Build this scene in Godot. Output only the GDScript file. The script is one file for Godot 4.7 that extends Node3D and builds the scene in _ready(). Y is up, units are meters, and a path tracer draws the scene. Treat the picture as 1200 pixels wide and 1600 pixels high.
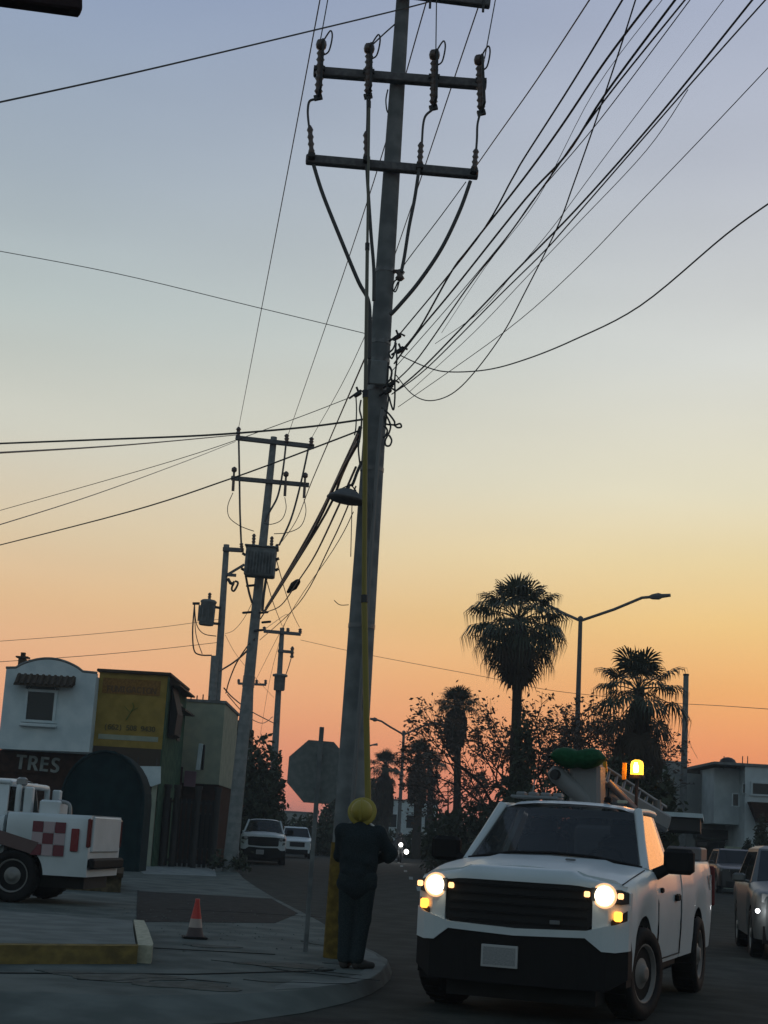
extends Node3D

const FLAT := 0xFFFFFFFF
var M := {}
var used := {}
var rng := RandomNumberGenerator.new()


# ---------------------------------------------------------------- naming and tagging
func numbered(called: String) -> String:
	var k: int = used.get(called, 0)
	used[called] = k + 1
	return called if k == 0 else "%s_%03d" % [called, k]


func tag(o: Node3D, label: String, category: String, group := "", kind := "") -> Node3D:
	if label: o.set_meta("label", label)
	if category: o.set_meta("category", category)
	if group: o.set_meta("group", group)
	if kind: o.set_meta("kind", kind)
	return o


func thing(called: String, label: String, category: String, at := Vector3.ZERO, turn := 0.0, group := "") -> Node3D:
	var o := Node3D.new()
	o.name = numbered(called)
	add_child(o)
	o.position = at
	o.rotation.y = turn
	tag(o, label, category, group)
	return o


func commit(st: SurfaceTool, m: Material) -> ArrayMesh:
	st.generate_normals()
	var mesh := st.commit()
	mesh.surface_set_material(0, m)
	return mesh


# a part whose shape is written in the thing's own coordinates
func part(called: String, st: SurfaceTool, m: Material, parent: Node3D, label := "") -> MeshInstance3D:
	return piece(called, commit(st, m), parent, Transform3D(), label)


# a part whose shape is written in the coordinates of the place
func wpart(called: String, st: SurfaceTool, m: Material, parent: Node3D, label := "") -> MeshInstance3D:
	return piece(called, commit(st, m), parent, parent.transform.affine_inverse(), label)


func piece(called: String, mesh: Mesh, parent: Node3D, xf := Transform3D(), label := "") -> MeshInstance3D:
	var o := MeshInstance3D.new()
	o.name = called
	o.mesh = mesh
	parent.add_child(o, true)
	o.transform = xf
	if label: o.set_meta("label", label)
	return o


# makes a part the sub-part of another
func nest(o: Node3D, parent: Node3D) -> void:
	var called := String(o.name).rstrip("0123456789")
	var xf: Transform3D = (o.get_parent() as Node3D).transform * o.transform
	o.get_parent().remove_child(o)
	o.name = called
	parent.add_child(o, true)
	o.transform = ((parent.get_parent() as Node3D).transform * parent.transform).affine_inverse() * xf


func single(called: String, st: SurfaceTool, m: Material, label := "", category := "", group := "", kind := "") -> MeshInstance3D:
	var o := MeshInstance3D.new()
	o.name = numbered(called)
	o.mesh = commit(st, m)
	add_child(o)
	tag(o, label, category, group, kind)
	return o


# ---------------------------------------------------------------- shapes
func mb() -> SurfaceTool:
	var st := SurfaceTool.new()
	st.begin(Mesh.PRIMITIVE_TRIANGLES)
	return st


func tri(st: SurfaceTool, a: Vector3, b: Vector3, c: Vector3) -> void:
	st.add_vertex(a)
	st.add_vertex(c)
	st.add_vertex(b)


func quad(st: SurfaceTool, a: Vector3, b: Vector3, c: Vector3, d: Vector3) -> void:
	tri(st, a, b, c)
	tri(st, a, c, d)


# a quad that faces away from ref
func quad_o(st: SurfaceTool, a: Vector3, b: Vector3, c: Vector3, d: Vector3, ref: Vector3) -> void:
	if (c - a).cross(d - b).dot((a + b + c + d) * 0.25 - ref) < 0.0:
		quad(st, a, d, c, b)
	else:
		quad(st, a, b, c, d)


func box(st: SurfaceTool, c: Vector3, s: Vector3, b := Basis.IDENTITY) -> void:
	st.set_smooth_group(FLAT)
	var h := s * 0.5
	var x := b.x * h.x
	var y := b.y * h.y
	var z := b.z * h.z
	for k in [[x, y, z], [y, z, x], [z, x, y]]:
		var u: Vector3 = k[0]
		var v: Vector3 = k[1]
		var w: Vector3 = k[2]
		quad(st, c + w - u - v, c + w + u - v, c + w + u + v, c + w - u + v)
		quad(st, c - w - u - v, c - w - u + v, c - w + u + v, c - w + u - v)


# a box with its edges taken off
func cbox(st: SurfaceTool, c: Vector3, s: Vector3, ch: float, b := Basis.IDENTITY) -> void:
	var h := s * 0.5
	var rings := []
	for k in [[-h.y, ch], [-h.y + ch, 0.0], [h.y - ch, 0.0], [h.y, ch]]:
		var i: float = k[1]
		var ring := []
		for p in [[h.x - i, h.z - i - ch], [h.x - i - ch, h.z - i], [-h.x + i + ch, h.z - i], [-h.x + i, h.z - i - ch], [-h.x + i, -h.z + i + ch], [-h.x + i + ch, -h.z + i], [h.x - i - ch, -h.z + i], [h.x - i, -h.z + i + ch]]:
			ring.append(c + b * Vector3(p[0], k[0], p[1]))
		rings.append(ring)
	loft(st, rings, true, true, FLAT)


# rings of equally many points, joined and turned outwards
func loft(st: SurfaceTool, rings: Array, cap_first := true, cap_last := true, sg := 0) -> void:
	var t := PackedVector3Array()
	var n: int = rings[0].size()
	for i in rings.size() - 1:
		for k in n:
			var a: Vector3 = rings[i][k]
			var b: Vector3 = rings[i][(k + 1) % n]
			var c: Vector3 = rings[i + 1][(k + 1) % n]
			var d: Vector3 = rings[i + 1][k]
			t.append_array([a, b, c, a, c, d])
	var sides := t.size()
	for end in [[cap_first, 0, false], [cap_last, rings.size() - 1, true]]:
		if not end[0]: continue
		var mid := Vector3.ZERO
		for p in rings[end[1]]: mid += p
		mid /= n
		for k in n:
			var a: Vector3 = rings[end[1]][k]
			var b: Vector3 = rings[end[1]][(k + 1) % n]
			if end[2]: t.append_array([mid, a, b])
			else: t.append_array([mid, b, a])
	var vol := 0.0
	var o: Vector3 = rings[0][0]
	for i in range(0, t.size(), 3): vol += (t[i] - o).dot((t[i + 1] - o).cross(t[i + 2] - o))
	for i in range(0, t.size(), 3):
		st.set_smooth_group(sg if i < sides else FLAT)
		if vol < 0.0: tri(st, t[i], t[i + 2], t[i + 1])
		else: tri(st, t[i], t[i + 1], t[i + 2])


func ring_at(c: Vector3, u: Vector3, v: Vector3, r: float, n: int) -> Array:
	var out := []
	for k in n:
		var a := TAU * k / n
		out.append(c + (u * cos(a) + v * sin(a)) * r)
	return out


# a tube along points; radii: one number or one for each point
func tube(st: SurfaceTool, pts: Array, radii, n := 6) -> void:
	var rings := []
	var u := Vector3.ZERO
	for i in pts.size():
		var d: Vector3 = (pts[mini(i + 1, pts.size() - 1)] - pts[maxi(i - 1, 0)]).normalized()
		if i == 0: u = d.cross(Vector3.UP if absf(d.y) < 0.9 else Vector3.RIGHT).normalized()
		u = (u - d * u.dot(d)).normalized()
		rings.append(ring_at(pts[i], u, d.cross(u), radii[i] if radii is Array else radii, n))
	loft(st, rings)


func curve(pts: Array, steps := 6) -> Array:
	if pts.size() < 3: return pts
	var out := []
	for i in pts.size() - 1:
		var p0: Vector3 = pts[maxi(i - 1, 0)]
		var p3: Vector3 = pts[mini(i + 2, pts.size() - 1)]
		for k in steps: out.append(pts[i].cubic_interpolate(pts[i + 1], p0, p3, float(k) / steps))
	out.append(pts[-1])
	return out


# profile of [radius, height] turned about the y axis of xf
func lathe(st: SurfaceTool, profile: Array, n: int, xf := Transform3D(), sg := 0) -> void:
	var rings := []
	for p in profile: rings.append(ring_at(xf * Vector3(0, p[1], 0), xf.basis.x, xf.basis.z, p[0], n))
	loft(st, rings, true, true, sg)


# an outline in x and y, thickened along z
func prism(st: SurfaceTool, outline: PackedVector2Array, z0: float, z1: float, xf := Transform3D()) -> void:
	st.set_smooth_group(FLAT)
	var poly := outline
	if Geometry2D.is_polygon_clockwise(poly):
		poly = poly.duplicate()
		poly.reverse()
	var flip := xf.basis.determinant() < 0.0
	var idx := Geometry2D.triangulate_polygon(poly)
	var hi := maxf(z0, z1)
	var lo := minf(z0, z1)
	for i in range(0, idx.size(), 3):
		var p := [poly[idx[i]], poly[idx[i + 1]], poly[idx[i + 2]]]
		if (p[1] - p[0]).cross(p[2] - p[0]) < 0.0: p.reverse()
		if flip: p.reverse()
		tri(st, xf * Vector3(p[0].x, p[0].y, hi), xf * Vector3(p[1].x, p[1].y, hi), xf * Vector3(p[2].x, p[2].y, hi))
		tri(st, xf * Vector3(p[0].x, p[0].y, lo), xf * Vector3(p[2].x, p[2].y, lo), xf * Vector3(p[1].x, p[1].y, lo))
	# is_polygon_clockwise works with y down: the order is settled from the signed area
	var area := 0.0
	for i in poly.size(): area += poly[i].cross(poly[(i + 1) % poly.size()])
	for i in poly.size():
		var a := poly[i]
		var b := poly[(i + 1) % poly.size()]
		var q := [xf * Vector3(a.x, a.y, lo), xf * Vector3(b.x, b.y, lo), xf * Vector3(b.x, b.y, hi), xf * Vector3(a.x, a.y, hi)]
		if (area < 0.0) != flip: q.reverse()
		quad(st, q[0], q[1], q[2], q[3])


# a level sheet with thickness: outline of world points, top at their height
func slab(st: SurfaceTool, pts: Array, top: float, bottom: float) -> void:
	var o := PackedVector2Array()
	for p in pts: o.append(Vector2(p.x, -p.z))
	prism(st, o, bottom, top, Transform3D(Basis(Vector3.RIGHT, Vector3(0, 0, -1), Vector3.UP), Vector3.ZERO))


func look_basis(dir: Vector3) -> Basis:   # y along dir
	var y := dir.normalized()
	var x := y.cross(Vector3.BACK if absf(y.z) < 0.9 else Vector3.RIGHT).normalized()
	return Basis(x, y, x.cross(y))


func bar(st: SurfaceTool, a: Vector3, b: Vector3, w: float, h: float, ch := 0.0) -> void:   # h is the upright side
	var d := (b - a).normalized()
	var side := d.cross(Vector3.UP if absf(d.y) < 0.95 else Vector3.BACK).normalized()
	var bs := Basis(side, d, side.cross(d))
	if ch > 0.0: cbox(st, (a + b) * 0.5, Vector3(w, a.distance_to(b), h), ch, bs)
	else: box(st, (a + b) * 0.5, Vector3(w, a.distance_to(b), h), bs)


# ---------------------------------------------------------------- materials
func mat(c: Color, rough := 0.8, metal := 0.0) -> StandardMaterial3D:   # c: real-world, linear
	var m := StandardMaterial3D.new()
	m.albedo_color = c.linear_to_srgb()
	m.roughness = rough
	m.metallic = metal
	return m


func noise_tex(freq: float, seed_: int, ramp: Array, size := 512, octaves := 5, kind := FastNoiseLite.TYPE_SIMPLEX_SMOOTH) -> NoiseTexture2D:
	var n := FastNoiseLite.new()
	n.seed = seed_
	n.frequency = freq
	n.noise_type = kind
	n.fractal_octaves = octaves
	var t := NoiseTexture2D.new()
	t.width = size
	t.height = size
	t.seamless = true
	t.noise = n
	if ramp:
		var g := Gradient.new()
		var off := PackedFloat32Array()
		var col := PackedColorArray()
		for k in ramp:
			off.append(k[0])
			col.append((k[1] as Color).linear_to_srgb())
		g.offsets = off
		g.colors = col
		t.color_ramp = g
	return t


func rough_mat(a: Color, b: Color, freq: float, seed_: int, metres: float, rough := 0.9, bump := 0.0) -> StandardMaterial3D:
	var m := StandardMaterial3D.new()
	m.albedo_texture = noise_tex(freq, seed_, [[0.25, a], [0.75, b]])
	m.uv1_triplanar = true
	m.uv1_world_triplanar = true
	m.uv1_scale = Vector3.ONE / metres
	m.roughness = rough
	m.metallic_specular = 0.15
	if bump > 0.0:
		m.heightmap_enabled = true
		m.heightmap_texture = noise_tex(freq * 6.0, seed_ + 7, [])
		m.heightmap_scale = bump
	return m


func grey(v: float) -> Color:
	return Color(v, v, v)


func glow(c: Color, energy: float) -> StandardMaterial3D:
	var m := mat(c * 0.5, 0.3)
	m.emission_enabled = true
	m.emission = c.linear_to_srgb()
	m.emission_energy_multiplier = energy
	return m


func glass(c: Color, alpha: float) -> StandardMaterial3D:
	var m := mat(c, 0.04)
	m.albedo_color.a = alpha
	m.transparency = BaseMaterial3D.TRANSPARENCY_ALPHA
	return m


func make_materials() -> void:
	M.asphalt = rough_mat(Color(0.027, 0.032, 0.03), Color(0.047, 0.053, 0.049), 0.012, 3, 5.0, 0.85, 0.5)
	M.asphalt_patch = rough_mat(Color(0.018, 0.021, 0.022), Color(0.034, 0.037, 0.037), 0.02, 5, 3.0, 0.8, 0.4)
	M.concrete = rough_mat(Color(0.082, 0.1, 0.095), Color(0.135, 0.158, 0.148), 0.008, 11, 4.0, 0.85, 0.35)
	M.stained = rough_mat(Color(0.055, 0.066, 0.062), Color(0.09, 0.105, 0.098), 0.02, 12, 2.0, 0.7, 0.3)
	M.deck = rough_mat(Color(0.12, 0.142, 0.138), Color(0.17, 0.195, 0.188), 0.01, 14, 3.0, 0.85, 0.3)
	M.concrete_pale = rough_mat(Color(0.19, 0.22, 0.22), Color(0.3, 0.33, 0.32), 0.012, 13, 3.0, 0.85, 0.3)
	M.pole = rough_mat(Color(0.14, 0.155, 0.16), Color(0.21, 0.228, 0.23), 0.012, 17, 2.0, 0.85, 0.2)
	M.pole_light = rough_mat(Color(0.17, 0.188, 0.19), Color(0.25, 0.268, 0.265), 0.012, 18, 2.0, 0.85, 0.2)
	M.arm = rough_mat(Color(0.11, 0.115, 0.12), Color(0.16, 0.165, 0.168), 0.02, 19, 1.0, 0.7)
	M.galv = mat(Color(0.16, 0.17, 0.175), 0.5, 0.6)
	M.rubber = mat(Color(0.012, 0.012, 0.013), 0.7)
	M.rubber.metallic_specular = 0.25
	M.wire = mat(Color(0.055, 0.06, 0.062), 0.6)
	M.porcelain = mat(Color(0.085, 0.06, 0.052), 0.35)
	M.yellow_paint = rough_mat(Color(0.1, 0.07, 0.02), Color(0.19, 0.13, 0.03), 0.02, 23, 1.2, 0.8, 0.2)
	M.kerb_yellow = rough_mat(Color(0.13, 0.1, 0.045), Color(0.25, 0.185, 0.065), 0.015, 29, 1.5, 0.85, 0.3)
	M.kerb_cream = rough_mat(Color(0.34, 0.34, 0.26), Color(0.5, 0.49, 0.38), 0.02, 31, 1.2, 0.85, 0.2)
	M.dark = mat(Color(0.008, 0.009, 0.01), 0.8)
	M.dark_metal = mat(Color(0.03, 0.032, 0.034), 0.55, 0.3)


# ---------------------------------------------------------------- sky
func sky_colour(e: float, off: float) -> Color:   # e: degrees above the horizon, off: degrees away from the afterglow
	var glow_ := [[0.0, Color8(222, 118, 88)], [2.4, Color8(228, 134, 92)], [3.9, Color8(232, 151, 99)], [5.8, Color8(232, 169, 105)], [8.2, Color8(228, 190, 126)], [10.5, Color8(224, 203, 155)], [13.0, Color8(216, 209, 183)], [17.9, Color8(202, 204, 199)], [25.0, Color8(173, 178, 189)], [32.0, Color8(155, 164, 186)], [45.0, Color8(113, 128, 149)], [65.0, Color8(87, 102, 123)], [90.0, Color8(77, 93, 114)]]
	var west := [[0.0, Color8(212, 124, 109)], [1.7, Color8(222, 139, 115)], [4.1, Color8(224, 161, 122)], [7.8, Color8(218, 181, 139)], [10.2, Color8(210, 191, 160)], [13.8, Color8(197, 196, 183)], [18.6, Color8(172, 182, 181)], [23.4, Color8(153, 165, 176)], [30.0, Color8(134, 149, 175)], [45.0, Color8(106, 122, 144)], [65.0, Color8(86, 101, 123)], [90.0, Color8(77, 93, 114)]]
	var east := [[0.0, Color8(98, 114, 117)], [5.0, Color8(110, 124, 127)], [10.0, Color8(130, 140, 142)], [16.0, Color8(138, 150, 154)], [30.0, Color8(124, 142, 152)], [45.0, Color8(103, 122, 138)], [65.0, Color8(85, 102, 122)], [90.0, Color8(76, 93, 115)]]
	if off < 34.0: return ramp_at(glow_, e).lerp(ramp_at(west, e), smoothstep(0.0, 34.0, off))
	return ramp_at(west, e).lerp(ramp_at(east, e), smoothstep(34.0, 95.0, off))


func ramp_at(r: Array, e: float) -> Color:
	for i in r.size() - 1:
		if e <= r[i + 1][0]:
			var t: float = clampf((e - r[i][0]) / (r[i + 1][0] - r[i][0]), 0.0, 1.0)
			return (r[i][1] as Color).srgb_to_linear().lerp((r[i + 1][1] as Color).srgb_to_linear(), t)
	return (r[-1][1] as Color).srgb_to_linear()


func make_sky() -> ImageTexture:
	var w := 512
	var h := 512
	var im := Image.create_empty(w, h, false, Image.FORMAT_RGBAF)
	var n := FastNoiseLite.new()
	n.seed = 4
	n.frequency = 1.4
	for j in h:
		var e := 90.0 - 180.0 * (j + 0.5) / h
		for i in w:
			var a := 360.0 * (i + 0.5) / w
			var off := absf(wrapf(a - 18.0, -180.0, 180.0))
			var c := sky_colour(maxf(e, 0.0), off)
			# thin, hardly visible veils of high cirrus
			var d := Vector3(sin(deg_to_rad(a)), sin(deg_to_rad(e)) * 6.0, -cos(deg_to_rad(a)))
			c *= 1.0 + 0.05 * n.get_noise_3dv(d * 1.6) + 0.03 * n.get_noise_3dv(d * Vector3(4.0, 2.2, 4.0))
			c.a = 1.0
			im.set_pixel(i, j, c)
	return ImageTexture.create_from_image(im)


func make_view() -> void:
	var cam := Camera3D.new()
	cam.name = "camera"
	add_child(cam)
	cam.position = Vector3(0, 1.5, 0)
	cam.rotation_degrees = Vector3(11.9, 0, 3.3)
	cam.fov = 36.87
	cam.near = 0.1
	cam.far = 3000.0
	cam.current = true
	var env := Environment.new()
	env.background_mode = Environment.BG_SKY
	env.sky = Sky.new()
	var pano := PanoramaSkyMaterial.new()
	pano.panorama = make_sky()
	env.sky.sky_material = pano
	env.tonemap_mode = Environment.TONE_MAPPER_LINEAR
	env.tonemap_exposure = 1.16
	env.fog_enabled = true
	env.fog_density = 0.0008
	env.fog_light_color = Color(0.8, 0.84, 0.86)
	env.sdfgi_enabled = true
	env.ssao_enabled = true
	env.ssil_enabled = true
	var we := WorldEnvironment.new()
	we.name = "environment"
	we.environment = env
	add_child(we)
	# the sun has just set beyond the right end of the street: only its last, wide afterglow is left
	var sun := DirectionalLight3D.new()
	sun.name = "sun"
	add_child(sun)
	sun.rotation_degrees = Vector3(-3.0, 180.0 - 24.0, 0)
	sun.light_color = Color(1.0, 0.66, 0.42)
	sun.light_energy = 0.02
	sun.light_angular_distance = 12.0
	sun.shadow_enabled = true


func _ready() -> void:
	rng.seed = 11
	make_view()
	make_materials()
	car_materials()
	make_ground()
	make_poles()
	make_wires()
	make_plants()
	make_town()
	make_street()
	make_vehicles()
	make_lineman()


# ---------------------------------------------------------------- the setting
func make_ground() -> void:
	var st := mb()
	slab(st, [Vector3(-900, 0, 60), Vector3(900, 0, 60), Vector3(900, 0, -1800), Vector3(-900, 0, -1800)], 0.0, -0.5)
	single("road", st, M.asphalt, "dark asphalt road running away between the kerbs", "", "", "structure")
	# the pavement on the left, with its rounded corner under the nearest pole
	st = mb()
	slab(st, [Vector3(0.33, 0.13, -18.193), Vector3(0.19, 0.13, -19.265), Vector3(-0.009, 0.13, -20.439), Vector3(-0.339, 0.13, -22.664), Vector3(-0.635, 0.13, -25.005), Vector3(-1.054, 0.13, -27.829), Vector3(-1.765, 0.13, -32.375), Vector3(-2.559, 0.13, -38.116), Vector3(-3.353, 0.13, -44.339), Vector3(-4.012, 0.13, -50.427), Vector3(-4.6, 0, -54), Vector3(-5.6, 0, -58), Vector3(-6.2, 0, -90), Vector3(-11, 0, -320), Vector3(-80, 0, -320), Vector3(-80, 0, -11.5), Vector3(-5.909, 0.13, -12.815), Vector3(-2.825, 0.13, -12.752), Vector3(-1.831, 0.13, -12.913), Vector3(-0.954, 0.13, -13.565), Vector3(-0.438, 0.13, -14.253), Vector3(-0.075, 0.13, -15.015), Vector3(0.138, 0.13, -15.675), Vector3(0.24, 0.13, -16.461), Vector3(0.311, 0.13, -17.303)], 0.13, -0.2)
	single("pavement", st, M.concrete, "worn grey concrete pavement with a rounded corner by the pole", "", "", "structure")
	# its near edge runs out in a low ramp of the same concrete
	st = mb()
	var edge := [Vector3(-5.909, 0.13, -12.815), Vector3(-2.825, 0.13, -12.752), Vector3(-1.831, 0.13, -12.913), Vector3(-0.954, 0.13, -13.565), Vector3(-0.438, 0.13, -14.253), Vector3(-0.075, 0.13, -15.015), Vector3(0.138, 0.13, -15.675), Vector3(0.24, 0.13, -16.461), Vector3(0.311, 0.13, -17.303), Vector3(0.33, 0.13, -18.193)]
	for k in edge.size() - 1:
		var w0: float = [1.1, 1.1, 1.1, 0.95, 0.7, 0.45, 0.25, 0.14, 0.08][k]
		var w1: float = [1.1, 1.1, 0.95, 0.7, 0.45, 0.25, 0.14, 0.08, 0.03][k]
		var a: Vector3 = edge[k]
		var b: Vector3 = edge[k + 1]
		quad_o(st, a, b, Vector3(b.x + maxf(0.0, 0.25 - w1) * 0.3, 0.006, b.z + w1), Vector3(a.x + maxf(0.0, 0.25 - w0) * 0.3, 0.006, a.z + w0), a - Vector3(0, 5, 0))
	single("pavement_ramp", st, M.concrete, "low concrete ramp from the pavement down to the road", "", "", "structure")
	st = mb()
	slab(st, [Vector3(-4.552, 0.134, -32.162), Vector3(-1.832, 0.134, -32.177), Vector3(-1.066, 0.134, -27.056), Vector3(-1.279, 0.134, -23.908), Vector3(-3.123, 0.134, -22.33)], 0.134, 0.10)
	single("asphalt_patch_pavement", st, M.asphalt_patch, "dark asphalt patch in the pavement behind the traffic cone", "", "", "structure")
	# paler, newer concrete along the corner
	st = mb()
	slab(st, [Vector3(0.298, 0.134, -17.412), Vector3(0.233, 0.134, -16.485), Vector3(0.132, 0.134, -15.694), Vector3(-0.075, 0.134, -15.035), Vector3(-0.441, 0.134, -14.326), Vector3(-0.711, 0.134, -14.05), Vector3(-0.728, 0.134, -14.332), Vector3(-0.596, 0.134, -14.97), Vector3(-0.229, 0.134, -15.199), Vector3(-0.014, 0.134, -15.882), Vector3(0.095, 0.134, -16.86), Vector3(0.067, 0.134, -17.859), Vector3(-0.066, 0.134, -19.324), Vector3(0.042, 0.134, -19.735), Vector3(0.195, 0.134, -18.806)], 0.134, 0.10)
	single("kerb_corner_path", st, M.deck, "pale concrete kerb strip curving round the pavement corner", "", "", "structure")
	st = mb()
	slab(st, [Vector3(-7.436, 0.134, -50.594), Vector3(-5.028, 0.134, -53.313), Vector3(-4.128, 0.134, -44.537), Vector3(-5.974, 0.134, -43.146)], 0.134, 0.10)
	single("concrete_ramp_path", st, M.concrete_pale, "pale concrete ramp strip in front of the shop gates", "", "", "structure")
	# joints cast into the concrete
	for j in [[Vector3(-2.291, 0.136, -17.836), Vector3(-0.934, 0.136, -17.922)], [Vector3(-3.139, 0.136, -14.097), Vector3(-1.548, 0.136, -15.005)], [Vector3(-1.548, 0.136, -15.005), Vector3(-0.252, 0.136, -16.289)], [Vector3(-3.098, 0.136, -22.156), Vector3(-4.578, 0.136, -32.431)]]:
		st = mb()
		bar(st, j[0], j[1], 0.035, 0.006)
		single("pavement_joint", st, M.asphalt_patch, "", "", "", "structure")
	# repaired strip in the road in front
	st = mb()
	slab(st, [Vector3(0.456, 0.004, -13.353), Vector3(-2.555, 0.004, -12.982), Vector3(-2.97, 0.004, -12.184), Vector3(-2.517, 0.004, -10.427), Vector3(0.39, 0.004, -11.013)], 0.004, -0.1)
	single("asphalt_repair_road", st, M.asphalt_patch, "darker asphalt repair across the near road", "", "", "structure")
	st = mb()
	slab(st, [Vector3(-2.386, 0.008, -12.53), Vector3(-1.998, 0.008, -12.594), Vector3(-1.774, 0.008, -11.197), Vector3(-2.14, 0.008, -11.205)], 0.008, -0.1)
	single("road_marking", st, M.concrete, "worn pale paint mark at the bottom left of the road", "", "", "structure")
	# painted lane lines far down the road
	for k in 7:
		st = mb()
		var z := -46.0 - k * 12.0
		slab(st, [Vector3(1.6 + k * 0.1, 0, z), Vector3(1.75 + k * 0.1, 0, z), Vector3(1.85 + k * 0.1, 0, z - 4.0), Vector3(1.7 + k * 0.1, 0, z - 4.0)], 0.004, -0.1)
		single("lane_marking_road", st, M.concrete_pale, "", "", "lane dashes painted along the road", "structure")
	# cracks and stains
	var r := RandomNumberGenerator.new()
	r.seed = 5
	for c in [[Vector3(-1.532, 0.136, -16.676), 0.3, 2.2], [Vector3(-2.431, 0.136, -13.927), 0.1, 1.6], [Vector3(-0.745, 0.136, -20.327), 1.1, 1.8], [Vector3(-3.189, 0.136, -26.036), -0.4, 2.6], [Vector3(-1.05, 0.136, -14.793), 0.8, 1.2], [Vector3(-0.357, 0.136, -16.527), 2.2, 0.9]]:
		st = mb()
		var p: Vector3 = c[0]
		var d: float = c[1]
		for k in 9:
			d += r.randfn() * 0.35
			var q: Vector3 = p + Vector3(cos(d), 0, sin(d)) * c[2] / 9.0
			bar(st, p, q, r.randf_range(0.006, 0.02), 0.005)
			p = q
		single("pavement_crack", st, M.asphalt_patch, "", "", "", "structure")
	for c in [[Vector3(-0.724, 0.137, -16.579), 0.3], [Vector3(-1.72, 0.137, -18.591), 0.22], [Vector3(-2.171, 0.137, -14.392), 0.4], [Vector3(-0.134, 0.137, -17.24), 0.16], [Vector3(-1.43, 0.137, -13.938), 0.3]]:
		var blot := []
		for k in 18:
			var a := TAU * k / 18.0
			blot.append(c[0] + Vector3(cos(a) * 1.5, 0, sin(a)) * c[1] * (1.0 + 0.25 * sin(a * 3.0 + c[1] * 40.0) + r.randf_range(-0.12, 0.12)))
		st = mb()
		slab(st, blot, 0.1365, 0.1)
		single("pavement_stain", st, M.stained, "", "", "", "structure")
	st = mb()
	for k in 420:
		var at: Vector3 = Vector3(-2.349, 0.138, -22.25) + Vector3(r.randfn() * 2.0, 0, r.randfn() * 2.4)
		if at.z > -15.6 or at.x > -0.4: continue
		box(st, at, Vector3(1, 0.6, 1) * r.randf_range(0.006, 0.018), Basis(Vector3.UP, r.randf() * 3.0))
	single("gravel", st, M.deck, "loose grit scattered over the pavement", "", "", "stuff")
	# raised slab with the painted kerb
	var o: Node3D = thing("kerbed_island", "raised concrete island with yellow painted kerb beside the traffic cone", "traffic island", Vector3(-2.09, 0.13, -16.35))
	st = mb()
	slab(st, [Vector3(-2.244, 0.3, -16.046), Vector3(-2.842, 0.3, -19.802), Vector3(-9.22, 0.3, -21.496), Vector3(-5.972, 0.3, -13.336)], 0.30, 0.10)
	wpart("deck", st, M.deck, o)
	st = mb()
	slab(st, [Vector3(-2.057, 0.305, -15.897), Vector3(-2.087, 0.305, -16.195), Vector3(-2.422, 0.305, -18.259), Vector3(-2.699, 0.305, -19.859), Vector3(-2.829, 0.305, -19.869), Vector3(-2.2, 0.305, -15.916)], 0.305, 0.10)
	wpart("end_kerb", st, M.kerb_cream, o, "cream painted end of the kerb")
	st = mb()
	slab(st, [Vector3(-2.209, 0.303, -15.984), Vector3(-5.983, 0.303, -13.36), Vector3(-5.879, 0.303, -13.135), Vector3(-2.18, 0.303, -15.78)], 0.303, 0.10)
	wpart("front_kerb", st, M.kerb_yellow, o, "yellow painted front of the kerb")
	# weeds at its foot
	st = mb()
	for k in 260:
		var at: Vector3 = Vector3(-2.603, 0.13, -15.979) + Vector3(rng.randfn() * 0.13, 0, rng.randfn() * 0.05)
		var d := Vector3(rng.randfn() * 0.6, 1.0, rng.randfn() * 0.6).normalized() * rng.randf_range(0.03, 0.11)
		var s := d.cross(Vector3.BACK).normalized() * 0.008
		tri(st, at - s, at + s, at + d)
	single("weeds", st, mat(Color(0.03, 0.035, 0.02), 0.9), "dry weeds and litter caught at the foot of the yellow kerb", "", "", "stuff")
	o = thing("low_wall", "low tan painted block wall under the checkered patrol pickup", "low wall", Vector3(-5.001, 0.13, -29.853))
	st = mb()
	slab(st, [Vector3(-4.719, 0.372, -31), Vector3(-5.331, 0.268, -35), Vector3(-7.174, 0.247, -35), Vector3(-6.35, 0.354, -31)], 0.42, 0.13)
	wpart("plinth", st, rough_mat(Color(0.08, 0.065, 0.04), Color(0.14, 0.11, 0.065), 0.02, 38, 1.5), o)
	st = mb()
	slab(st, [Vector3(-4.678, 0.377, -30.9), Vector3(-5.318, 0.266, -35.1), Vector3(-7.222, 0.242, -35.1), Vector3(-6.354, 0.356, -30.9)], 0.5, 0.42)
	wpart("coping", st, rough_mat(Color(0.04, 0.03, 0.02), Color(0.07, 0.05, 0.03), 0.02, 37, 1.5), o)


# ---------------------------------------------------------------- poles
func shaft(o: Node3D, base: Vector3, top: Vector3, r0: float, r1: float, m: Material, n := 10) -> void:
	var st := mb()
	tube(st, [base - Vector3(0, 0.3, 0), base.lerp(top, 0.33), base.lerp(top, 0.66), top], [r0, lerpf(r0, r1, 0.33), lerpf(r0, r1, 0.66), r1], n)
	wpart("shaft", st, m, o)


func arm(o: Node3D, a: Vector3, b: Vector3, w := 0.1, called := "crossarm") -> MeshInstance3D:
	var st := mb()
	bar(st, a, b, w, w, w * 0.1)
	return wpart(called, st, M.arm, o)


# a stack of porcelain discs along a to b
func sheds(st: SurfaceTool, a: Vector3, b: Vector3, r: float, n: int) -> void:
	var prof := []
	var l := a.distance_to(b)
	for k in n:
		var y := l * k / n
		prof.append_array([[r * 0.68, y], [r, y + l / n * 0.35], [r * 0.68, y + l / n * 0.7]])
	prof.append([r * 0.35, l])
	lathe(st, prof, 8, Transform3D(look_basis(b - a), a))


func insulator(o: Node3D, a: Vector3, b: Vector3, r := 0.06) -> void:
	var st := mb()
	sheds(st, a, b, r, 3)
	wpart("insulator", st, M.porcelain, o)


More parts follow.
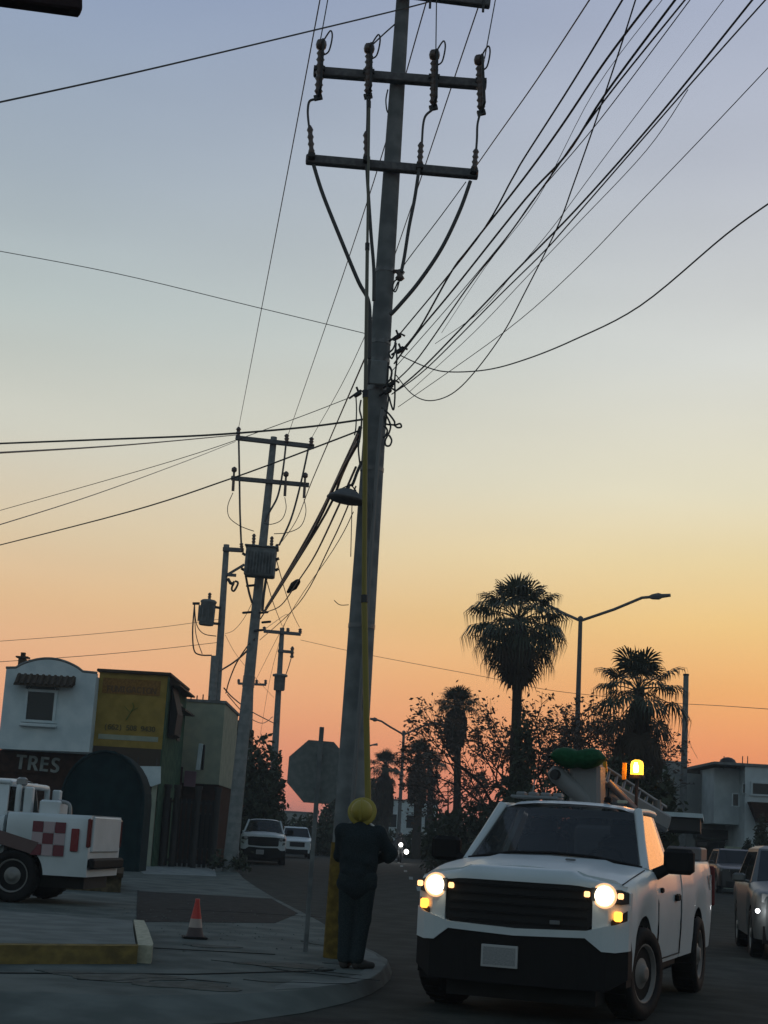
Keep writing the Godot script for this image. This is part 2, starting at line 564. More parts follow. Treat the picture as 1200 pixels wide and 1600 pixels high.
func cutout(o: Node3D, top: Vector3, bottom: Vector3, mid: Vector3) -> void:
	var st := mb()
	sheds(st, top.lerp(bottom, 0.12), bottom.lerp(top, 0.06), 0.055, 7)
	lathe(st, [[0.02, -0.07], [0.06, -0.05], [0.07, 0.0], [0.06, 0.05], [0.02, 0.07]], 8, Transform3D(Basis(), top))
	var p := wpart("fuse_cutout", st, M.porcelain, o)
	var s2 := mb()
	bar(s2, mid + Vector3(-0.07, 0.05, 0.03), mid + Vector3(0.07, 0.05, 0.03), 0.05, 0.05)
	bar(s2, top + Vector3(0.03, 0.02, 0.1), bottom + Vector3(0.03, 0.1, 0.1), 0.03, 0.03)
	bar(s2, top + Vector3(0, -0.02, 0), top + Vector3(0.03, 0.02, 0.11), 0.03, 0.03)
	bar(s2, bottom, bottom + Vector3(0.03, 0.12, 0.11), 0.03, 0.03)
	bar(s2, bottom + Vector3(-0.05, 0.0, 0), bottom + Vector3(0.05, 0.03, 0), 0.05, 0.06)
	tube(s2, curve([top + Vector3(0.02, 0.05, 0), top + Vector3(0.1, 0.2, 0), top + Vector3(0.13, 0.12, 0), top + Vector3(0.1, -0.08, 0), top + Vector3(0.03, -0.14, 0)], 4), 0.011, 5)
	piece("fuse_holder", commit(s2, M.dark_metal), p)


func cable(o: Node3D, pts: Array, r: float, called := "jumper_cable", m: Material = null) -> void:
	var st := mb()
	tube(st, curve(pts), r, 6)
	wpart(called, st, m if m else M.wire, o)


func make_poles() -> void:
	# the near pole
	var base: Vector3 = Vector3(-0.208, 0.13, -17.985)
	var o := thing("utility_pole", "tall concrete utility pole with yellow base standing behind the lineman", "utility pole", base)
	var top: Vector3 = Vector3(-0.135, 12.225, -17.98)
	shaft(o, base, top, 0.185, 0.085, M.pole, 12)
	var st := mb()
	tube(st, [base + Vector3(0, -0.05, 0), base.lerp(top, 0.105)], [0.193, 0.184], 12)
	wpart("painted_base", st, M.yellow_paint, o, "yellow painted base of the pole")
	# three crossarms
	arm(o, Vector3(-1.229, 12.102, -17.8), Vector3(0.981, 11.965, -17.85), 0.11)
	arm(o, Vector3(-1.205, 10.857, -17.8), Vector3(0.98, 10.836, -17.85), 0.115)
	arm(o, Vector3(-1.222, 9.668, -17.8), Vector3(0.928, 9.619, -17.85), 0.11)
	for k in [Vector3(0.213, 11.858, -17.75), Vector3(0.889, 11.848, -17.75)]:
		st = mb()
		tube(st, [k + Vector3(0, 0.14, 0), k + Vector3(0, -0.06, 0)], 0.018, 6)
		wpart("hanger_pin", st, M.dark_metal, o)
	# cutouts with their leads down to the terminations on the lowest arm
	cutout(o, Vector3(-1.124, 11.167, -17.68), Vector3(-1.117, 10.434, -17.68), Vector3(-1.126, 10.802, -17.72))
	cutout(o, Vector3(-0.52, 11.152, -17.68), Vector3(-0.497, 10.49, -17.68), Vector3(-0.507, 10.798, -17.72))
	cutout(o, Vector3(0.303, 11.116, -17.68), Vector3(0.324, 10.386, -17.68), Vector3(0.314, 10.779, -17.72))
	cutout(o, Vector3(0.868, 11.081, -17.68), Vector3(0.924, 10.354, -17.68), Vector3(0.901, 10.764, -17.72))
	cable(o, [Vector3(-1.131, 10.415, -17.66), Vector3(-1.217, 10.385, -17.662), Vector3(-1.233, 10.264, -17.665), Vector3(-1.215, 10.112, -17.669), Vector3(-1.179, 9.928, -17.674), Vector3(-1.14, 9.694, -17.68)], 0.016)
	cable(o, [Vector3(-0.504, 10.48, -17.66), Vector3(-0.49, 10.242, -17.666), Vector3(-0.481, 9.946, -17.674), Vector3(-0.474, 9.693, -17.68)], 0.016)
	cable(o, [Vector3(0.308, 10.358, -17.66), Vector3(0.233, 10.277, -17.663), Vector3(0.208, 10.148, -17.667), Vector3(0.205, 9.903, -17.673), Vector3(0.194, 9.649, -17.68)], 0.016)
	cable(o, [Vector3(0.907, 10.343, -17.66), Vector3(0.882, 10.197, -17.664), Vector3(0.884, 9.986, -17.671), Vector3(0.875, 9.666, -17.68)], 0.016)
	for k in [[Vector3(-1.196, 10.067, -17.68), Vector3(-1.148, 9.694, -17.68)], [Vector3(-0.494, 10.034, -17.68), Vector3(-0.466, 9.685, -17.68)], [Vector3(0.195, 9.931, -17.68), Vector3(0.195, 9.632, -17.68)], [Vector3(0.881, 9.888, -17.68), Vector3(0.869, 9.615, -17.68)]]:
		st = mb()
		sheds(st, k[1], k[0], 0.042, 4)
		wpart("cable_termination", st, M.porcelain, o)
		st = mb()
		cbox(st, k[1] + Vector3(0, -0.02, -0.02), Vector3(0.09, 0.07, 0.1), 0.01)
		wpart("clamp", st, M.dark_metal, o)
	# power cables from the lowest arm back to the shaft and down it
	cable(o, [Vector3(-1.114, 9.543, -17.68), Vector3(-0.971, 9.158, -17.689), Vector3(-0.697, 8.554, -17.704), Vector3(-0.472, 8.076, -17.717), Vector3(-0.343, 7.856, -17.723), Vector3(-0.304, 7.599, -17.729), Vector3(-0.284, 7.117, -17.74)], 0.026)
	cable(o, [Vector3(-0.46, 9.583, -17.68), Vector3(-0.411, 9.151, -17.69), Vector3(-0.35, 8.657, -17.701), Vector3(-0.295, 8.249, -17.711), Vector3(-0.272, 7.843, -17.72)], 0.024)
	cable(o, [Vector3(0.189, 9.59, -17.68), Vector3(0.155, 9.192, -17.703), Vector3(0.105, 8.82, -17.726), Vector3(0.07, 8.452, -17.748), Vector3(0.042, 8.247, -17.76)], 0.024)
	cable(o, [Vector3(0.829, 9.451, -17.68), Vector3(0.714, 9.055, -17.696), Vector3(0.518, 8.567, -17.717), Vector3(0.267, 8.129, -17.738), Vector3(0.049, 7.825, -17.753), Vector3(-0.06, 7.69, -17.76)], 0.026)
	cable(o, [Vector3(-0.256, 10.63, -17.72), Vector3(-0.273, 10.507, -17.737), Vector3(-0.258, 10.386, -17.753), Vector3(-0.239, 10.339, -17.76)], 0.01)
	# steel bands round the shaft
	for h in [8.33, 7.4, 7.16, 6.8, 5.8, 3.9]:
		var f: float = (h - base.y) / (top.y - base.y)
		st = mb()
		tube(st, [base.lerp(top, f - 0.0022), base.lerp(top, f + 0.0022)], lerpf(0.185, 0.085, f) + 0.006, 12)
		wpart("steel_band", st, M.galv, o)
	# bracket with the spool insulator and its loops
	st = mb()
	tube(st, [Vector3(-0.045, 8.303, -17.9), Vector3(0.018, 8.269, -17.8)], 0.025, 6)
	lathe(st, [[0.03, -0.07], [0.06, -0.04], [0.035, 0.0], [0.06, 0.04], [0.03, 0.07]], 10, Transform3D(Basis(), Vector3(0.029, 8.22, -17.8)))
	wpart("spool_insulator", st, M.porcelain, o)
	cable(o, [Vector3(0.024, 8.154, -17.8), Vector3(0.006, 8.059, -17.814), Vector3(-0.022, 8.01, -17.822), Vector3(-0.056, 8.061, -17.831), Vector3(-0.037, 8.149, -17.843), Vector3(0, 8.187, -17.85)], 0.01, "wire_loop")
	cable(o, [Vector3(0.01, 8.136, -17.8), Vector3(-0.011, 8.086, -17.823), Vector3(-0.038, 8.028, -17.85)], 0.01, "wire_loop")
	# hooks, splices and slack loops on the telephone side
	for k in [Vector3(0.041, 7.424, -17.8), Vector3(0.081, 7.255, -17.8), Vector3(0.004, 6.831, -17.8), Vector3(-0.037, 6.732, -17.8), Vector3(-0.397, 6.678, -17.8)]:
		st = mb()
		cbox(st, k, Vector3(0.1, 0.045, 0.06), 0.01, Basis(Vector3.BACK, 0.6))
		tube(st, [k + Vector3(-0.1, -0.06, 0.0), k + Vector3(0.03, 0.05, 0), k + Vector3(0.09, 0.02, 0)], 0.014, 5)
		tube(st, [k + Vector3(0.02, 0.0, 0.0), k + Vector3(-0.02, 0.09, 0)], 0.014, 5)
		wpart("dead_end_clamp", st, M.dark_metal, o)
	cable(o, [Vector3(-0.043, 7.388, -17.78), Vector3(0.02, 7.368, -17.783), Vector3(-0.005, 7.27, -17.787), Vector3(-0.049, 7.212, -17.789), Vector3(-0.014, 7.15, -17.792), Vector3(0.02, 7.234, -17.796), Vector3(0.029, 7.35, -17.8)], 0.012, "wire_loop")
	cable(o, [Vector3(0.013, 7.35, -17.78), Vector3(0.048, 7.151, -17.784), Vector3(0.038, 6.91, -17.789), Vector3(0.051, 6.671, -17.793), Vector3(0.044, 6.512, -17.797), Vector3(0.01, 6.574, -17.798), Vector3(-0.018, 6.669, -17.8)], 0.012, "wire_loop")
	cable(o, [Vector3(-0.05, 7.095, -17.78), Vector3(-0.049, 6.943, -17.784), Vector3(-0.048, 6.784, -17.788), Vector3(-0.025, 6.65, -17.791), Vector3(-0.038, 6.467, -17.795), Vector3(-0.043, 6.285, -17.8)], 0.012, "wire_loop")
	cable(o, [Vector3(-0.103, 6.517, -17.76), Vector3(-0.022, 6.459, -17.766), Vector3(0.06, 6.363, -17.773), Vector3(0.07, 6.317, -17.776), Vector3(0.13, 6.337, -17.78), Vector3(0.148, 6.299, -17.783), Vector3(0.102, 6.289, -17.785), Vector3(0.055, 6.319, -17.789), Vector3(-0.038, 6.331, -17.794), Vector3(-0.066, 6.426, -17.8)], 0.012, "wire_loop")
	cable(o, [Vector3(-0.044, 6.433, -17.76), Vector3(0.017, 6.312, -17.769), Vector3(0.006, 6.218, -17.776), Vector3(-0.034, 6.122, -17.783), Vector3(-0.023, 6.061, -17.787), Vector3(0.023, 6.064, -17.791), Vector3(0.042, 6.13, -17.795), Vector3(0.008, 6.193, -17.8)], 0.012, "wire_loop")
	cable(o, [Vector3(-0.059, 6.297, -17.76), Vector3(-0.018, 6.248, -17.775), Vector3(-0.03, 6.187, -17.789), Vector3(-0.066, 6.156, -17.8)], 0.012, "wire_loop")
	cable(o, [Vector3(-0.04, 7.041, -17.76), Vector3(-0.005, 6.981, -17.768), Vector3(-0.015, 6.887, -17.778), Vector3(-0.058, 6.823, -17.787), Vector3(-0.024, 6.771, -17.794), Vector3(0.02, 6.808, -17.8)], 0.014, "wire_loop")
	cable(o, [Vector3(-0.418, 6.655, -17.78), Vector3(-0.4, 6.483, -17.787), Vector3(-0.395, 6.263, -17.796), Vector3(-0.405, 6.168, -17.8)], 0.009, "wire_loop")
	cable(o, [Vector3(-0.353, 6.597, -17.76), Vector3(-0.362, 6.478, -17.763), Vector3(-0.332, 6.361, -17.766), Vector3(-0.335, 6.164, -17.77), Vector3(-0.349, 6.007, -17.774), Vector3(-0.312, 5.774, -17.78)], 0.012, "wire_loop")
	# cable that runs down the shaft, and a thin conduit
	cable(o, [Vector3(-0.284, 7.124, -17.76), Vector3(-0.273, 6.796, -17.74)], 0.02, "riser_cable")
	cable(o, [Vector3(-0.093, 6.482, -17.72), Vector3(-0.115, 5.654, -17.717), Vector3(-0.13, 4.233, -17.711), Vector3(-0.153, 2.747, -17.706), Vector3(-0.173, 1.384, -17.7)], 0.028, "riser_pipe", M.galv)
	st = mb()
	cbox(st, Vector3(-0.166, 6.947, -17.74), Vector3(0.2, 0.3, 0.04), 0.01, Basis(Vector3.BACK, -0.02))
	wpart("number_plate", st, M.pole_light, o)
	# old dish-shaped street luminaire on its bracket
	st = mb()
	tube(st, curve([Vector3(-0.302, 5.855, -17.85), Vector3(-0.346, 5.702, -17.75), Vector3(-0.376, 5.58, -17.7), Vector3(-0.402, 5.516, -17.7)]), 0.02, 6)
	for a in 4:
		var c: Vector3 = Vector3(-0.444, 5.451, -17.7)
		tube(st, [c + Vector3(0.03, 0.09, 0), c + Vector3(cos(a * TAU / 4) * 0.1, 0.015, sin(a * TAU / 4) * 0.1)], 0.008, 5)
	var lamp := wpart("luminaire", st, M.dark_metal, o, "dark dish-shaped street luminaire on a bracket")
	st = mb()
	lathe(st, [[0.05, 0.07], [0.11, 0.05], [0.19, -0.02], [0.235, -0.05], [0.24, -0.065], [0.19, -0.085], [0.05, -0.095]], 20, Transform3D(Basis(Vector3.BACK, -0.12), Vector3(-0.442, 5.413, -17.7)))
	var shade := commit(st, M.arm)
	piece("lamp_shade", shade, lamp, Transform3D())
	cable(o, [Vector3(-0.381, 5.285, -17.7), Vector3(-0.37, 4.979, -17.71), Vector3(-0.359, 4.676, -17.72)], 0.006, "hanging_wire")
	cable(o, [Vector3(-0.347, 4.108, -17.72), Vector3(-0.451, 4.102, -17.72), Vector3(-0.521, 4.151, -17.72)], 0.005, "hanging_wire")

	# the second pole, with the big transformer
	base = Vector3(-4.231, 0.13, -49.885)
	o = thing("utility_pole", "grey concrete pole carrying a wide box transformer, second along the street", "utility pole", base)
	top = Vector3(-3.835, 14.385, -50)
	shaft(o, base, top, 0.24, 0.11, M.pole_light, 10)
	arm(o, Vector3(-5.099, 14.235, -49.8), Vector3(-2.458, 14.108, -49.9), 0.15)
	arm(o, Vector3(-5.142, 12.846, -49.8), Vector3(-2.541, 12.782, -49.9), 0.14)
	for k in [[Vector3(-5.014, 14.24, -49.8), Vector3(-5.021, 14.616, -49.8)], [Vector3(-3.379, 14.16, -49.8), Vector3(-3.401, 14.469, -49.8)], [Vector3(-2.562, 14.121, -49.8), Vector3(-2.56, 14.408, -49.8)]]:
		insulator(o, k[0], k[1], 0.09)
	for k in [[Vector3(-5.053, 13.124, -49.75), Vector3(-5.04, 12.404, -49.75)], [Vector3(-3.322, 13.073, -49.75), Vector3(-3.313, 12.332, -49.75)], [Vector3(-2.683, 13.067, -49.75), Vector3(-2.674, 12.304, -49.75)]]:
		st = mb()
		lathe(st, [[0.03, -0.1], [0.09, -0.05], [0.09, 0.05], [0.03, 0.1]], 8, Transform3D(Basis(), k[0]))
		tube(st, [k[0], k[0].lerp(k[1], 0.4)], 0.04, 6)
		bar(st, k[0].lerp(k[1], 0.45), k[1], 0.09, 0.09)
		wpart("fuse_cutout", st, M.porcelain, o)
	# transformer: tank, cooling fins, bushings, hanger
	var tc: Vector3 = Vector3(-3.926, 9.991, -49.4)
	var tb := Basis(Vector3.BACK, -0.02)
	st = mb()
	cbox(st, tc, Vector3(0.98, 0.96, 0.6), 0.04, tb)
	var tank := wpart("transformer_tank", st, M.pole, o, "grey box transformer")
	for k in 9:
		st = mb()
		box(st, tc + tb * Vector3(-0.4 + k * 0.1, -0.04, 0.345), Vector3(0.025, 0.72, 0.09), tb)
		piece("cooling_fin", commit(st, M.pole), tank)
	st = mb()
	cbox(st, tc + tb * Vector3(0, 0.5, 0), Vector3(1.08, 0.05, 0.7), 0.015, tb)
	piece("lid", commit(st, M.pole), tank)
	for k in [[Vector3(-4.188, 10.51, -49.3), Vector3(-4.197, 10.914, -49.3)], [Vector3(-3.6, 10.481, -49.3), Vector3(-3.607, 10.863, -49.3)], [Vector3(-4.548, 10.297, -49.3), Vector3(-4.591, 10.593, -49.3)], [Vector3(-3.404, 10.365, -49.3), Vector3(-3.422, 10.619, -49.3)]]:
		st = mb()
		sheds(st, k[0], k[1], 0.07, 4)
		wpart("bushing", st, M.porcelain, o)
	for k in [[-0.5, 0.2], [0.5, 0.1], [0.5, -0.25], [-0.5, -0.3]]:
		st = mb()
		tube(st, [tc + Vector3(k[0], k[1], 0.1), tc + Vector3(k[0] * 1.2, k[1] + 0.06, 0.1)], 0.05, 6)
		wpart("terminal", st, M.dark_metal, o)
	cable(o, [Vector3(-4.991, 14.219, -49.8), Vector3(-4.871, 12.999, -49.733), Vector3(-4.745, 11.686, -49.66), Vector3(-4.616, 10.605, -49.6)], 0.035)
	cable(o, [Vector3(-3.4, 14.159, -49.8), Vector3(-3.436, 13.194, -49.733), Vector3(-3.54, 12.3, -49.669), Vector3(-3.773, 11.735, -49.626), Vector3(-3.895, 11.399, -49.6)], 0.035)
	cable(o, [Vector3(-2.642, 14.027, -49.8), Vector3(-2.812, 12.793, -49.729), Vector3(-3.044, 11.569, -49.658), Vector3(-3.377, 10.635, -49.6)], 0.035)
	cable(o, [Vector3(-5.03, 12.328, -49.7), Vector3(-5.16, 11.875, -49.649), Vector3(-5.084, 11.482, -49.607), Vector3(-4.766, 11.233, -49.563), Vector3(-4.48, 11.114, -49.53), Vector3(-4.22, 11.038, -49.5)], 0.014)
	cable(o, [Vector3(-3.307, 12.277, -49.7), Vector3(-3.234, 11.879, -49.645), Vector3(-3.352, 11.494, -49.589), Vector3(-3.653, 11.315, -49.539), Vector3(-3.924, 11.313, -49.5)], 0.014)
	cable(o, [Vector3(-2.668, 12.25, -49.7), Vector3(-2.574, 11.812, -49.654), Vector3(-2.707, 11.319, -49.601), Vector3(-3.11, 11.07, -49.55), Vector3(-3.564, 10.99, -49.5)], 0.014)
	cable(o, [Vector3(-4.381, 9.537, -49.5), Vector3(-4.248, 9.034, -49.618), Vector3(-4.124, 8.695, -49.7)], 0.04)
	cable(o, [Vector3(-3.71, 9.512, -49.5), Vector3(-3.76, 8.955, -49.604), Vector3(-3.771, 8.441, -49.7)], 0.05)
	for k in [Vector3(-4.208, 9.262, -49.7), Vector3(-4.267, 8.371, -49.7), Vector3(-3.726, 8.402, -49.7), Vector3(-3.62, 8.093, -49.7), Vector3(-3.849, 7.807, -49.7)]:
		st = mb()
		cbox(st, k, Vector3(0.32, 0.07, 0.1), 0.02, Basis(Vector3.BACK, 0.15))
		wpart("bracket", st, M.dark_metal, o)
	st = mb()
	tube(st, [base.lerp(top, 0.41), base.lerp(top, 0.435)], 0.2, 10)
	wpart("steel_band", st, M.galv, o)
	for p in [Vector3(-0.35, 0.1, 0.1), Vector3(0.3, 0.1, 0.15)]:
		st = mb()
		for k in 160:
			var d := Vector3(rng.randfn(), absf(rng.randfn()) * 1.2, rng.randfn()) * 0.16
			leaf(st, base + p + d, 0.09)
		wpart("weeds", st, mat(Color(0.03, 0.04, 0.022)), o).set_meta("kind", "stuff")

	# the third, with the round transformer and a conduit beside it
	base = Vector3(-6.717, 0.13, -67.17)
	o = thing("utility_pole", "leaning pole with round can transformer, left of the box transformer pole", "utility pole", base)
	top = Vector3(-6.884, 13.733, -67)
	shaft(o, base, top, 0.22, 0.13, M.pole_light, 10)
	arm(o, Vector3(-7.017, 13.485, -66.8), Vector3(-6.091, 13.501, -66.9), 0.18)
	st = mb()
	bar(st, Vector3(-6.687, 12.403, -66.9), Vector3(-6.016, 12.872, -66.9), 0.1, 0.1)
	bar(st, Vector3(-6.769, 12.369, -66.9), Vector3(-6.345, 12.365, -66.9), 0.16, 0.12)
	wpart("brace", st, M.arm, o)
	st = mb()
	tube(st, [Vector3(-6.699, 12.202, -66.9), Vector3(-6.572, 12.009, -66.9), Vector3(-6.399, 11.962, -66.9)], 0.08, 6)
	tube(st, curve([Vector3(-6.41, 12.104, -66.9), Vector3(-6.496, 11.756, -66.9), Vector3(-6.377, 11.678, -66.9), Vector3(-6.234, 12.029, -66.9), Vector3(-6.381, 12.106, -66.9)], 4), 0.05, 6)
	wpart("street_lamp_bracket", st, M.dark_metal, o)
	var cc: Vector3 = Vector3(-7.467, 10.055, -66.7)
	st = mb()
	lathe(st, [[0.3, 0.0], [0.33, 0.04], [0.33, 0.98], [0.36, 1.0], [0.36, 1.06], [0.28, 1.12]], 14, Transform3D(Basis(Vector3.BACK, -0.03), cc))
	tank = wpart("transformer_tank", st, M.pole, o, "round grey can transformer")
	for k in 4:
		st = mb()
		box(st, cc + Vector3(cos(k * 0.7 + 0.6) * 0.36, 0.5, sin(k * 0.7 + 0.6) * 0.36), Vector3(0.03, 0.7, 0.1), Basis(Vector3.UP, PI / 2 - k * 0.7 - 0.6))
		piece("cooling_fin", commit(st, M.pole), tank)
	insulator(o, Vector3(-7.415, 11.16, -66.7), Vector3(-7.414, 11.501, -66.7), 0.09)
	for k in [[Vector3(-7.264, 10.9, -66.8), Vector3(-6.907, 10.879, -66.9)], [Vector3(-7.206, 10.169, -66.8), Vector3(-6.879, 10.173, -66.9)], [Vector3(-8.13, 10.977, -66.7), Vector3(-7.823, 10.995, -66.7)]]:
		st = mb()
		bar(st, k[0], k[1], 0.12, 0.1)
		wpart("hanger", st, M.dark_metal, o)
	cable(o, [Vector3(-8.042, 10.925, -66.7), Vector3(-8.033, 9.798, -66.7), Vector3(-7.909, 8.964, -66.7), Vector3(-7.641, 8.755, -66.7), Vector3(-7.112, 8.758, -66.7)], 0.035, "drop_cable")
	cable(o, [Vector3(-8.042, 10.925, -66.7), Vector3(-7.889, 10.087, -66.7), Vector3(-7.549, 9.685, -66.7), Vector3(-6.984, 9.606, -66.7)], 0.022, "drop_cable")
	cable(o, [Vector3(-8.042, 10.925, -66.7), Vector3(-7.883, 9.666, -66.7), Vector3(-7.532, 8.79, -66.7)], 0.02, "drop_cable")
	st = mb()
	tube(st, [Vector3(-6.961, 8.728, -66.6), Vector3(-6.903, 0.128, -66.6)], 0.17, 8)
	wpart("conduit", st, M.pole_light, o)

	# the fourth and fifth, far down the street
	base = Vector3(-5.75, 0.13, -95)
	o = thing("utility_pole", "distant thin pole with small can transformer, seen right of the box transformer pole", "utility pole", base)
	top = Vector3(-5.901, 13.8, -95)
	shaft(o, base, top, 0.27, 0.14, M.pole, 8)
	arm(o, Vector3(-7.023, 13.508, -94.8), Vector3(-4.713, 13.442, -94.8), 0.2)
	arm(o, Vector3(-6.065, 12.328, -94.8), Vector3(-5.112, 12.303, -94.8), 0.18)
	for k in [[Vector3(-6.984, 13.51, -94.8), Vector3(-7.004, 13.789, -94.8)], [Vector3(-5.51, 13.476, -94.8), Vector3(-5.533, 13.794, -94.8)], [Vector3(-4.756, 13.48, -94.8), Vector3(-4.777, 13.798, -94.8)], [Vector3(-5.166, 11.943, -94.8), Vector3(-5.176, 12.658, -94.8)]]: insulator(o, k[0], k[1], 0.13)
	st = mb()
	lathe(st, [[0.3, 0.0], [0.34, 0.05], [0.34, 0.85], [0.46, 0.86], [0.46, 0.98], [0.3, 1.02]], 12, Transform3D(Basis(), Vector3(-5.802, 9.873, -94.6)))
	wpart("transformer_tank", st, M.pole, o)
	cable(o, [Vector3(-5.206, 11.94, -94.8), Vector3(-5.357, 11.258, -94.8), Vector3(-5.518, 10.735, -94.8)], 0.03)
	base = Vector3(-9.2, 0.13, -122)
	o = thing("utility_pole", "farthest small pole whose crossarm shows on both sides of the box transformer pole", "utility pole", base)
	shaft(o, base, Vector3(-9.683, 13.236, -122), 0.24, 0.14, M.pole, 8)
	arm(o, Vector3(-10.741, 12.648, -121.8), Vector3(-8.512, 12.675, -121.8), 0.18)
	for k in [[Vector3(-10.69, 12.651, -121.8), Vector3(-10.717, 13.004, -121.8)], [Vector3(-9.273, 12.682, -121.8), Vector3(-9.299, 13.035, -121.8)], [Vector3(-8.566, 12.723, -121.8), Vector3(-8.591, 13.076, -121.8)]]: insulator(o, k[0], k[1], 0.14)

	# bare pole on the right
	base = Vector3(15.35, 0.13, -76.0)
	o = thing("bare_pole", "plain dark pole without arms rising above the right-hand houses", "pole", base)
	shaft(o, base, Vector3(15.417, 10.11, -76), 0.2, 0.13, M.pole, 8)
	st = mb()
	tube(st, [Vector3(15.417, 10.11, -76), Vector3(15.416, 10.205, -76)], 0.15, 8)
	wpart("cap", st, M.dark_metal, o)


func leaf(st: SurfaceTool, at: Vector3, size: float) -> void:
	st.set_smooth_group(FLAT)
	var a := Vector3(rng.randfn(), rng.randfn(), rng.randfn()).normalized()
	var b := a.cross(Vector3(rng.randfn(), rng.randfn(), rng.randfn())).normalized()
	var s := size * rng.randf_range(0.6, 1.3)
	quad(st, at - a * s, at - b * s * 0.45, at + a * s, at + b * s * 0.45)


# ---------------------------------------------------------------- wires, each one a thing
func wire(pts: Array, r: float, label: String, group := "", called := "power_line") -> void:
	var st := mb()
	var c := curve(pts)
	var at: Vector3 = c[0]
	var rel := []
	for p in c: rel.append(p - at)
	tube(st, rel, r, 5)
	var o := single(called, st, M.wire, label, "cable" if called == "telephone_cable" else "power line", group)
	o.position = at


func make_wires() -> void:
	# along the street, between the near pole and the next
	var along := "lines strung from pole to pole along the left side of the street"
	wire([Vector3(-1.17, 12.079, -17.8), Vector3(-1.217, 12.097, -18.22), Vector3(-2.292, 12.665, -27.09), Vector3(-5.019, 14.594, -49.8)], 0.0093, "leftmost line falling from the top edge to the second pole's left insulator", along)
	wire([Vector3(-1.083, 12.009, -17.75), Vector3(-1.087, 11.823, -17.739), Vector3(-1.149, 11.159, -17.7)], 0.0076, "short lead dropping to the leftmost fuse on the near pole")
	wire([Vector3(0.193, 12.12, -17.8), Vector3(0.173, 12.128, -18.123), Vector3(-0.761, 12.607, -26.94), Vector3(-3.355, 14.427, -49.8)], 0.0093, "line passing behind the near pole to the second pole's middle insulator", along)
	wire([Vector3(0.847, 11.955, -17.8), Vector3(-0.722, 13.013, -34.884), Vector3(-2.558, 14.386, -49.8)], 0.0093, "line crossing behind the near pole to the second pole's right insulator", along)
	wire([Vector3(-0.339, 7.133, -17.8), Vector3(-1.484, 8.452, -30.263), Vector3(-2.307, 9.462, -39.656), Vector3(-3.377, 10.635, -49.6)], 0.0102, "line ending at the right bushing of the box transformer", along)
	wire([Vector3(1.049, 12.1, -17.75), Vector3(1.038, 11.96, -17.743), Vector3(0.933, 11.114, -17.7)], 0.0076, "short lead dropping to the rightmost fuse on the near pole")
	wire([Vector3(0.285, 12.051, -17.75), Vector3(0.291, 11.913, -17.742), Vector3(0.318, 11.163, -17.7)], 0.0076, "short lead dropping straight to the fuse right of the near pole")
	wire([Vector3(-0.22, 11.631, -17.9), Vector3(-0.349, 11.435, -17.804), Vector3(-0.483, 11.218, -17.7)], 0.0102, "short lead slanting from the shaft to the fuse left of the near pole")
	# telephone bundle
	var tel := "thick telephone cables sagging from the near pole to the second pole"
	wire([Vector3(-0.341, 6.267, -17.8), Vector3(-0.505, 6.376, -19.601), Vector3(-1.402, 6.979, -28.57), Vector3(-3.667, 8.538, -49.6)], 0.0255, "thickest black cable of the sagging bundle left of the luminaire", tel, "telephone_cable")
	wire([Vector3(-0.354, 6.092, -17.8), Vector3(-0.698, 6.315, -21.074), Vector3(-1.443, 6.828, -28.635), Vector3(-3.72, 8.409, -49.6)], 0.0238, "black cable second from the top of the sagging bundle", tel, "telephone_cable")
	wire([Vector3(-0.345, 6.195, -17.8), Vector3(-0.601, 6.332, -20.538), Vector3(-1.147, 6.638, -26.158), Vector3(-3.807, 8.173, -49.6)], 0.0204, "cable running through the middle of the sagging bundle", tel, "telephone_cable")
	wire([Vector3(-0.366, 5.776, -17.8), Vector3(-0.665, 6.002, -21.331), Vector3(-1.211, 6.422, -27.546), Vector3(-1.788, 6.853, -33.257), Vector3(-2.633, 7.486, -41.39), Vector3(-3.375, 8.088, -47.084), Vector3(-3.718, 8.388, -49.6)], 0.0153, "cable of the sagging bundle that carries the dark splice case", tel, "telephone_cable")
	wire([Vector3(-0.352, 5.542, -17.8), Vector3(-0.773, 5.763, -22.794), Vector3(-1.754, 6.296, -33.022), Vector3(-3.778, 7.484, -49.6)], 0.0102, "lowest thin cable of the sagging bundle", tel, "telephone_cable")
	wire([Vector3(-0.363, 5.23, -17.8), Vector3(-0.684, 5.363, -21.132), Vector3(-1.905, 5.917, -32.381), Vector3(-4.606, 7.181, -60)], 0.0059, "faint thin wire below the sagging bundle", tel, "telephone_cable")
	var sp := mb()
	var s0: Vector3 = Vector3(-2.437, 8.946, -46)
	var s1: Vector3 = Vector3(-2.82, 8.707, -47)
	tube(sp, [s0 * 1.0, s0.lerp(s1, 0.15), s0.lerp(s1, 0.5), s1], [0.02, 0.09, 0.13, 0.05], 8)
	single("splice_case", sp, M.rubber, "dark splice case hanging on the cable bundle near the box transformer", "splice case")
	# wires that leave to the left
	var left := "wires leaving the poles to the left edge of the picture"
	wire([Vector3(-0.309, 6.372, -17.8), Vector3(-1.08, 6.346, -18.259), Vector3(-2.339, 6.37, -19.004), Vector3(-3.896, 6.458, -19.924), Vector3(-5.714, 6.565, -21)], 0.0136, "upper of the two nearly level wires leaving left at the second pole's arm", left)
	wire([Vector3(-5.012, 14.324, -49.7), Vector3(-5.039, 13.994, -48.537), Vector3(-5.45, 9.229, -31.345), Vector3(-5.698, 6.427, -21)], 0.0153, "lower of the two nearly level wires leaving left at the second pole's arm", left)
	wire([Vector3(-0.412, 6.669, -17.8), Vector3(-1.314, 6.529, -18.741), Vector3(-2.918, 6.343, -20.405), Vector3(-6.4, 6.118, -24)], 0.0051, "faint thin wire slanting left from the near pole's left clamp", left)
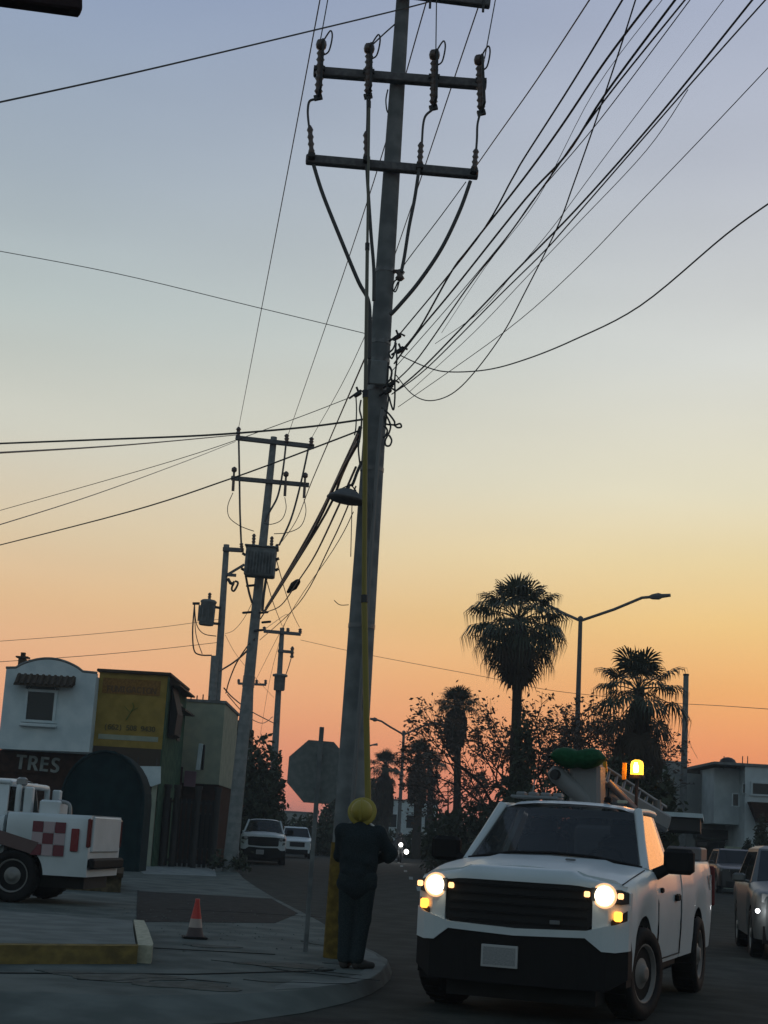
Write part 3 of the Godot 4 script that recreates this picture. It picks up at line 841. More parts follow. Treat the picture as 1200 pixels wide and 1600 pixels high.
	wire([Vector3(-5.079, 14.078, -49.7), Vector3(-5.462, 11.536, -41.914), Vector3(-5.997, 8.109, -31.23), Vector3(-6.374, 5.88, -24)], 0.0093, "slanting wire to the left edge below the faint one", left)
	wire([Vector3(-0.34, 6.235, -17.8), Vector3(-0.931, 6.223, -18.758), Vector3(-2.149, 6.215, -20.737), Vector3(-4.036, 6.274, -23.782), Vector3(-7.925, 6.59, -30)], 0.0110, "lowest slanting wire crossing the second pole's arms to the left edge", left)
	wire([Vector3(-4.186, 8.286, -14), Vector3(-3, 9.299, -15.128), Vector3(-1.453, 10.652, -16.588), Vector3(0.117, 12.029, -18.052), Vector3(0.364, 12.318, -18.3)], 0.0102, "single wire crossing the upper left sky to the top of the near pole", left)
	wire([Vector3(-5.174, 8.339, -18), Vector3(-3.478, 8.094, -17.965), Vector3(-1.711, 7.748, -17.928), Vector3(-0.359, 7.482, -17.9)], 0.0051, "thin wire dropping gently across the left sky to the near pole's band", left)
	wire([Vector3(-15.444, 8.009, -60), Vector3(-12.005, 8.859, -62.718), Vector3(-9.212, 9.633, -64.928), Vector3(-6.859, 10.386, -66.8)], 0.0102, "faint wire low in the left sky behind the can transformer", left)
	wire([Vector3(-14.844, 7.02, -58), Vector3(-11.692, 7.871, -61.508), Vector3(-9.063, 8.655, -64.436), Vector3(-6.944, 9.34, -66.8)], 0.0119, "wire passing just above the white house to the leaning pole", left)
	# far wires at the right
	wire([Vector3(-4.699, 13.109, -95), Vector3(-1.027, 11.956, -90.142), Vector3(3.305, 10.726, -84.42), Vector3(5.893, 10.001, -80.996), Vector3(9.12, 9.052, -76.707), Vector3(14.22, 8.149, -70)], 0.0136, "long thin wire low over the palms from the distant pole to the bare pole")
	wire([Vector3(15.439, 8.719, -76), Vector3(15.736, 8.086, -69.228), Vector3(16.138, 7.177, -60)], 0.0136, "thin wire running right from the bare pole to the edge")
	wire([Vector3(15.483, 7.935, -76), Vector3(15.424, 6.77, -74.866), Vector3(15.624, 5.973, -74)], 0.0085, "short guy wire hanging from the bare pole to the roof")
	# between the second, third and further poles
	wire([Vector3(-4.081, 8.695, -49.4), Vector3(-4.952, 9.009, -56.268), Vector3(-5.855, 9.368, -62.466), Vector3(-6.633, 9.777, -67)], 0.0102, "thin drop wire between the box transformer pole and the leaning pole")
	wire([Vector3(-6.628, 9.721, -67), Vector3(-6.633, 9.553, -73.372), Vector3(-6.415, 9.476, -83.507), Vector3(-6.11, 9.458, -95)], 0.0102, "thin wire from the leaning pole down to the distant thin pole")
	wire([Vector3(-3.946, 7.516, -49.6), Vector3(-4.429, 7.413, -52.502), Vector3(-5.17, 7.395, -56.115), Vector3(-6.026, 7.449, -60)], 0.0340, "thick cable from the second pole's left side down to the leaning pole")
	wire([Vector3(-4.101, 7.361, -49.6), Vector3(-4.87, 7.188, -54.078), Vector3(-5.523, 6.949, -58.69), Vector3(-5.926, 6.762, -62)], 0.0255, "thick cable falling from the second pole onto the shop roof")
	wire([Vector3(-6.019, 6.963, -62), Vector3(-6.087, 7.016, -67.703), Vector3(-6.091, 7.295, -78.823), Vector3(-5.999, 7.896, -95)], 0.0298, "sagging cable from the shop roof to the distant thin pole")
	wire([Vector3(-5.87, 6.714, -62), Vector3(-6.068, 6.82, -74.687), Vector3(-6.039, 7.225, -85.576), Vector3(-6.105, 8.281, -95)], 0.0213, "lower sagging cable looping to the distant thin pole")
	wire([Vector3(-3.419, 10.123, -49.5), Vector3(-3.932, 11.269, -63.745), Vector3(-4.46, 12.624, -80.189), Vector3(-4.832, 13.902, -95)], 0.0170, "wire from the box transformer down to the distant pole's right insulator")
	wire([Vector3(-3.682, 9.408, -49.5), Vector3(-4.527, 11.021, -65.965), Vector3(-5.91, 13.919, -95)], 0.0170, "wire from under the box transformer to the distant pole's head")
	wire([Vector3(-3.676, 7.803, -49.6), Vector3(-3.532, 8.238, -51.2), Vector3(-3.203, 9.024, -54.313), Vector3(-3.621, 8.807, -58.149), Vector3(-4.863, 8.046, -71.274), Vector3(-6.815, 6.68, -95)], 0.0085, "thin wire hanging beside the second pole's right side")
	# the fan of wires that climbs to the upper right
	var fan := "cables fanning from the near pole to the upper right corner"
	wire([Vector3(0.848, 9.588, -17.7), Vector3(0.998, 9.193, -15.961), Vector3(1.223, 8.629, -13.445), Vector3(1.428, 8.113, -11)], 0.0067, "uppermost wire of the right fan, rising from the lowest crossarm's right end", fan)
	wire([Vector3(0.775, 9.448, -17.7), Vector3(0.497, 9.009, -17.739), Vector3(0.155, 8.489, -17.786), Vector3(0.062, 8.338, -17.8)], 0.0067, "wire from the lowest crossarm's right end back to the spool bracket")
	wire([Vector3(0.048, 7.441, -17.8), Vector3(0.794, 7.612, -15.039), Vector3(1.047, 7.758, -13.817), Vector3(1.129, 7.81, -13.419), Vector3(1.415, 7.96, -12.205), Vector3(1.69, 8.14, -11)], 0.0088, "second cable of the right fan, ending at the upper hook", fan, "telephone_cable")
	wire([Vector3(0.118, 7.282, -17.8), Vector3(0.301, 7.347, -17.122), Vector3(0.579, 7.533, -15.793), Vector3(0.745, 7.598, -15.189), Vector3(1.15, 7.75, -13.785), Vector3(1.394, 7.867, -12.9), Vector3(1.659, 8.025, -11.893), Vector3(1.933, 8.156, -11)], 0.0109, "thick cable of the right fan crossed near the top by the steep drop wire", fan, "telephone_cable")
	wire([Vector3(0.02, 7.09, -17.8), Vector3(0.265, 7.206, -16.94), Vector3(0.622, 7.349, -15.785), Vector3(1.189, 7.609, -13.94), Vector3(1.487, 7.713, -13.093), Vector3(1.702, 7.886, -12.26), Vector3(2.096, 8.133, -11)], 0.0109, "thick lumpy cable in the middle of the right fan", fan, "telephone_cable")
	wire([Vector3(0.048, 6.866, -17.8), Vector3(0.304, 6.958, -17.056), Vector3(0.746, 7.245, -15.482), Vector3(1.035, 7.402, -14.566), Vector3(1.363, 7.62, -13.464), Vector3(1.711, 7.866, -12.314), Vector3(2.177, 8.138, -11)], 0.0083, "cable just below the lumpy one in the right fan", fan, "telephone_cable")
	wire([Vector3(-0.005, 6.991, -17.8), Vector3(0.573, 7.22, -16.048), Vector3(1.063, 7.447, -14.538), Vector3(1.294, 7.594, -13.754), Vector3(1.697, 7.79, -12.578), Vector3(2.207, 8.129, -11)], 0.0049, "thin wire hugging the middle cables of the right fan", fan)
	wire([Vector3(0.573, 7.513, -17.8), Vector3(0.962, 7.656, -15.86), Vector3(1.341, 7.761, -14.237), Vector3(1.635, 7.997, -12.389), Vector3(1.995, 8.126, -11)], 0.0031, "faint bluish wire high in the right fan", fan)
	wire([Vector3(0.502, 7.37, -17.8), Vector3(0.956, 7.375, -16.571), Vector3(1.227, 7.47, -15.62), Vector3(1.401, 7.534, -15.016), Vector3(1.582, 7.619, -14.348), Vector3(1.913, 7.814, -13.05), Vector3(2.48, 8.157, -11)], 0.0037, "thin lone wire between the two groups of the right fan", fan)
	wire([Vector3(0.047, 6.737, -17.8), Vector3(0.382, 6.848, -17.011), Vector3(0.903, 7.094, -15.677), Vector3(1.214, 7.249, -14.888), Vector3(1.669, 7.468, -13.774), Vector3(2.203, 7.797, -12.404), Vector3(2.733, 8.207, -11)], 0.0099, "upper thick cable of the lower group in the right fan", fan, "telephone_cable")
	wire([Vector3(0.011, 6.703, -17.8), Vector3(0.398, 6.799, -16.974), Vector3(1.078, 7.12, -15.318), Vector3(1.445, 7.293, -14.451), Vector3(1.68, 7.437, -13.853), Vector3(2.404, 7.919, -12.031), Vector3(2.845, 8.214, -11)], 0.0073, "lower cable of the lower group in the right fan", fan, "telephone_cable")
	wire([Vector3(0.224, 6.748, -17.8), Vector3(0.85, 6.84, -15.745), Vector3(1.254, 6.946, -14.332), Vector3(1.598, 7.043, -13.152), Vector3(1.997, 7.172, -11.807), Vector3(2.174, 7.314, -11)], 0.0037, "thin wire along the lower group of the right fan", fan)
	wire([Vector3(0.096, 6.548, -17.8), Vector3(1.166, 6.757, -15.38), Vector3(1.717, 6.962, -14.022), Vector3(2.136, 7.193, -12.901), Vector3(2.502, 7.402, -11.946), Vector3(2.872, 7.63, -11)], 0.0042, "thin wire below the fan, reaching the right edge", fan)
	wire([Vector3(0.051, 6.946, -17.8), Vector3(0.234, 6.591, -17.319), Vector3(0.439, 6.399, -16.935), Vector3(0.673, 6.362, -16.497), Vector3(0.882, 6.453, -15.952), Vector3(1.117, 6.646, -15.163), Vector3(1.271, 6.856, -14.466), Vector3(1.464, 7.158, -13.525), Vector3(1.543, 7.367, -12.946), Vector3(1.644, 7.679, -12.129), Vector3(1.721, 7.947, -11.467), Vector3(1.771, 8.146, -11)], 0.0067, "drop wire that hangs in a deep loop and then rises steeply across the fan", "", "telephone_cable")
	wire([Vector3(0.084, 7.199, -17.8), Vector3(0.386, 6.859, -17.118), Vector3(0.629, 6.651, -16.598), Vector3(1.009, 6.448, -15.794), Vector3(1.349, 6.345, -15.042), Vector3(1.726, 6.284, -14.164), Vector3(2.182, 6.268, -13.051), Vector3(2.641, 6.423, -11.686), Vector3(2.901, 6.478, -11)], 0.0074, "lowest slack cable curving away to the right edge", "", "telephone_cable")


# ---------------------------------------------------------------- vehicles: x across, y up, z forward, origin on the ground under the front bumper
func at_z(t: Array, z: float) -> float:   # piecewise linear through [z, value], z falling
	for i in t.size() - 1:
		if z >= t[i + 1][0]:
			return lerpf(t[i][1], t[i + 1][1], clampf((z - t[i][0]) / (t[i + 1][0] - t[i][0]), 0.0, 1.0))
	return t[-1][1]


func stations(z0: float, z1: float, arches: Array, gap := 0.16) -> Array:
	var zs := [z0, z1]
	var n := int(ceil((z0 - z1) / gap))
	for k in n: zs.append(lerpf(z0, z1, float(k) / n))
	for a in arches:
		for k in 17: zs.append(a[0] + a[1] * cos(PI * k / 16.0))
		zs.append(a[0] + a[1] + 0.004)
		zs.append(a[0] - a[1] - 0.004)
	zs = zs.filter(func(z): return z <= z0 + 1e-5 and z >= z1 - 1e-5)
	zs.sort()
	zs.reverse()
	return zs


# the sheet metal between two stations; s: hw, nose, tail, sill, arches, sh (shoulder heights), mid (heights on the centre line), open (floor height inside, or null)
func hull(st: SurfaceTool, s: Dictionary, z0: float, z1: float, cap0 := false, cap1 := false) -> void:
	st.set_smooth_group(0)
	var rows := []
	for z in stations(z0, z1, s.arches):
		var sh := at_z(s.sh, z)
		var low: float = s.sill
		for a in s.arches:
			var d: float = absf(z - a[0])
			if d <= a[1] + 0.001: low = maxf(low, a[2] + sqrt(maxf(0.0, a[1] * a[1] - d * d)))
		var w := at_z(s.w, z)
		var mid := at_z(s.mid, z)
		var half := [Vector2(w * 0.965, low), Vector2(w * 0.985, lerpf(low, sh, 0.22)), Vector2(w, lerpf(low, sh, 0.48)), Vector2(w * 0.997, lerpf(low, sh, 0.72)), Vector2(w * 0.975, lerpf(low, sh, 0.92)), Vector2(w * 0.945, sh)]
		if s.get("open") == null:
			half.append_array([Vector2(w * 0.86, lerpf(sh, mid, 0.45)), Vector2(w * 0.6, lerpf(sh, mid, 0.8)), Vector2(w * 0.52, lerpf(sh, mid, 0.8) + s.get("bulge", 0.0)), Vector2(0, mid + s.get("bulge", 0.0))])
		else:
			half.append_array([Vector2(w * 0.86, sh - 0.005), Vector2(w * 0.85, s.open), Vector2(w * 0.4, s.open), Vector2(0, s.open)])
		var row := []
		for p in half: row.append(Vector3(p.x, p.y, z))
		for k in range(half.size() - 2, -1, -1): row.append(Vector3(-half[k].x, half[k].y, z))
		rows.append(row)
	for i in rows.size() - 1:
		var ref := Vector3(0, 0.6, (rows[i][0].z + rows[i + 1][0].z) * 0.5)
		for k in rows[i].size() - 1: quad_o(st, rows[i][k], rows[i][k + 1], rows[i + 1][k + 1], rows[i + 1][k], ref)
	st.set_smooth_group(FLAT)
	for e in [[cap0, rows[0], 1.0], [cap1, rows[-1], -1.0]]:
		if not e[0]: continue
		var r: Array = e[1]
		for k in r.size() / 2: quad_o(st, r[k], r[k + 1], r[r.size() - 2 - k], r[r.size() - 1 - k], r[0] * Vector3(0, 1, 1) - Vector3(0, 0, e[2]))


# how far the front falls back at x: gently, then round the corner
func bowed(x: float) -> float:
	return 0.8 * x * x + 14.0 * pow(maxf(0.0, absf(x) - 0.78), 2.0)


# a band across the curved front: columns of [x, low, high]
func band(st: SurfaceTool, cols: Array, bow: float, off: float, depth: float, z0 := 0.0, facing := 1.0) -> void:
	st.set_smooth_group(FLAT)
	var c := []
	for i in cols.size() - 1:
		var n := maxi(1, int(absf(cols[i + 1][0] - cols[i][0]) / 0.12))
		for k in n:
			var t := float(k) / n
			c.append([lerpf(cols[i][0], cols[i + 1][0], t), lerpf(cols[i][1], cols[i + 1][1], t), lerpf(cols[i][2], cols[i + 1][2], t)])
	c.append(cols[-1])
	var rings := []
	for p in c:
		var z: float = z0 + facing * (off - bow * bowed(p[0]))
		var zb := z - facing * depth
		rings.append([Vector3(p[0], p[1], z), Vector3(p[0], p[2], z), Vector3(p[0], p[2], zb), Vector3(p[0], p[1], zb)])
	loft(st, rings, true, true, FLAT)


func wheel(parent: Node3D, at: Vector3, r: float, w: float, rim_m: Material, steer := 0.0, side := 1.0, holes := 8) -> void:
	var xf := Transform3D(Basis(Vector3.UP, steer) * Basis(Vector3.BACK, -PI / 2 * side), at)   # the wheel's y axis points outwards
	var st := mb()
	lathe(st, [[r * 0.64, -w * 0.5], [r * 0.93, -w * 0.5], [r, -w * 0.36], [r, w * 0.36], [r * 0.93, w * 0.5], [r * 0.66, w * 0.47], [r * 0.63, w * 0.3]], 28, xf)
	for k in 28:
		var a := TAU * k / 28
		box(st, xf * Vector3(cos(a) * r, 0, sin(a) * r), Vector3(0.02, w * 0.7, 0.03), xf.basis * Basis(Vector3.UP, -a))
	var tyre := piece("wheel", commit(st, M.rubber), parent)
	st = mb()
	lathe(st, [[r * 0.64, -w * 0.3], [r * 0.645, w * 0.44], [r * 0.6, w * 0.43], [r * 0.56, w * 0.2], [r * 0.4, w * 0.24], [r * 0.27, w * 0.36], [r * 0.2, w * 0.38], [r * 0.17, w * 0.47], [r * 0.1, w * 0.49]], 24, xf)
	piece("rim", commit(st, rim_m), tyre)
	st = mb()
	for k in holes:
		var a := TAU * k / holes
		lathe(st, [[r * 0.055, -0.02], [r * 0.055, 0.012], [r * 0.03, 0.014]], 8, xf * Transform3D(Basis(), Vector3(cos(a) * r * 0.47, w * 0.235, sin(a) * r * 0.47)))
	var vents := piece("vent_hole", commit(st, M.dark), tyre)
	vents.set_meta("kind", "stuff")


func pane(st: SurfaceTool, a: Vector3, b: Vector3, c: Vector3, d: Vector3, inset_x: float, inset_lo: float, inset_hi: float, out: Vector3) -> void:
	var q := []
	for p in [[inset_x, inset_lo], [1.0 - inset_x, inset_lo], [1.0 - inset_x, 1.0 - inset_hi], [inset_x, 1.0 - inset_hi]]:
		q.append(a.lerp(b, p[0]).lerp(d.lerp(c, p[0]), p[1]) + out)
	var back := []
	for p in q: back.append(p - out * 1.8)
	loft(st, [back, q], true, true, FLAT)


# a full-size pickup, 5.6 m long
func pickup(o: Node3D, paint: Material, rim_m: Material, lights_on: bool, steer: float, short := 0.0) -> void:
	var tail := -5.62 + short
	var axle := -4.42 + short
	var s := {"sill": 0.45, "arches": [[-0.98, 0.5, 0.42], [axle, 0.5, 0.42]], "w": [[-0.18, 0.95], [-0.27, 0.965], [-0.5, 0.99], [-0.98, 1.01], [-1.6, 1.0], [axle + 0.6, 1.0], [axle, 1.01], [tail + 0.3, 0.99], [tail, 0.96]], "sh": [[-0.18, 1.18], [-0.6, 1.24], [-1.45, 1.31], [-2.98, 1.33], [-3.04, 1.41], [tail, 1.42]], "mid": [[-0.18, 1.275], [-0.6, 1.335], [-1.45, 1.395]], "bulge": 0.028, "open": null}
	var st := mb()
	hull(st, s, -0.25, -1.45, true, false)
	s.open = 0.7
	hull(st, s, -1.45, -3.0, true, true)
	var body := part("body", st, paint, o)
	st = mb()
	s.open = 0.98
	hull(st, s, -3.06, tail, true, true)
	part("cargo_bed", st, paint, o)
	# nose above the grille
	st = mb()
	st.set_smooth_group(0)
	var prev := []
	for k in 25:
		var x := lerpf(-0.94, 0.94, k / 24.0)
		var z := -0.2 * bowed(x)
		var e := clampf((0.97 - absf(x)) / 0.45, 0.0, 1.0)
		var top: float = lerpf(1.18, 1.275, clampf((0.955 - absf(x)) / 0.5, 0.0, 1.0)) + (0.028 if absf(x) < 0.5 else 0.0)
		var col := [Vector3(x, 1.12 + 0.055 * e, z), Vector3(x, 1.15 + 0.07 * e, z - 0.004), Vector3(x, lerpf(1.15 + 0.07 * e, top, 0.75), z - 0.05), Vector3(x, top, minf(-0.25, z - 0.02))]
		if prev:
			for j in 3: quad_o(st, prev[j], prev[j + 1], col[j + 1], col[j], Vector3(x, 0.7, -0.6))
		prev = col
	part("nose_panel", st, paint, o)
	# hood seams and wipers
	st = mb()
	for sx in [-1.0, 1.0]:
		tube(st, curve([Vector3(sx * 0.9, 1.2, -0.22), Vector3(sx * 0.915, 1.268, -0.7), Vector3(sx * 0.9, 1.323, -1.3)]), 0.006, 4)
	tube(st, [Vector3(-0.86, 1.345, -1.4), Vector3(-0.4, 1.42, -1.32), Vector3(0, 1.435, -1.29), Vector3(0.4, 1.42, -1.32), Vector3(0.86, 1.345, -1.4)], 0.014, 4)
	part("hood_seam", st, M.rubber, o).set_meta("kind", "stuff")
	# grille with its slats
	st = mb()
	band(st, [[-0.7, 1.0, 1.18], [-0.66, 0.84, 1.185], [-0.6, 0.76, 1.19], [0.6, 0.76, 1.19], [0.66, 0.84, 1.185], [0.7, 1.0, 1.18]], 0.2, -0.012, 0.1)
	var grille := part("grille", st, M.dark, o)
	for k in 5:
		st = mb()
		var y := 0.81 + k * 0.077
		band(st, [[-0.63, y, y + 0.022], [0.63, y, y + 0.022]], 0.2, 0.0, 0.03)
		piece("slat", commit(st, M.rubber), grille)
	# white bumper bracket and black lower bumper
	st = mb()
	band(st, [[-0.968, 0.64, 0.9], [-0.87, 0.625, 0.86], [-0.76, 0.63, 0.835], [-0.62, 0.735, 0.795], [0, 0.715, 0.775], [0.62, 0.735, 0.795], [0.76, 0.63, 0.835], [0.87, 0.625, 0.86], [0.968, 0.64, 0.9]], 0.2, 0.05, 0.12)
	part("bumper", st, paint, o)
	st = mb()
	band(st, [[-0.965, 0.4, 0.74], [-0.8, 0.3, 0.74], [0.8, 0.3, 0.74], [0.965, 0.4, 0.74]], 0.2, 0.035, 0.2)
	for sx in [-1.0, 1.0]: box(st, Vector3(sx * 0.89, 0.46, -0.34), Vector3(0.12, 0.26, 0.24))
	part("lower_bumper", st, M.rubber, o)
	for sx in [-1.0, 1.0]:
		st = mb()
		band(st, [[sx * 0.67, 0.78, 1.17], [sx * 0.8, 0.74, 1.165], [sx * 0.97, 0.76, 1.13]], 0.2, 0.01, 0.1)
		part("corner_panel", st, paint, o)
		st = mb()
		band(st, [[sx * 0.83, 0.8, 0.89], [sx * 0.95, 0.8, 0.98]], 0.2, 0.02, 0.1)
		part("air_intake", st, M.dark, o)
	# headlights: housing, reflector, lens
	for sx in [-1.0, 1.0]:
		st = mb()
		band(st, [[sx * 0.66, 1.055, 1.165], [sx * 0.9, 1.03, 1.155], [sx * 0.96, 1.04, 1.13]], 0.2, 0.018, 0.08)
		var hl := part("headlight", st, M.dark_metal, o)
		var c := Vector3(sx * 0.77, 1.1, 0.02 - 0.2 * bowed(0.77))
		st = mb()
		lathe(st, [[0.02, 0.05], [0.06, 0.042], [0.08, 0.03], [0.085, 0.0], [0.075, -0.02]], 20, Transform3D(Basis(Vector3.RIGHT, PI / 2), c))
		piece("lamp_lens", commit(st, M.headlight if lights_on else M.lens), hl)
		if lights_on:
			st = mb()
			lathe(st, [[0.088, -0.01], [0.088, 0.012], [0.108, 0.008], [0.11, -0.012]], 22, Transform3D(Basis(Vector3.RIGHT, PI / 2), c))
			piece("halo_ring", commit(st, glow(Color(1.0, 0.55, 0.28), 0.9)), hl)  # added glowing ring imitating the warm halo round the lens, no lamp part
			for dx in [-0.15, 0.145]:
				st = mb()
				cbox(st, c + Vector3(sx * dx, 0.005, 0.012 - 0.02 * dx), Vector3(0.05, 0.05, 0.03), 0.008)
				piece("side_lamp", commit(st, M.amber_soft), hl)
			var sp := SpotLight3D.new()
			sp.name = "headlight_beam"
			add_child(sp)
			sp.global_transform = o.transform * Transform3D(Basis(Vector3.UP, PI) * Basis(Vector3.RIGHT, deg_to_rad(-4.0)), c + Vector3(0, 0, 0.07))
			sp.spot_angle = 38.0
			sp.spot_range = 60.0
			sp.spot_attenuation = 2.0
			sp.light_energy = 1.6
			sp.light_color = Color(1.0, 0.9, 0.76)
			sp.light_size = 0.08
			sp.shadow_enabled = true
		st = mb()
		cbox(st, Vector3(sx * 0.885, 0.93, -0.2 * bowed(0.885) + 0.03), Vector3(0.07, 0.085, 0.05), 0.012)
		part("marker_lamp", st, M.amber if lights_on else M.lens, o)
	# plate
	st = mb()
	cbox(st, Vector3(-0.12, 0.53, 0.045), Vector3(0.33, 0.19, 0.02), 0.004)
	var plate := part("licence_plate", st, M.plate, o)
	st = mb()
	box(st, Vector3(-0.12, 0.53, 0.056), Vector3(0.29, 0.15, 0.004))
	piece("plate_field", commit(st, M.plate_field), plate)
	# glasshouse
	var base_l := []
	var top_l := []
	for k in 9:
		var t := lerpf(-1.0, 1.0, k / 8.0)
		base_l.append(Vector3(0.85 * t, 1.405 - 0.04 * t * t, -1.27 - 0.17 * t * t))
		top_l.append(Vector3(0.675 * t, 1.905 - 0.02 * t * t, -1.95 - 0.09 * t * t))
	st = mb()
	st.set_smooth_group(0)
	for k in 8: quad_o(st, base_l[k], base_l[k + 1], top_l[k + 1], top_l[k], Vector3(0, 1.2, -3))
	part("windshield", st, M.car_glass, o)
	for sx in [-1.0, 1.0]:
		st = mb()
		tube(st, [Vector3(sx * 0.88, 1.31, -1.43), Vector3(sx * 0.79, 1.6, -1.72), Vector3(sx * 0.7, 1.885, -2.02)], [0.05, 0.042, 0.045], 8)
		part("windshield_pillar", st, paint, o)
		st = mb()
		prism(st, PackedVector2Array([Vector2(-2.62, 1.2), Vector2(-3.0, 1.2), Vector2(-2.93, 1.88), Vector2(-2.72, 1.88)]), -0.025, 0.025, Transform3D(Basis(Vector3(0, 0, 1), Vector3(-sx * 0.33, 0.94, 0).normalized() * 1.06, Vector3(sx, 0.3, 0).normalized()), Vector3(sx * (0.9 + 0.42), -0.0, 0)))
		part("rear_pillar", st, paint, o)
		st = mb()
		quad_o(st, Vector3(sx * 0.895, 1.31, -1.5), Vector3(sx * 0.9, 1.32, -2.72), Vector3(sx * 0.7, 1.875, -2.76), Vector3(sx * 0.7, 1.875, -2.05), Vector3(0, 1.2, -2.2))
		part("side_window", st, M.car_glass, o)
		st = mb()
		tube(st, curve([Vector3(sx * 0.7, 1.88, -2.0), Vector3(sx * 0.7, 1.89, -2.5), Vector3(sx * 0.695, 1.88, -2.95)]), 0.035, 6)
		tube(st, [Vector3(sx * 0.91, 1.31, -1.42), Vector3(sx * 0.915, 1.325, -2.98)], 0.02, 6)
		part("door_frame", st, paint, o)
		st = mb()
		cbox(st, Vector3(sx * 1.02, 1.06, -2.62), Vector3(0.04, 0.07, 0.2), 0.015)
		part("door_handle", st, M.rubber, o)
		st = mb()
		for z in [-1.55, -2.95]: tube(st, [Vector3(sx * 0.945, 1.32, z), Vector3(sx * 1.0, 1.02, z), Vector3(sx * 1.002, 0.75, z), Vector3(sx * 0.985, 0.5, z)], 0.007, 4)
		tube(st, [Vector3(sx * 0.99, 0.5, -1.55), Vector3(sx * 0.99, 0.5, -2.95)], 0.007, 4)
		part("door_seam", st, M.rubber, o).set_meta("kind", "stuff")
		st = mb()
		cbox(st, Vector3(sx * 1.17, 1.42, -1.66), Vector3(0.29, 0.24, 0.13), 0.035, Basis(Vector3.UP, sx * -0.12))
		tube(st, [Vector3(sx * 0.92, 1.27, -1.62), Vector3(sx * 1.06, 1.35, -1.66)], [0.06, 0.05], 8)
		part("mirror", st, M.rubber, o)
		wheel(o, Vector3(sx * 0.87, 0.41, -0.98), 0.41, 0.27, rim_m, steer, sx)
		wheel(o, Vector3(sx * 0.87, 0.41, axle), 0.41, 0.27, rim_m, 0.0, sx)
		st = mb()
		cbox(st, Vector3(sx * 0.93, 1.14, tail + 0.01), Vector3(0.13, 0.46, 0.05), 0.015)
		part("tail_light", st, M.red_lens, o)
	st = mb()
	st.set_smooth_group(0)
	var rr := []
	for z in [-1.93, -2.05, -2.5, -2.85, -2.97]:
		var row := []
		for k in 9:
			var t := lerpf(-1.0, 1.0, k / 8.0)
			row.append(Vector3(0.7 * t, 1.925 + 0.03 * (1.0 - t * t) - (0.03 if z < -2.9 or z > -2.0 else 0.0) - 0.045 * pow(absf(t), 6.0), z - (0.09 * t * t if z > -2.2 else 0.0)))
		rr.append(row)
	for i in 4:
		for k in 8: quad_o(st, rr[i][k], rr[i][k + 1], rr[i + 1][k + 1], rr[i + 1][k], Vector3(0, 1.0, -2.5))
	part("roof", st, paint, o)
	st = mb()
	box(st, Vector3(0, 1.34, -2.985), Vector3(1.8, 0.16, 0.04))
	box(st, Vector3(0, 1.855, -2.955), Vector3(1.38, 0.08, 0.05))
	part("cab_back", st, paint, o)
	st = mb()
	quad_o(st, Vector3(-0.8, 1.42, -2.99), Vector3(0.8, 1.42, -2.99), Vector3(0.66, 1.83, -2.97), Vector3(-0.66, 1.83, -2.97), Vector3(0, 1.5, -2.0))
	part("rear_window", st, M.car_glass, o)
	# inside and underneath
	st = mb()
	cbox(st, Vector3(0, 1.22, -1.62), Vector3(1.66, 0.24, 0.36), 0.06)
	box(st, Vector3(0, 0.74, -2.2), Vector3(1.6, 0.06, 1.5))
	part("dashboard", st, M.dark, o)
	for sx in [-0.42, 0.42]:
		st = mb()
		cbox(st, Vector3(sx, 1.28, -2.66), Vector3(0.5, 0.72, 0.18), 0.07, Basis(Vector3.RIGHT, -0.18))
		cbox(st, Vector3(sx, 1.7, -2.74), Vector3(0.27, 0.18, 0.11), 0.04, Basis(Vector3.RIGHT, -0.18))
		cbox(st, Vector3(sx, 0.92, -2.35), Vector3(0.5, 0.16, 0.5), 0.06)
		part("seat", st, M.dark_metal, o)
	st = mb()
	tube(st, ring_at(Vector3(0.4, 1.34, -1.92), Vector3.RIGHT, Vector3(0, 0.9, -0.4).normalized(), 0.19, 16) + [Vector3(0.59, 1.34, -1.92)], 0.018, 6)
	part("steering_wheel", st, M.rubber, o)
	st = mb()
	box(st, Vector3(0, 0.5, -0.95), Vector3(1.36, 0.7, 1.4))
	box(st, Vector3(0, 0.55, axle), Vector3(1.36, 0.6, 2.2))
	box(st, Vector3(0, 0.5, -2.6), Vector3(1.7, 0.3, 1.9))
	part("underbody", st, M.dark, o)
	# tailgate and rear bumper
	st = mb()
	cbox(st, Vector3(0, 1.12, tail - 0.01), Vector3(1.64, 0.56, 0.05), 0.015)
	part("tailgate", st, paint, o)
	st = mb()
	cbox(st, Vector3(0, 0.66, tail - 0.05), Vector3(1.86, 0.17, 0.12), 0.03)
	part("rear_bumper", st, M.rubber, o)


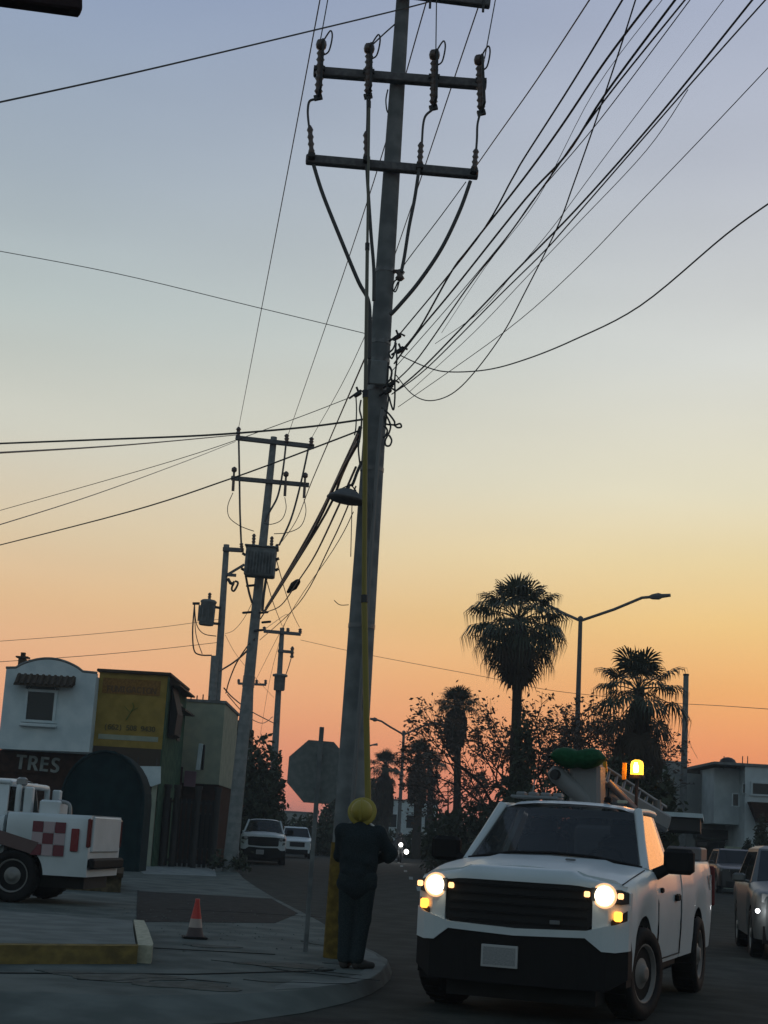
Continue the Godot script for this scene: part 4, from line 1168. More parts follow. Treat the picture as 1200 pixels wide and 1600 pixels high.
# cars that stand further off: hull, cabin with proud panes, lamps, wheels
func car(o: Node3D, s: Dictionary, paint: Material) -> void:
	var l: float = s.length
	var hw: float = s.hw
	var belt: float = s.belt
	var st := mb()
	var fa: float = -s.front_axle
	var ra: float = -s.rear_axle
	var r: float = s.wheel
	var h := {"sill": s.get("sill", 0.3), "arches": [[fa, r + 0.06, r], [ra, r + 0.06, r]], "w": [[-0.02, hw * 0.8], [-0.14, hw * 0.92], [-0.5, hw * 0.985], [-1.2, hw], [-l + 0.7, hw], [-l + 0.15, hw * 0.93], [-l, hw * 0.84]], "sh": [[-0.02, s.nose - 0.06], [-0.2, s.nose], [-s.cowl, belt], [-l + 0.15, s.deck], [-l, s.deck - 0.08]], "mid": [[-0.02, s.nose - 0.02], [-0.2, s.nose + 0.06], [-s.cowl, belt + 0.07], [-l + 0.15, s.deck + 0.03], [-l, s.deck - 0.05]], "open": null}
	hull(st, h, -0.02, -l, true, true)
	var body := part("body", st, paint, o)
	# cabin
	var f0: float = -s.cowl
	var f1: float = -s.roof_front
	var b1: float = -s.roof_rear
	var b0: float = -s.rear_base
	var top: float = s.height
	var wb := hw * 0.93
	var wt := hw * 0.72
	var lo := [Vector3(wb, belt - 0.02, f0 - 0.12), Vector3(wb * 0.75, belt - 0.0, f0), Vector3(-wb * 0.75, belt, f0), Vector3(-wb, belt - 0.02, f0 - 0.12), Vector3(-wb, belt - 0.02, b0 + 0.1), Vector3(-wb * 0.8, belt, b0), Vector3(wb * 0.8, belt, b0), Vector3(wb, belt - 0.02, b0 + 0.1)]
	var hi := []
	var hj := []
	for k in 8:
		var zz: float = [f1 - 0.08, f1, f1, f1 - 0.08, b1 + 0.08, b1, b1, b1 + 0.08][k]
		var xx: float = wt * ([1.0, 0.8, -0.8, -1.0, -1.0, -0.8, 0.8, 1.0][k])
		hi.append(Vector3(xx, top - 0.05, zz))
		hj.append(Vector3(xx * 0.85, top, lerpf(zz, (f1 + b1) * 0.5, 0.12)))
	st = mb()
	loft(st, [lo, hi, hj], false, true, FLAT)
	part("cabin", st, paint, o)
	st = mb()
	pane(st, lo[2], lo[1], hi[1], hi[2], -0.1, 0.05, 0.06, Vector3(0, 0.004, 0.006))
	part("windshield", st, M.dark_glass, o)
	st = mb()
	pane(st, lo[5], lo[6], hi[6], hi[5], 0.0, 0.12, 0.08, Vector3(0, 0.004, -0.006))
	part("rear_window", st, M.dark_glass, o)
	for sx in [0, 1]:
		var a: Vector3 = lo[0] if sx == 0 else lo[3]
		var b: Vector3 = lo[7] if sx == 0 else lo[4]
		var c: Vector3 = hi[7] if sx == 0 else hi[4]
		var d: Vector3 = hi[0] if sx == 0 else hi[3]
		var out := Vector3(0.006 if sx == 0 else -0.006, 0.002, 0)
		for part_ in [[0.06, 0.48], [0.52, 0.93]]:
			st = mb()
			pane(st, a.lerp(b, part_[0]), a.lerp(b, part_[1]), d.lerp(c, part_[1]), d.lerp(c, part_[0]), 0.0, 0.1, 0.1, out)
			part("side_window", st, M.dark_glass, o)
		var g := 1.0 if sx == 0 else -1.0
		wheel(o, Vector3(g * (hw - 0.13), r, fa), r, 0.21, M.rim_grey, 0.0, g, 6)
		wheel(o, Vector3(g * (hw - 0.13), r, ra), r, 0.21, M.rim_grey, 0.0, g, 6)
		st = mb()
		cbox(st, Vector3(g * (hw + 0.1), belt + 0.08, f0 - 0.28), Vector3(0.2, 0.14, 0.1), 0.03)
		tube(st, [Vector3(g * hw * 0.93, belt + 0.02, f0 - 0.25), Vector3(g * (hw + 0.04), belt + 0.04, f0 - 0.28)], 0.025, 6)
		part("mirror", st, paint, o)
		st = mb()
		band(st, [[g * hw * 0.5, s.nose - 0.14, s.nose - 0.05], [g * hw * 0.86, s.nose - 0.13, s.nose + 0.0]], 0.16, 0.03, 0.08, -0.02)
		part("headlight", st, s.get("lamp", M.lens), o)
		st = mb()
		band(st, [[g * hw * 0.5, s.deck - 0.3, s.deck - 0.12], [g * hw * 0.84, s.deck - 0.3, s.deck - 0.1]], 0.1, 0.03, 0.08, -l, -1.0)
		part("tail_light", st, s.get("tail", M.red_lens), o)
	st = mb()
	band(st, [[-hw * 0.46, s.nose - 0.34, s.nose - 0.08], [hw * 0.46, s.nose - 0.34, s.nose - 0.08]], 0.1, 0.035, 0.08, -0.02)
	part("grille", st, M.dark, o)
	st = mb()
	band(st, [[-hw * 0.84, 0.24, 0.5], [0, 0.22, 0.48], [hw * 0.84, 0.24, 0.5]], 0.16, 0.05, 0.12, -0.02)
	part("front_bumper", st, s.get("bumper", M.rubber), o)
	st = mb()
	band(st, [[-hw * 0.84, 0.28, 0.55], [hw * 0.84, 0.28, 0.55]], 0.1, 0.05, 0.12, -l, -1.0)
	part("rear_bumper", st, s.get("bumper", M.rubber), o)
	st = mb()
	box(st, Vector3(0, 0.42, -l * 0.5), Vector3(hw * 1.3, 0.36, l * 0.92))
	part("underbody", st, M.dark, o)


func car_materials() -> void:
	var w := rough_mat(Color(0.52, 0.585, 0.6), Color(0.6, 0.665, 0.68), 0.006, 85, 2.5, 0.42)
	w.metallic_specular = 0.5
	w.clearcoat_enabled = true
	w.clearcoat = 0.2
	w.clearcoat_roughness = 0.08
	M.white_paint = w
	var sl := mat(Color(0.085, 0.095, 0.095), 0.35, 0.1)
	sl.clearcoat_enabled = true
	sl.clearcoat = 0.3
	M.silver_paint = sl
	var bl := mat(Color(0.02, 0.02, 0.021), 0.25)
	bl.clearcoat_enabled = true
	bl.clearcoat = 0.6
	M.black_paint = bl
	M.car_glass = glass(Color(0.03, 0.036, 0.038), 0.6)
	M.car_glass.metallic_specular = 0.42
	M.dark_glass = mat(Color(0.012, 0.014, 0.016), 0.06)
	M.headlight = glow(Color(1.0, 0.82, 0.58), 5.0)
	M.amber = glow(Color(1.0, 0.34, 0.04), 3.0)
	M.amber_soft = glow(Color(1.0, 0.5, 0.2), 2.0)
	M.lens = mat(Color(0.25, 0.26, 0.26), 0.15)
	M.red_lens = mat(Color(0.12, 0.008, 0.008), 0.2)
	M.rim_grey = mat(Color(0.2, 0.2, 0.19), 0.45, 0.4)
	M.rim_steel = mat(Color(0.17, 0.16, 0.15), 0.55, 0.2)
	M.plate = mat(Color(0.4, 0.41, 0.41), 0.5)
	M.plate_field = rough_mat(Color(0.2, 0.21, 0.215), Color(0.36, 0.37, 0.37), 0.05, 83, 0.3, 0.6)
	M.green = rough_mat(Color(0.012, 0.065, 0.028), Color(0.02, 0.1, 0.045), 0.02, 81, 0.6, 0.6)
	M.boom = mat(Color(0.2, 0.215, 0.22), 0.6)
	M.maroon = mat(Color(0.15, 0.03, 0.04), 0.6)


func make_vehicles() -> void:

	# ---- the utility truck
	var o := thing("utility_truck", "white utility pickup with lit headlights and a folded boom lift, facing the camera", "truck", Vector3(1.36, 0, -13.95), deg_to_rad(-20.0))
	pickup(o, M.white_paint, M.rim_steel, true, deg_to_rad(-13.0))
	truck_gear(o)
	# ---- patrol pickup on the left
	o = thing("patrol_pickup", "white pickup with maroon checkered squares parked before the shops", "pickup truck", Vector3(-4.792, 0.2, -29.863), 0.0)
	o.rotation.y = deg_to_rad(-96.0)
	o.position = Vector3(-4.415, 1.3, -25.2) - o.basis * Vector3(0.96, 0, -4.42)
	o.position.y = 0.14
	pickup(o, M.white_paint, M.rim_grey, false, 0.0, 1.2)
	patrol_marks(o)
	# ---- parked and driving cars down the left side
	o = thing("pickup", "white boxy pickup facing the camera beside the second pole", "pickup truck", Vector3(-4.405, 0, -68.28), deg_to_rad(4.0))
	pickup(o, M.white_paint, M.rim_grey, false, 0.0)
	o = thing("parked_car", "pale car facing the camera behind the white boxy pickup, left of the stop sign post", "car", Vector3(-3.834, 0, -89.35), deg_to_rad(6.0))
	car(o, {"length": 4.5, "hw": 0.92, "height": 1.75, "belt": 1.12, "nose": 0.98, "deck": 1.1, "cowl": 1.1, "roof_front": 1.75, "roof_rear": 3.9, "rear_base": 4.4, "front_axle": 0.9, "rear_axle": 3.5, "wheel": 0.34}, M.white_paint)
	o = thing("dark_car", "dark car with a pink tail light beyond the white truck's hood", "car", Vector3(6.36, 0, -129.243) + Vector3(0, 0, 0), deg_to_rad(178.0))
	o.position += o.basis.z * 4.4
	var tl := glow(Color(1.0, 0.12, 0.2), 3.0)
	car(o, {"length": 4.4, "hw": 0.9, "height": 1.5, "belt": 0.95, "nose": 0.8, "deck": 1.0, "cowl": 1.25, "roof_front": 1.95, "roof_rear": 3.4, "rear_base": 4.1, "front_axle": 0.85, "rear_axle": 3.5, "wheel": 0.32, "tail": tl}, M.black_paint)
	# ---- right edge
	o = thing("silver_suv", "silver suv cut by the right edge of the picture, one lamp lit", "car", Vector3(6.8, 0, -23.6), deg_to_rad(-9.0))
	car(o, {"length": 4.6, "hw": 0.93, "height": 1.7, "belt": 1.1, "nose": 0.98, "deck": 1.1, "cowl": 1.15, "roof_front": 1.95, "roof_rear": 4.0, "rear_base": 4.45, "front_axle": 0.9, "rear_axle": 3.6, "wheel": 0.36}, M.silver_paint)
	var st := mb()
	lathe(st, [[0.01, 0.04], [0.032, 0.03], [0.036, 0.0]], 12, Transform3D(Basis(Vector3.RIGHT, PI / 2), Vector3(-0.86, 0.72, -0.05)))
	part("fog_lamp", st, glow(Color(0.95, 0.97, 1.0), 4.0), o)
	var lit := OmniLight3D.new()
	lit.name = "fog_lamp_light"
	add_child(lit)
	lit.position = o.transform * Vector3(-0.86, 0.72, 0.06)
	lit.light_energy = 0.05
	lit.omni_range = 20.0
	lit.omni_attenuation = 2.0
	lit.light_size = 0.05
	lit.shadow_enabled = true
	o = thing("dark_suv", "black suv facing the camera between the white sedan and the silver suv", "car", Vector3(15.335, 0, -63.904), deg_to_rad(-6.0))
	car(o, {"length": 4.6, "hw": 0.94, "height": 1.8, "belt": 1.15, "nose": 1.02, "deck": 1.15, "cowl": 1.1, "roof_front": 1.75, "roof_rear": 4.1, "rear_base": 4.5, "front_axle": 0.9, "rear_axle": 3.6, "wheel": 0.38}, M.black_paint)
	o = thing("white_sedan", "white sedan just behind the utility truck's bed, near the carport", "car", Vector3(18.229, 0, -82.404), deg_to_rad(-12.0))
	car(o, {"length": 4.5, "hw": 0.9, "height": 1.5, "belt": 0.98, "nose": 0.82, "deck": 1.0, "cowl": 1.25, "roof_front": 1.95, "roof_rear": 3.3, "rear_base": 4.0, "front_axle": 0.85, "rear_axle": 3.5, "wheel": 0.32}, M.white_paint)
	motorcycle()


func truck_gear(o: Node3D) -> void:
	var inv := o.transform.affine_inverse()
	var g := 17.9
	# pedestal and turret in the bed
	var st := mb()
	cbox(st, Vector3(0.05, 1.35, -3.75), Vector3(0.62, 0.8, 0.62), 0.04)
	part("pedestal", st, M.boom, o)
	st = mb()
	cbox(st, inv * (Vector3(2.517, 2.197, -17.9)), Vector3(0.36, 0.5, 0.36), 0.04, Basis(Vector3.BACK, 0.03))
	part("turret", st, M.boom, o)
	# lower boom with its rounded knuckle, upper boom folded back behind it
	st = mb()
	var kn: Vector3 = inv * (Vector3(2.155, 2.296, -17.8))
	var kb: Vector3 = inv * (Vector3(2.643, 1.913, -17.8))
	tube(st, [kn.lerp(kb, -0.16), kn.lerp(kb, -0.08), kn, kn.lerp(kb, 0.5), kb], [0.06, 0.09, 0.1, 0.1, 0.1], 14)
	part("lower_boom", st, M.boom, o)
	st = mb()
	lathe(st, [[0.05, -0.17], [0.06, -0.15], [0.06, 0.15], [0.05, 0.17]], 12, Transform3D(Basis(Vector3.RIGHT, PI / 2), kn))
	part("knuckle_pin", st, M.dark_metal, o)
	st = mb()
	bar(st, inv * (Vector3(2.406, 2.366, -18.1)), inv * (Vector3(3.611, 1.831, -18.8)), 0.16, 0.2, 0.03)
	part("upper_boom", st, M.boom, o)
	st = mb()
	tube(st, [inv * (Vector3(2.767, 2.258, -18)), inv * (Vector3(3.085, 1.97, -18))], 0.045, 8)
	tube(st, [inv * (Vector3(2.683, 2.047, -17.9)), inv * (Vector3(2.878, 1.899, -17.9))], 0.03, 8)
	part("hydraulic_cylinder", st, M.galv, o)
	# rubber green bucket cover hanging in two lobes over the folded arm
	st = mb()
	var rows := []
	for i in 7:
		var row := []
		for k in 15:
			var u := k / 14.0
			var x := lerpf(858.0, 946.0, u)
			var sag := absf(sin(u * PI * 2.0 + 0.2)) * 9.0
			var v := i / 6.0
			row.append([x, lerpf(1172.0 - 8.0 * sin(u * PI), 1193.0 + sag * 0.9, v), u, v])
		rows.append(row)
	var c0: Vector3 = inv * (Vector3(2.37, 2.506, -17.7))
	var ring_rows := []
	for i in 9:
		var u := i / 8.0
		var c: Vector3 = c0 + Vector3(lerpf(-0.33, 0.33, u), 0.02 * sin(u * PI) - 0.02, 0.0)
		var r := 0.08 + 0.04 * absf(sin(u * TAU)) if i > 0 and i < 8 else 0.03
		var ring := []
		for k in 12:
			var a := TAU * k / 12
			ring.append(c + Vector3(0, sin(a) * r * 0.95 + (0.04 if sin(a) < 0 else 0.0) * cos(u * TAU), cos(a) * r * 1.7))
		ring_rows.append(ring)
	loft(st, ring_rows, true, true, 0)
	part("bucket_cover", st, M.green, o, "green rubber cover over the bucket")
	# ladder lying on a slanting rack
	var rails := [[Vector3(2.686, 2.487, -18.3), Vector3(3.668, 2.038, -19.2)], [Vector3(2.617, 2.315, -18), Vector3(3.56, 1.844, -18.9)]]
	st = mb()
	for r in rails: tube(st, [inv * r[0], inv * r[1]], 0.028, 6)
	var lad := part("ladder", st, M.galv, o, "ladder lying aslant on the rack")
	for k in 9:
		st = mb()
		var t := (k + 0.5) / 9.0
		tube(st, [inv * (rails[0][0] as Vector3).lerp(rails[0][1], t), inv * (rails[1][0] as Vector3).lerp(rails[1][1], t)], 0.02, 5)
		piece("rung", commit(st, M.galv), lad)
	for p in [[Vector3(2.724, 2.49, -18), Vector3(2.734, 2.366, -18)], [Vector3(2.954, 2.488, -18), Vector3(2.951, 2.298, -18)]]:
		st = mb()
		bar(st, inv * p[0], inv * p[1], 0.045, 0.03)
		part("yellow_guard", st, mat(Color(0.5, 0.3, 0.02), 0.5), o)
	st = mb()
	tube(st, [inv * (Vector3(3.501, 2.115, -18.9)), inv * (Vector3(3.539, 1.737, -18.9))], 0.05, 8)
	tube(st, [inv * (Vector3(3.456, 1.998, -18.9)), inv * (Vector3(3.616, 1.741, -18.9))], 0.04, 8)
	part("rack_post", st, M.galv, o)
	# beacon on its post
	var bc: Vector3 = inv * (Vector3(3.099, 2.335, -18))
	st = mb()
	tube(st, [bc + Vector3(0, -0.7, 0), bc], 0.02, 6)
	lathe(st, [[0.085, -0.02], [0.09, 0.0], [0.085, 0.025]], 14, Transform3D(Basis(), bc))
	var beacon := part("beacon", st, M.dark_metal, o)
	st = mb()
	lathe(st, [[0.075, 0.0], [0.075, 0.12], [0.066, 0.155], [0.03, 0.175]], 16, Transform3D(Basis(), bc + Vector3(0, 0.02, 0)))
	piece("beacon_dome", commit(st, glow(Color(1.0, 0.5, 0.03), 3.2)), beacon)
	st = mb()
	lathe(st, [[0.03, 0.0], [0.034, 0.06], [0.02, 0.11]], 10, Transform3D(Basis(), bc + Vector3(0.0, 0.05, 0.06)))
	piece("beacon_lamp", commit(st, glow(Color(1.0, 0.8, 0.35), 9.0)), beacon)
	var l := OmniLight3D.new()
	l.name = "beacon_light"
	add_child(l)
	l.position = o.transform * (bc + Vector3(0, 0.1, 0.12))
	l.light_color = Color(1.0, 0.55, 0.1)
	l.light_energy = 0.12
	l.light_size = 0.07
	l.omni_range = 30.0
	l.omni_attenuation = 2.0
	l.shadow_enabled = true
	# things on the roof: work lamp bar on the left, antenna base and small lamp on the right
	st = mb()
	cbox(st, Vector3(-0.42, 1.985, -2.35), Vector3(0.5, 0.03, 0.3), 0.01)
	for k in 4: cbox(st, Vector3(-0.58 + k * 0.13, 2.015, -2.33), Vector3(0.09, 0.045, 0.14), 0.012)
	tube(st, [Vector3(-0.46, 2.0, -2.3), Vector3(-0.45, 2.17, -2.34)], 0.008, 5)
	part("roof_lamp_bar", st, M.boom, o)
	st = mb()
	cbox(st, Vector3(0.36, 1.99, -2.2), Vector3(0.07, 0.06, 0.1), 0.012)
	tube(st, [Vector3(0.36, 2.0, -2.2), Vector3(0.35, 2.11, -2.26)], 0.012, 6)
	part("antenna", st, M.rubber, o)
	st = mb()
	cbox(st, Vector3(0.52, 1.975, -2.12), Vector3(0.1, 0.03, 0.06), 0.008)
	part("roof_marker", st, M.kerb_cream, o)
	# tool box across the bed, tail reflector, small emblem on the grille
	st = mb()
	cbox(st, Vector3(0.72, 1.5, -5.2), Vector3(0.4, 0.16, 0.5), 0.02)
	part("tool_box", st, M.galv, o)
	st = mb()
	var tr := PackedVector2Array([Vector2(-0.11, 0.07), Vector2(0.11, 0.07), Vector2(0.02, -0.1), Vector2(-0.02, -0.1)])
	prism(st, tr, 0.0, 0.006, Transform3D(Basis(Vector3(0, 0, -1), Vector3.UP, Vector3.RIGHT), Vector3(1.0, 1.2, -5.15)))
	part("side_decal", st, mat(Color(0.7, 0.66, 0.6), 0.15, 0.7), o, "shiny triangular mark on the bed side")
	st = mb()
	cbox(st, Vector3(0.36, 0.85, 0.03), Vector3(0.09, 0.035, 0.012), 0.004)
	part("grille_badge", st, M.galv, o)
	st = mb()
	cbox(st, Vector3(1.0, 1.14, -1.75), Vector3(0.03, 0.05, 0.1), 0.01)
	part("fender_badge", st, M.rubber, o)
	st = mb()
	cbox(st, Vector3(0.3, 1.385, -0.8), Vector3(0.09, 0.02, 0.05), 0.006)
	part("hood_ornament_clip", st, M.galv, o)


func patrol_marks(o: Node3D) -> void:
	# the side that shows is the driver's (+x); squares on the bed side, sash towards the cab
	var side := Basis(Vector3(0, 0, -1), Vector3.UP, Vector3.RIGHT)
	for p in [[-3.58, 1.2], [-3.76, 1.02], [-3.95, 1.2], [-3.95, 0.84], [-3.58, 0.84]]:
		var st := mb()
		prism(st, PackedVector2Array([Vector2(-0.088, -0.086), Vector2(0.088, -0.086), Vector2(0.088, 0.086), Vector2(-0.088, 0.086)]), 0.0, 0.005, Transform3D(side, Vector3(1.004, p[1], p[0])))
		part("maroon_square", st, M.maroon, o)
	for p in [[-3.765, 1.2], [-3.765, 0.84], [-3.95, 1.02], [-3.58, 1.02]]:
		var st := mb()
		prism(st, PackedVector2Array([Vector2(-0.088, -0.086), Vector2(0.088, -0.086), Vector2(0.088, 0.086), Vector2(-0.088, 0.086)]), 0.0, 0.005, Transform3D(side, Vector3(1.004, p[1], p[0])))
		part("pink_square", st, mat(Color(0.42, 0.33, 0.34), 0.6), o)
	var st := mb()
	prism(st, PackedVector2Array([Vector2(3.5, 0.77), Vector2(3.62, 0.95), Vector2(2.2, 1.29), Vector2(2.2, 1.08)]), 0.0, 0.004, Transform3D(side, Vector3(1.009, 0.0, 0.0)))
	part("maroon_sash", st, mat(Color(0.12, 0.075, 0.07), 0.6), o)
	st = mb()
	cbox(st, Vector3(1.0, 1.02, -4.2), Vector3(0.03, 0.36, 0.13), 0.01)
	part("side_tail_light", st, mat(Color(0.2, 0.02, 0.025), 0.2), o)
	# roll bar and boxes in the bed
	st = mb()
	for sx in [-0.75, 0.75]:
		tube(st, curve([Vector3(sx, 1.36, -3.12), Vector3(sx, 1.78, -3.12), Vector3(sx * 0.9, 1.84, -3.12)]), 0.05, 8)
		bar(st, Vector3(sx, 1.36, -3.3), Vector3(sx, 1.82, -3.3), 0.14, 0.14, 0.02)
	tube(st, [Vector3(-0.68, 1.84, -3.12), Vector3(0.68, 1.84, -3.12)], 0.05, 8)
	part("roll_bar", st, M.white_paint, o)
	st = mb()
	cbox(st, Vector3(0.7, 1.9, -3.14), Vector3(0.14, 0.14, 0.16), 0.03)
	part("work_light", st, M.lens, o)
	st = mb()
	cbox(st, Vector3(0.6, 1.5, -3.68), Vector3(0.5, 0.26, 0.34), 0.03)
	part("bed_box", st, M.white_paint, o)
	st = mb()
	tube(st, curve([Vector3(0.7, 1.4, -4.0), Vector3(0.7, 1.58, -3.96), Vector3(0.7, 1.62, -3.76)]), 0.03, 6)
	part("grab_rail", st, M.lens, o)


func motorcycle() -> void:
	var o := thing("motorcycle", "motorcycle and its three white lamps coming down the road", "motorcycle", Vector3(2.213, 0, -94.701), deg_to_rad(4.0))
	for z in [-0.3, -1.6]:
		var st := mb()
		lathe(st, [[0.2, -0.05], [0.29, -0.05], [0.31, 0.0], [0.29, 0.05], [0.2, 0.05]], 18, Transform3D(Basis(Vector3.BACK, PI / 2), Vector3(0, 0.31, z)))
		part("wheel", st, M.rubber, o)
	var st := mb()
	for sx in [-0.09, 0.09]: tube(st, [Vector3(sx, 0.31, -0.3), Vector3(sx, 0.95, -0.6)], 0.03, 6)
	part("fork", st, M.galv, o)
	st = mb()
	tube(st, curve([Vector3(-0.4, 1.02, -0.75), Vector3(-0.2, 1.05, -0.62), Vector3(0.2, 1.05, -0.62), Vector3(0.4, 1.02, -0.75)]), 0.018, 6)
	part("handlebar", st, M.dark_metal, o)
	st = mb()
	cbox(st, Vector3(0, 0.6, -1.0), Vector3(0.4, 0.4, 0.6), 0.08)
	cbox(st, Vector3(0, 0.85, -0.9), Vector3(0.28, 0.22, 0.5), 0.08)
	part("engine", st, M.dark_metal, o)
	st = mb()
	cbox(st, Vector3(0, 0.82, -1.5), Vector3(0.3, 0.12, 0.7), 0.05)
	part("saddle", st, M.rubber, o)
	for p in [[0.0, 1.05, 0.12, 0.8], [-0.36, 0.66, 0.14, 1.0], [0.36, 0.66, 0.14, 1.0]]:
		st = mb()
		lathe(st, [[0.03, 0.06], [p[2], 0.03], [p[2], 0.0], [0.03, -0.06]], 14, Transform3D(Basis(Vector3.RIGHT, PI / 2), Vector3(p[0], p[1], -0.5)))
		part("headlight", st, glow(Color(1.0, 0.97, 0.9), 7.0), o)
		var l := SpotLight3D.new()
		l.name = "motorcycle_beam"
		add_child(l)
		l.transform = o.transform * Transform3D(Basis(Vector3.UP, PI), Vector3(p[0], p[1], -0.4))
		l.spot_angle = 30.0
		l.spot_range = 60.0
		l.spot_attenuation = 2.0
		l.light_energy = 0.35
		l.light_size = 0.08
		l.shadow_enabled = true
	# its rider
	var rider := thing("person", "rider in dark clothes and helmet sitting on the motorcycle", "person", o.position, o.rotation.y)
	st = sdf_mesh([[Vector3(0, 0.95, -1.4), Vector3(0, 1.38, -1.25), 0.17, 0.19], [Vector3(0, 1.38, -1.25), Vector3(0, 1.6, -1.2), 0.07, 0.07], [Vector3(-0.2, 1.4, -1.25), Vector3(-0.36, 1.15, -1.0), 0.065, 0.05], [Vector3(-0.36, 1.15, -1.0), Vector3(-0.36, 1.04, -0.74), 0.05, 0.04], [Vector3(0.2, 1.4, -1.25), Vector3(0.36, 1.15, -1.0), 0.065, 0.05], [Vector3(0.36, 1.15, -1.0), Vector3(0.36, 1.04, -0.74), 0.05, 0.04], [Vector3(-0.12, 0.93, -1.4), Vector3(-0.24, 0.75, -0.95), 0.1, 0.075], [Vector3(-0.24, 0.75, -0.95), Vector3(-0.2, 0.32, -1.15), 0.07, 0.05], [Vector3(0.12, 0.93, -1.4), Vector3(0.24, 0.75, -0.95), 0.1, 0.075], [Vector3(0.24, 0.75, -0.95), Vector3(0.2, 0.32, -1.15), 0.07, 0.05], [Vector3(-0.2, 0.32, -1.15), Vector3(-0.2, 0.28, -0.95), 0.05, 0.04], [Vector3(0.2, 0.32, -1.15), Vector3(0.2, 0.28, -0.95), 0.05, 0.04], [Vector3(0, 1.64, -1.18), Vector3(0, 1.66, -1.2), 0.1, 0.1]], 0.03, 0.06)
	part("body", st, mat(Color(0.03, 0.03, 0.035), 0.8), rider)
	st = mb()
	lathe(st, [[0.06, -0.12], [0.125, -0.08], [0.14, 0.0], [0.12, 0.08], [0.06, 0.13]], 16, Transform3D(Basis(), Vector3(0, 1.66, -1.19)))
	part("helmet", st, M.black_paint, rider)


# ---------------------------------------------------------------- bodies: tapered capsules joined by a smooth minimum, meshed as surface nets
func sdf_mesh(caps: Array, cell: float, k: float, into: SurfaceTool = null) -> SurfaceTool:
	var lo := Vector3.ONE * 1e9
	var hi := Vector3.ONE * -1e9
	for c in caps:
		var r: float = maxf(c[2], c[3]) + k + cell * 2.0
		lo = lo.min(c[0].min(c[1]) - Vector3.ONE * r)
		hi = hi.max(c[0].max(c[1]) + Vector3.ONE * r)
	var n := Vector3i((hi - lo) / cell) + Vector3i(2, 2, 2)
	var f := PackedFloat32Array()
	f.resize(n.x * n.y * n.z)
	f.fill(1.0)
	for c in caps:
		var a: Vector3 = c[0]
		var b: Vector3 = c[1]
		var ra: float = c[2]
		var rb: float = c[3]
		var sq: Vector3 = c[4] if c.size() > 4 else Vector3.ONE   # squash
		var r := maxf(ra, rb) + k + cell * 2.0
		var i0 := Vector3i((a.min(b) - Vector3.ONE * r - lo) / cell).max(Vector3i.ZERO)
		var i1 := (Vector3i((a.max(b) + Vector3.ONE * r - lo) / cell) + Vector3i.ONE).min(n - Vector3i.ONE)
		var ab := (b - a) / sq
		var l2 := maxf(ab.length_squared(), 1e-9)
		for z in range(i0.z, i1.z + 1):
			for y in range(i0.y, i1.y + 1):
				var row := (z * n.y + y) * n.x
				for x in range(i0.x, i1.x + 1):
					var p := (lo + Vector3(x, y, z) * cell - a) / sq
					var t := clampf(p.dot(ab) / l2, 0.0, 1.0)
					var d := (p - ab * t).length() - lerpf(ra, rb, t)
					var e := f[row + x]
					var h := maxf(k - absf(d - e), 0.0) / k
					f[row + x] = minf(d, e) - h * h * k * 0.25
	var vert := PackedInt32Array()
	vert.resize(f.size())
	vert.fill(-1)
	var pos := PackedVector3Array()
	var step := [1, n.x, n.x * n.y]
	for z in n.z - 1:
		for y in n.y - 1:
			for x in n.x - 1:
				var at := (z * n.y + y) * n.x + x
				var m := 0
				for q in 8:
					if f[at + (q & 1) + ((q >> 1) & 1) * n.x + (q >> 2) * step[2]] < 0.0: m += 1
				if m == 0 or m == 8: continue
				var sum := Vector3.ZERO
				var count := 0
				for e in [[0, 1], [2, 3], [4, 5], [6, 7], [0, 2], [1, 3], [4, 6], [5, 7], [0, 4], [1, 5], [2, 6], [3, 7]]:
					var p: int = e[0]
					var q: int = e[1]
					var fp := f[at + (p & 1) + ((p >> 1) & 1) * n.x + (p >> 2) * step[2]]
					var fq := f[at + (q & 1) + ((q >> 1) & 1) * n.x + (q >> 2) * step[2]]
					if (fp < 0.0) == (fq < 0.0): continue
					sum += Vector3(p & 1, (p >> 1) & 1, p >> 2).lerp(Vector3(q & 1, (q >> 1) & 1, q >> 2), fp / (fp - fq))
					count += 1
				vert[at] = pos.size()
				pos.append(lo + (Vector3(x, y, z) + sum / count) * cell)
	var st := into if into else mb()
	st.set_smooth_group(0)
	for z in range(1, n.z - 1):
		for y in range(1, n.y - 1):
			for x in range(1, n.x - 1):
				var at := (z * n.y + y) * n.x + x
				var inside := f[at] < 0.0
				for ax in 3:
					if inside == (f[at + step[ax]] < 0.0): continue
					var u: int = step[(ax + 1) % 3]
					var w: int = step[(ax + 2) % 3]
					var q := [vert[at], vert[at - u], vert[at - u - w], vert[at - w]]
					if q.has(-1): continue
					if inside: quad(st, pos[q[0]], pos[q[1]], pos[q[2]], pos[q[3]])
					else: quad(st, pos[q[0]], pos[q[3]], pos[q[2]], pos[q[1]])
	return st


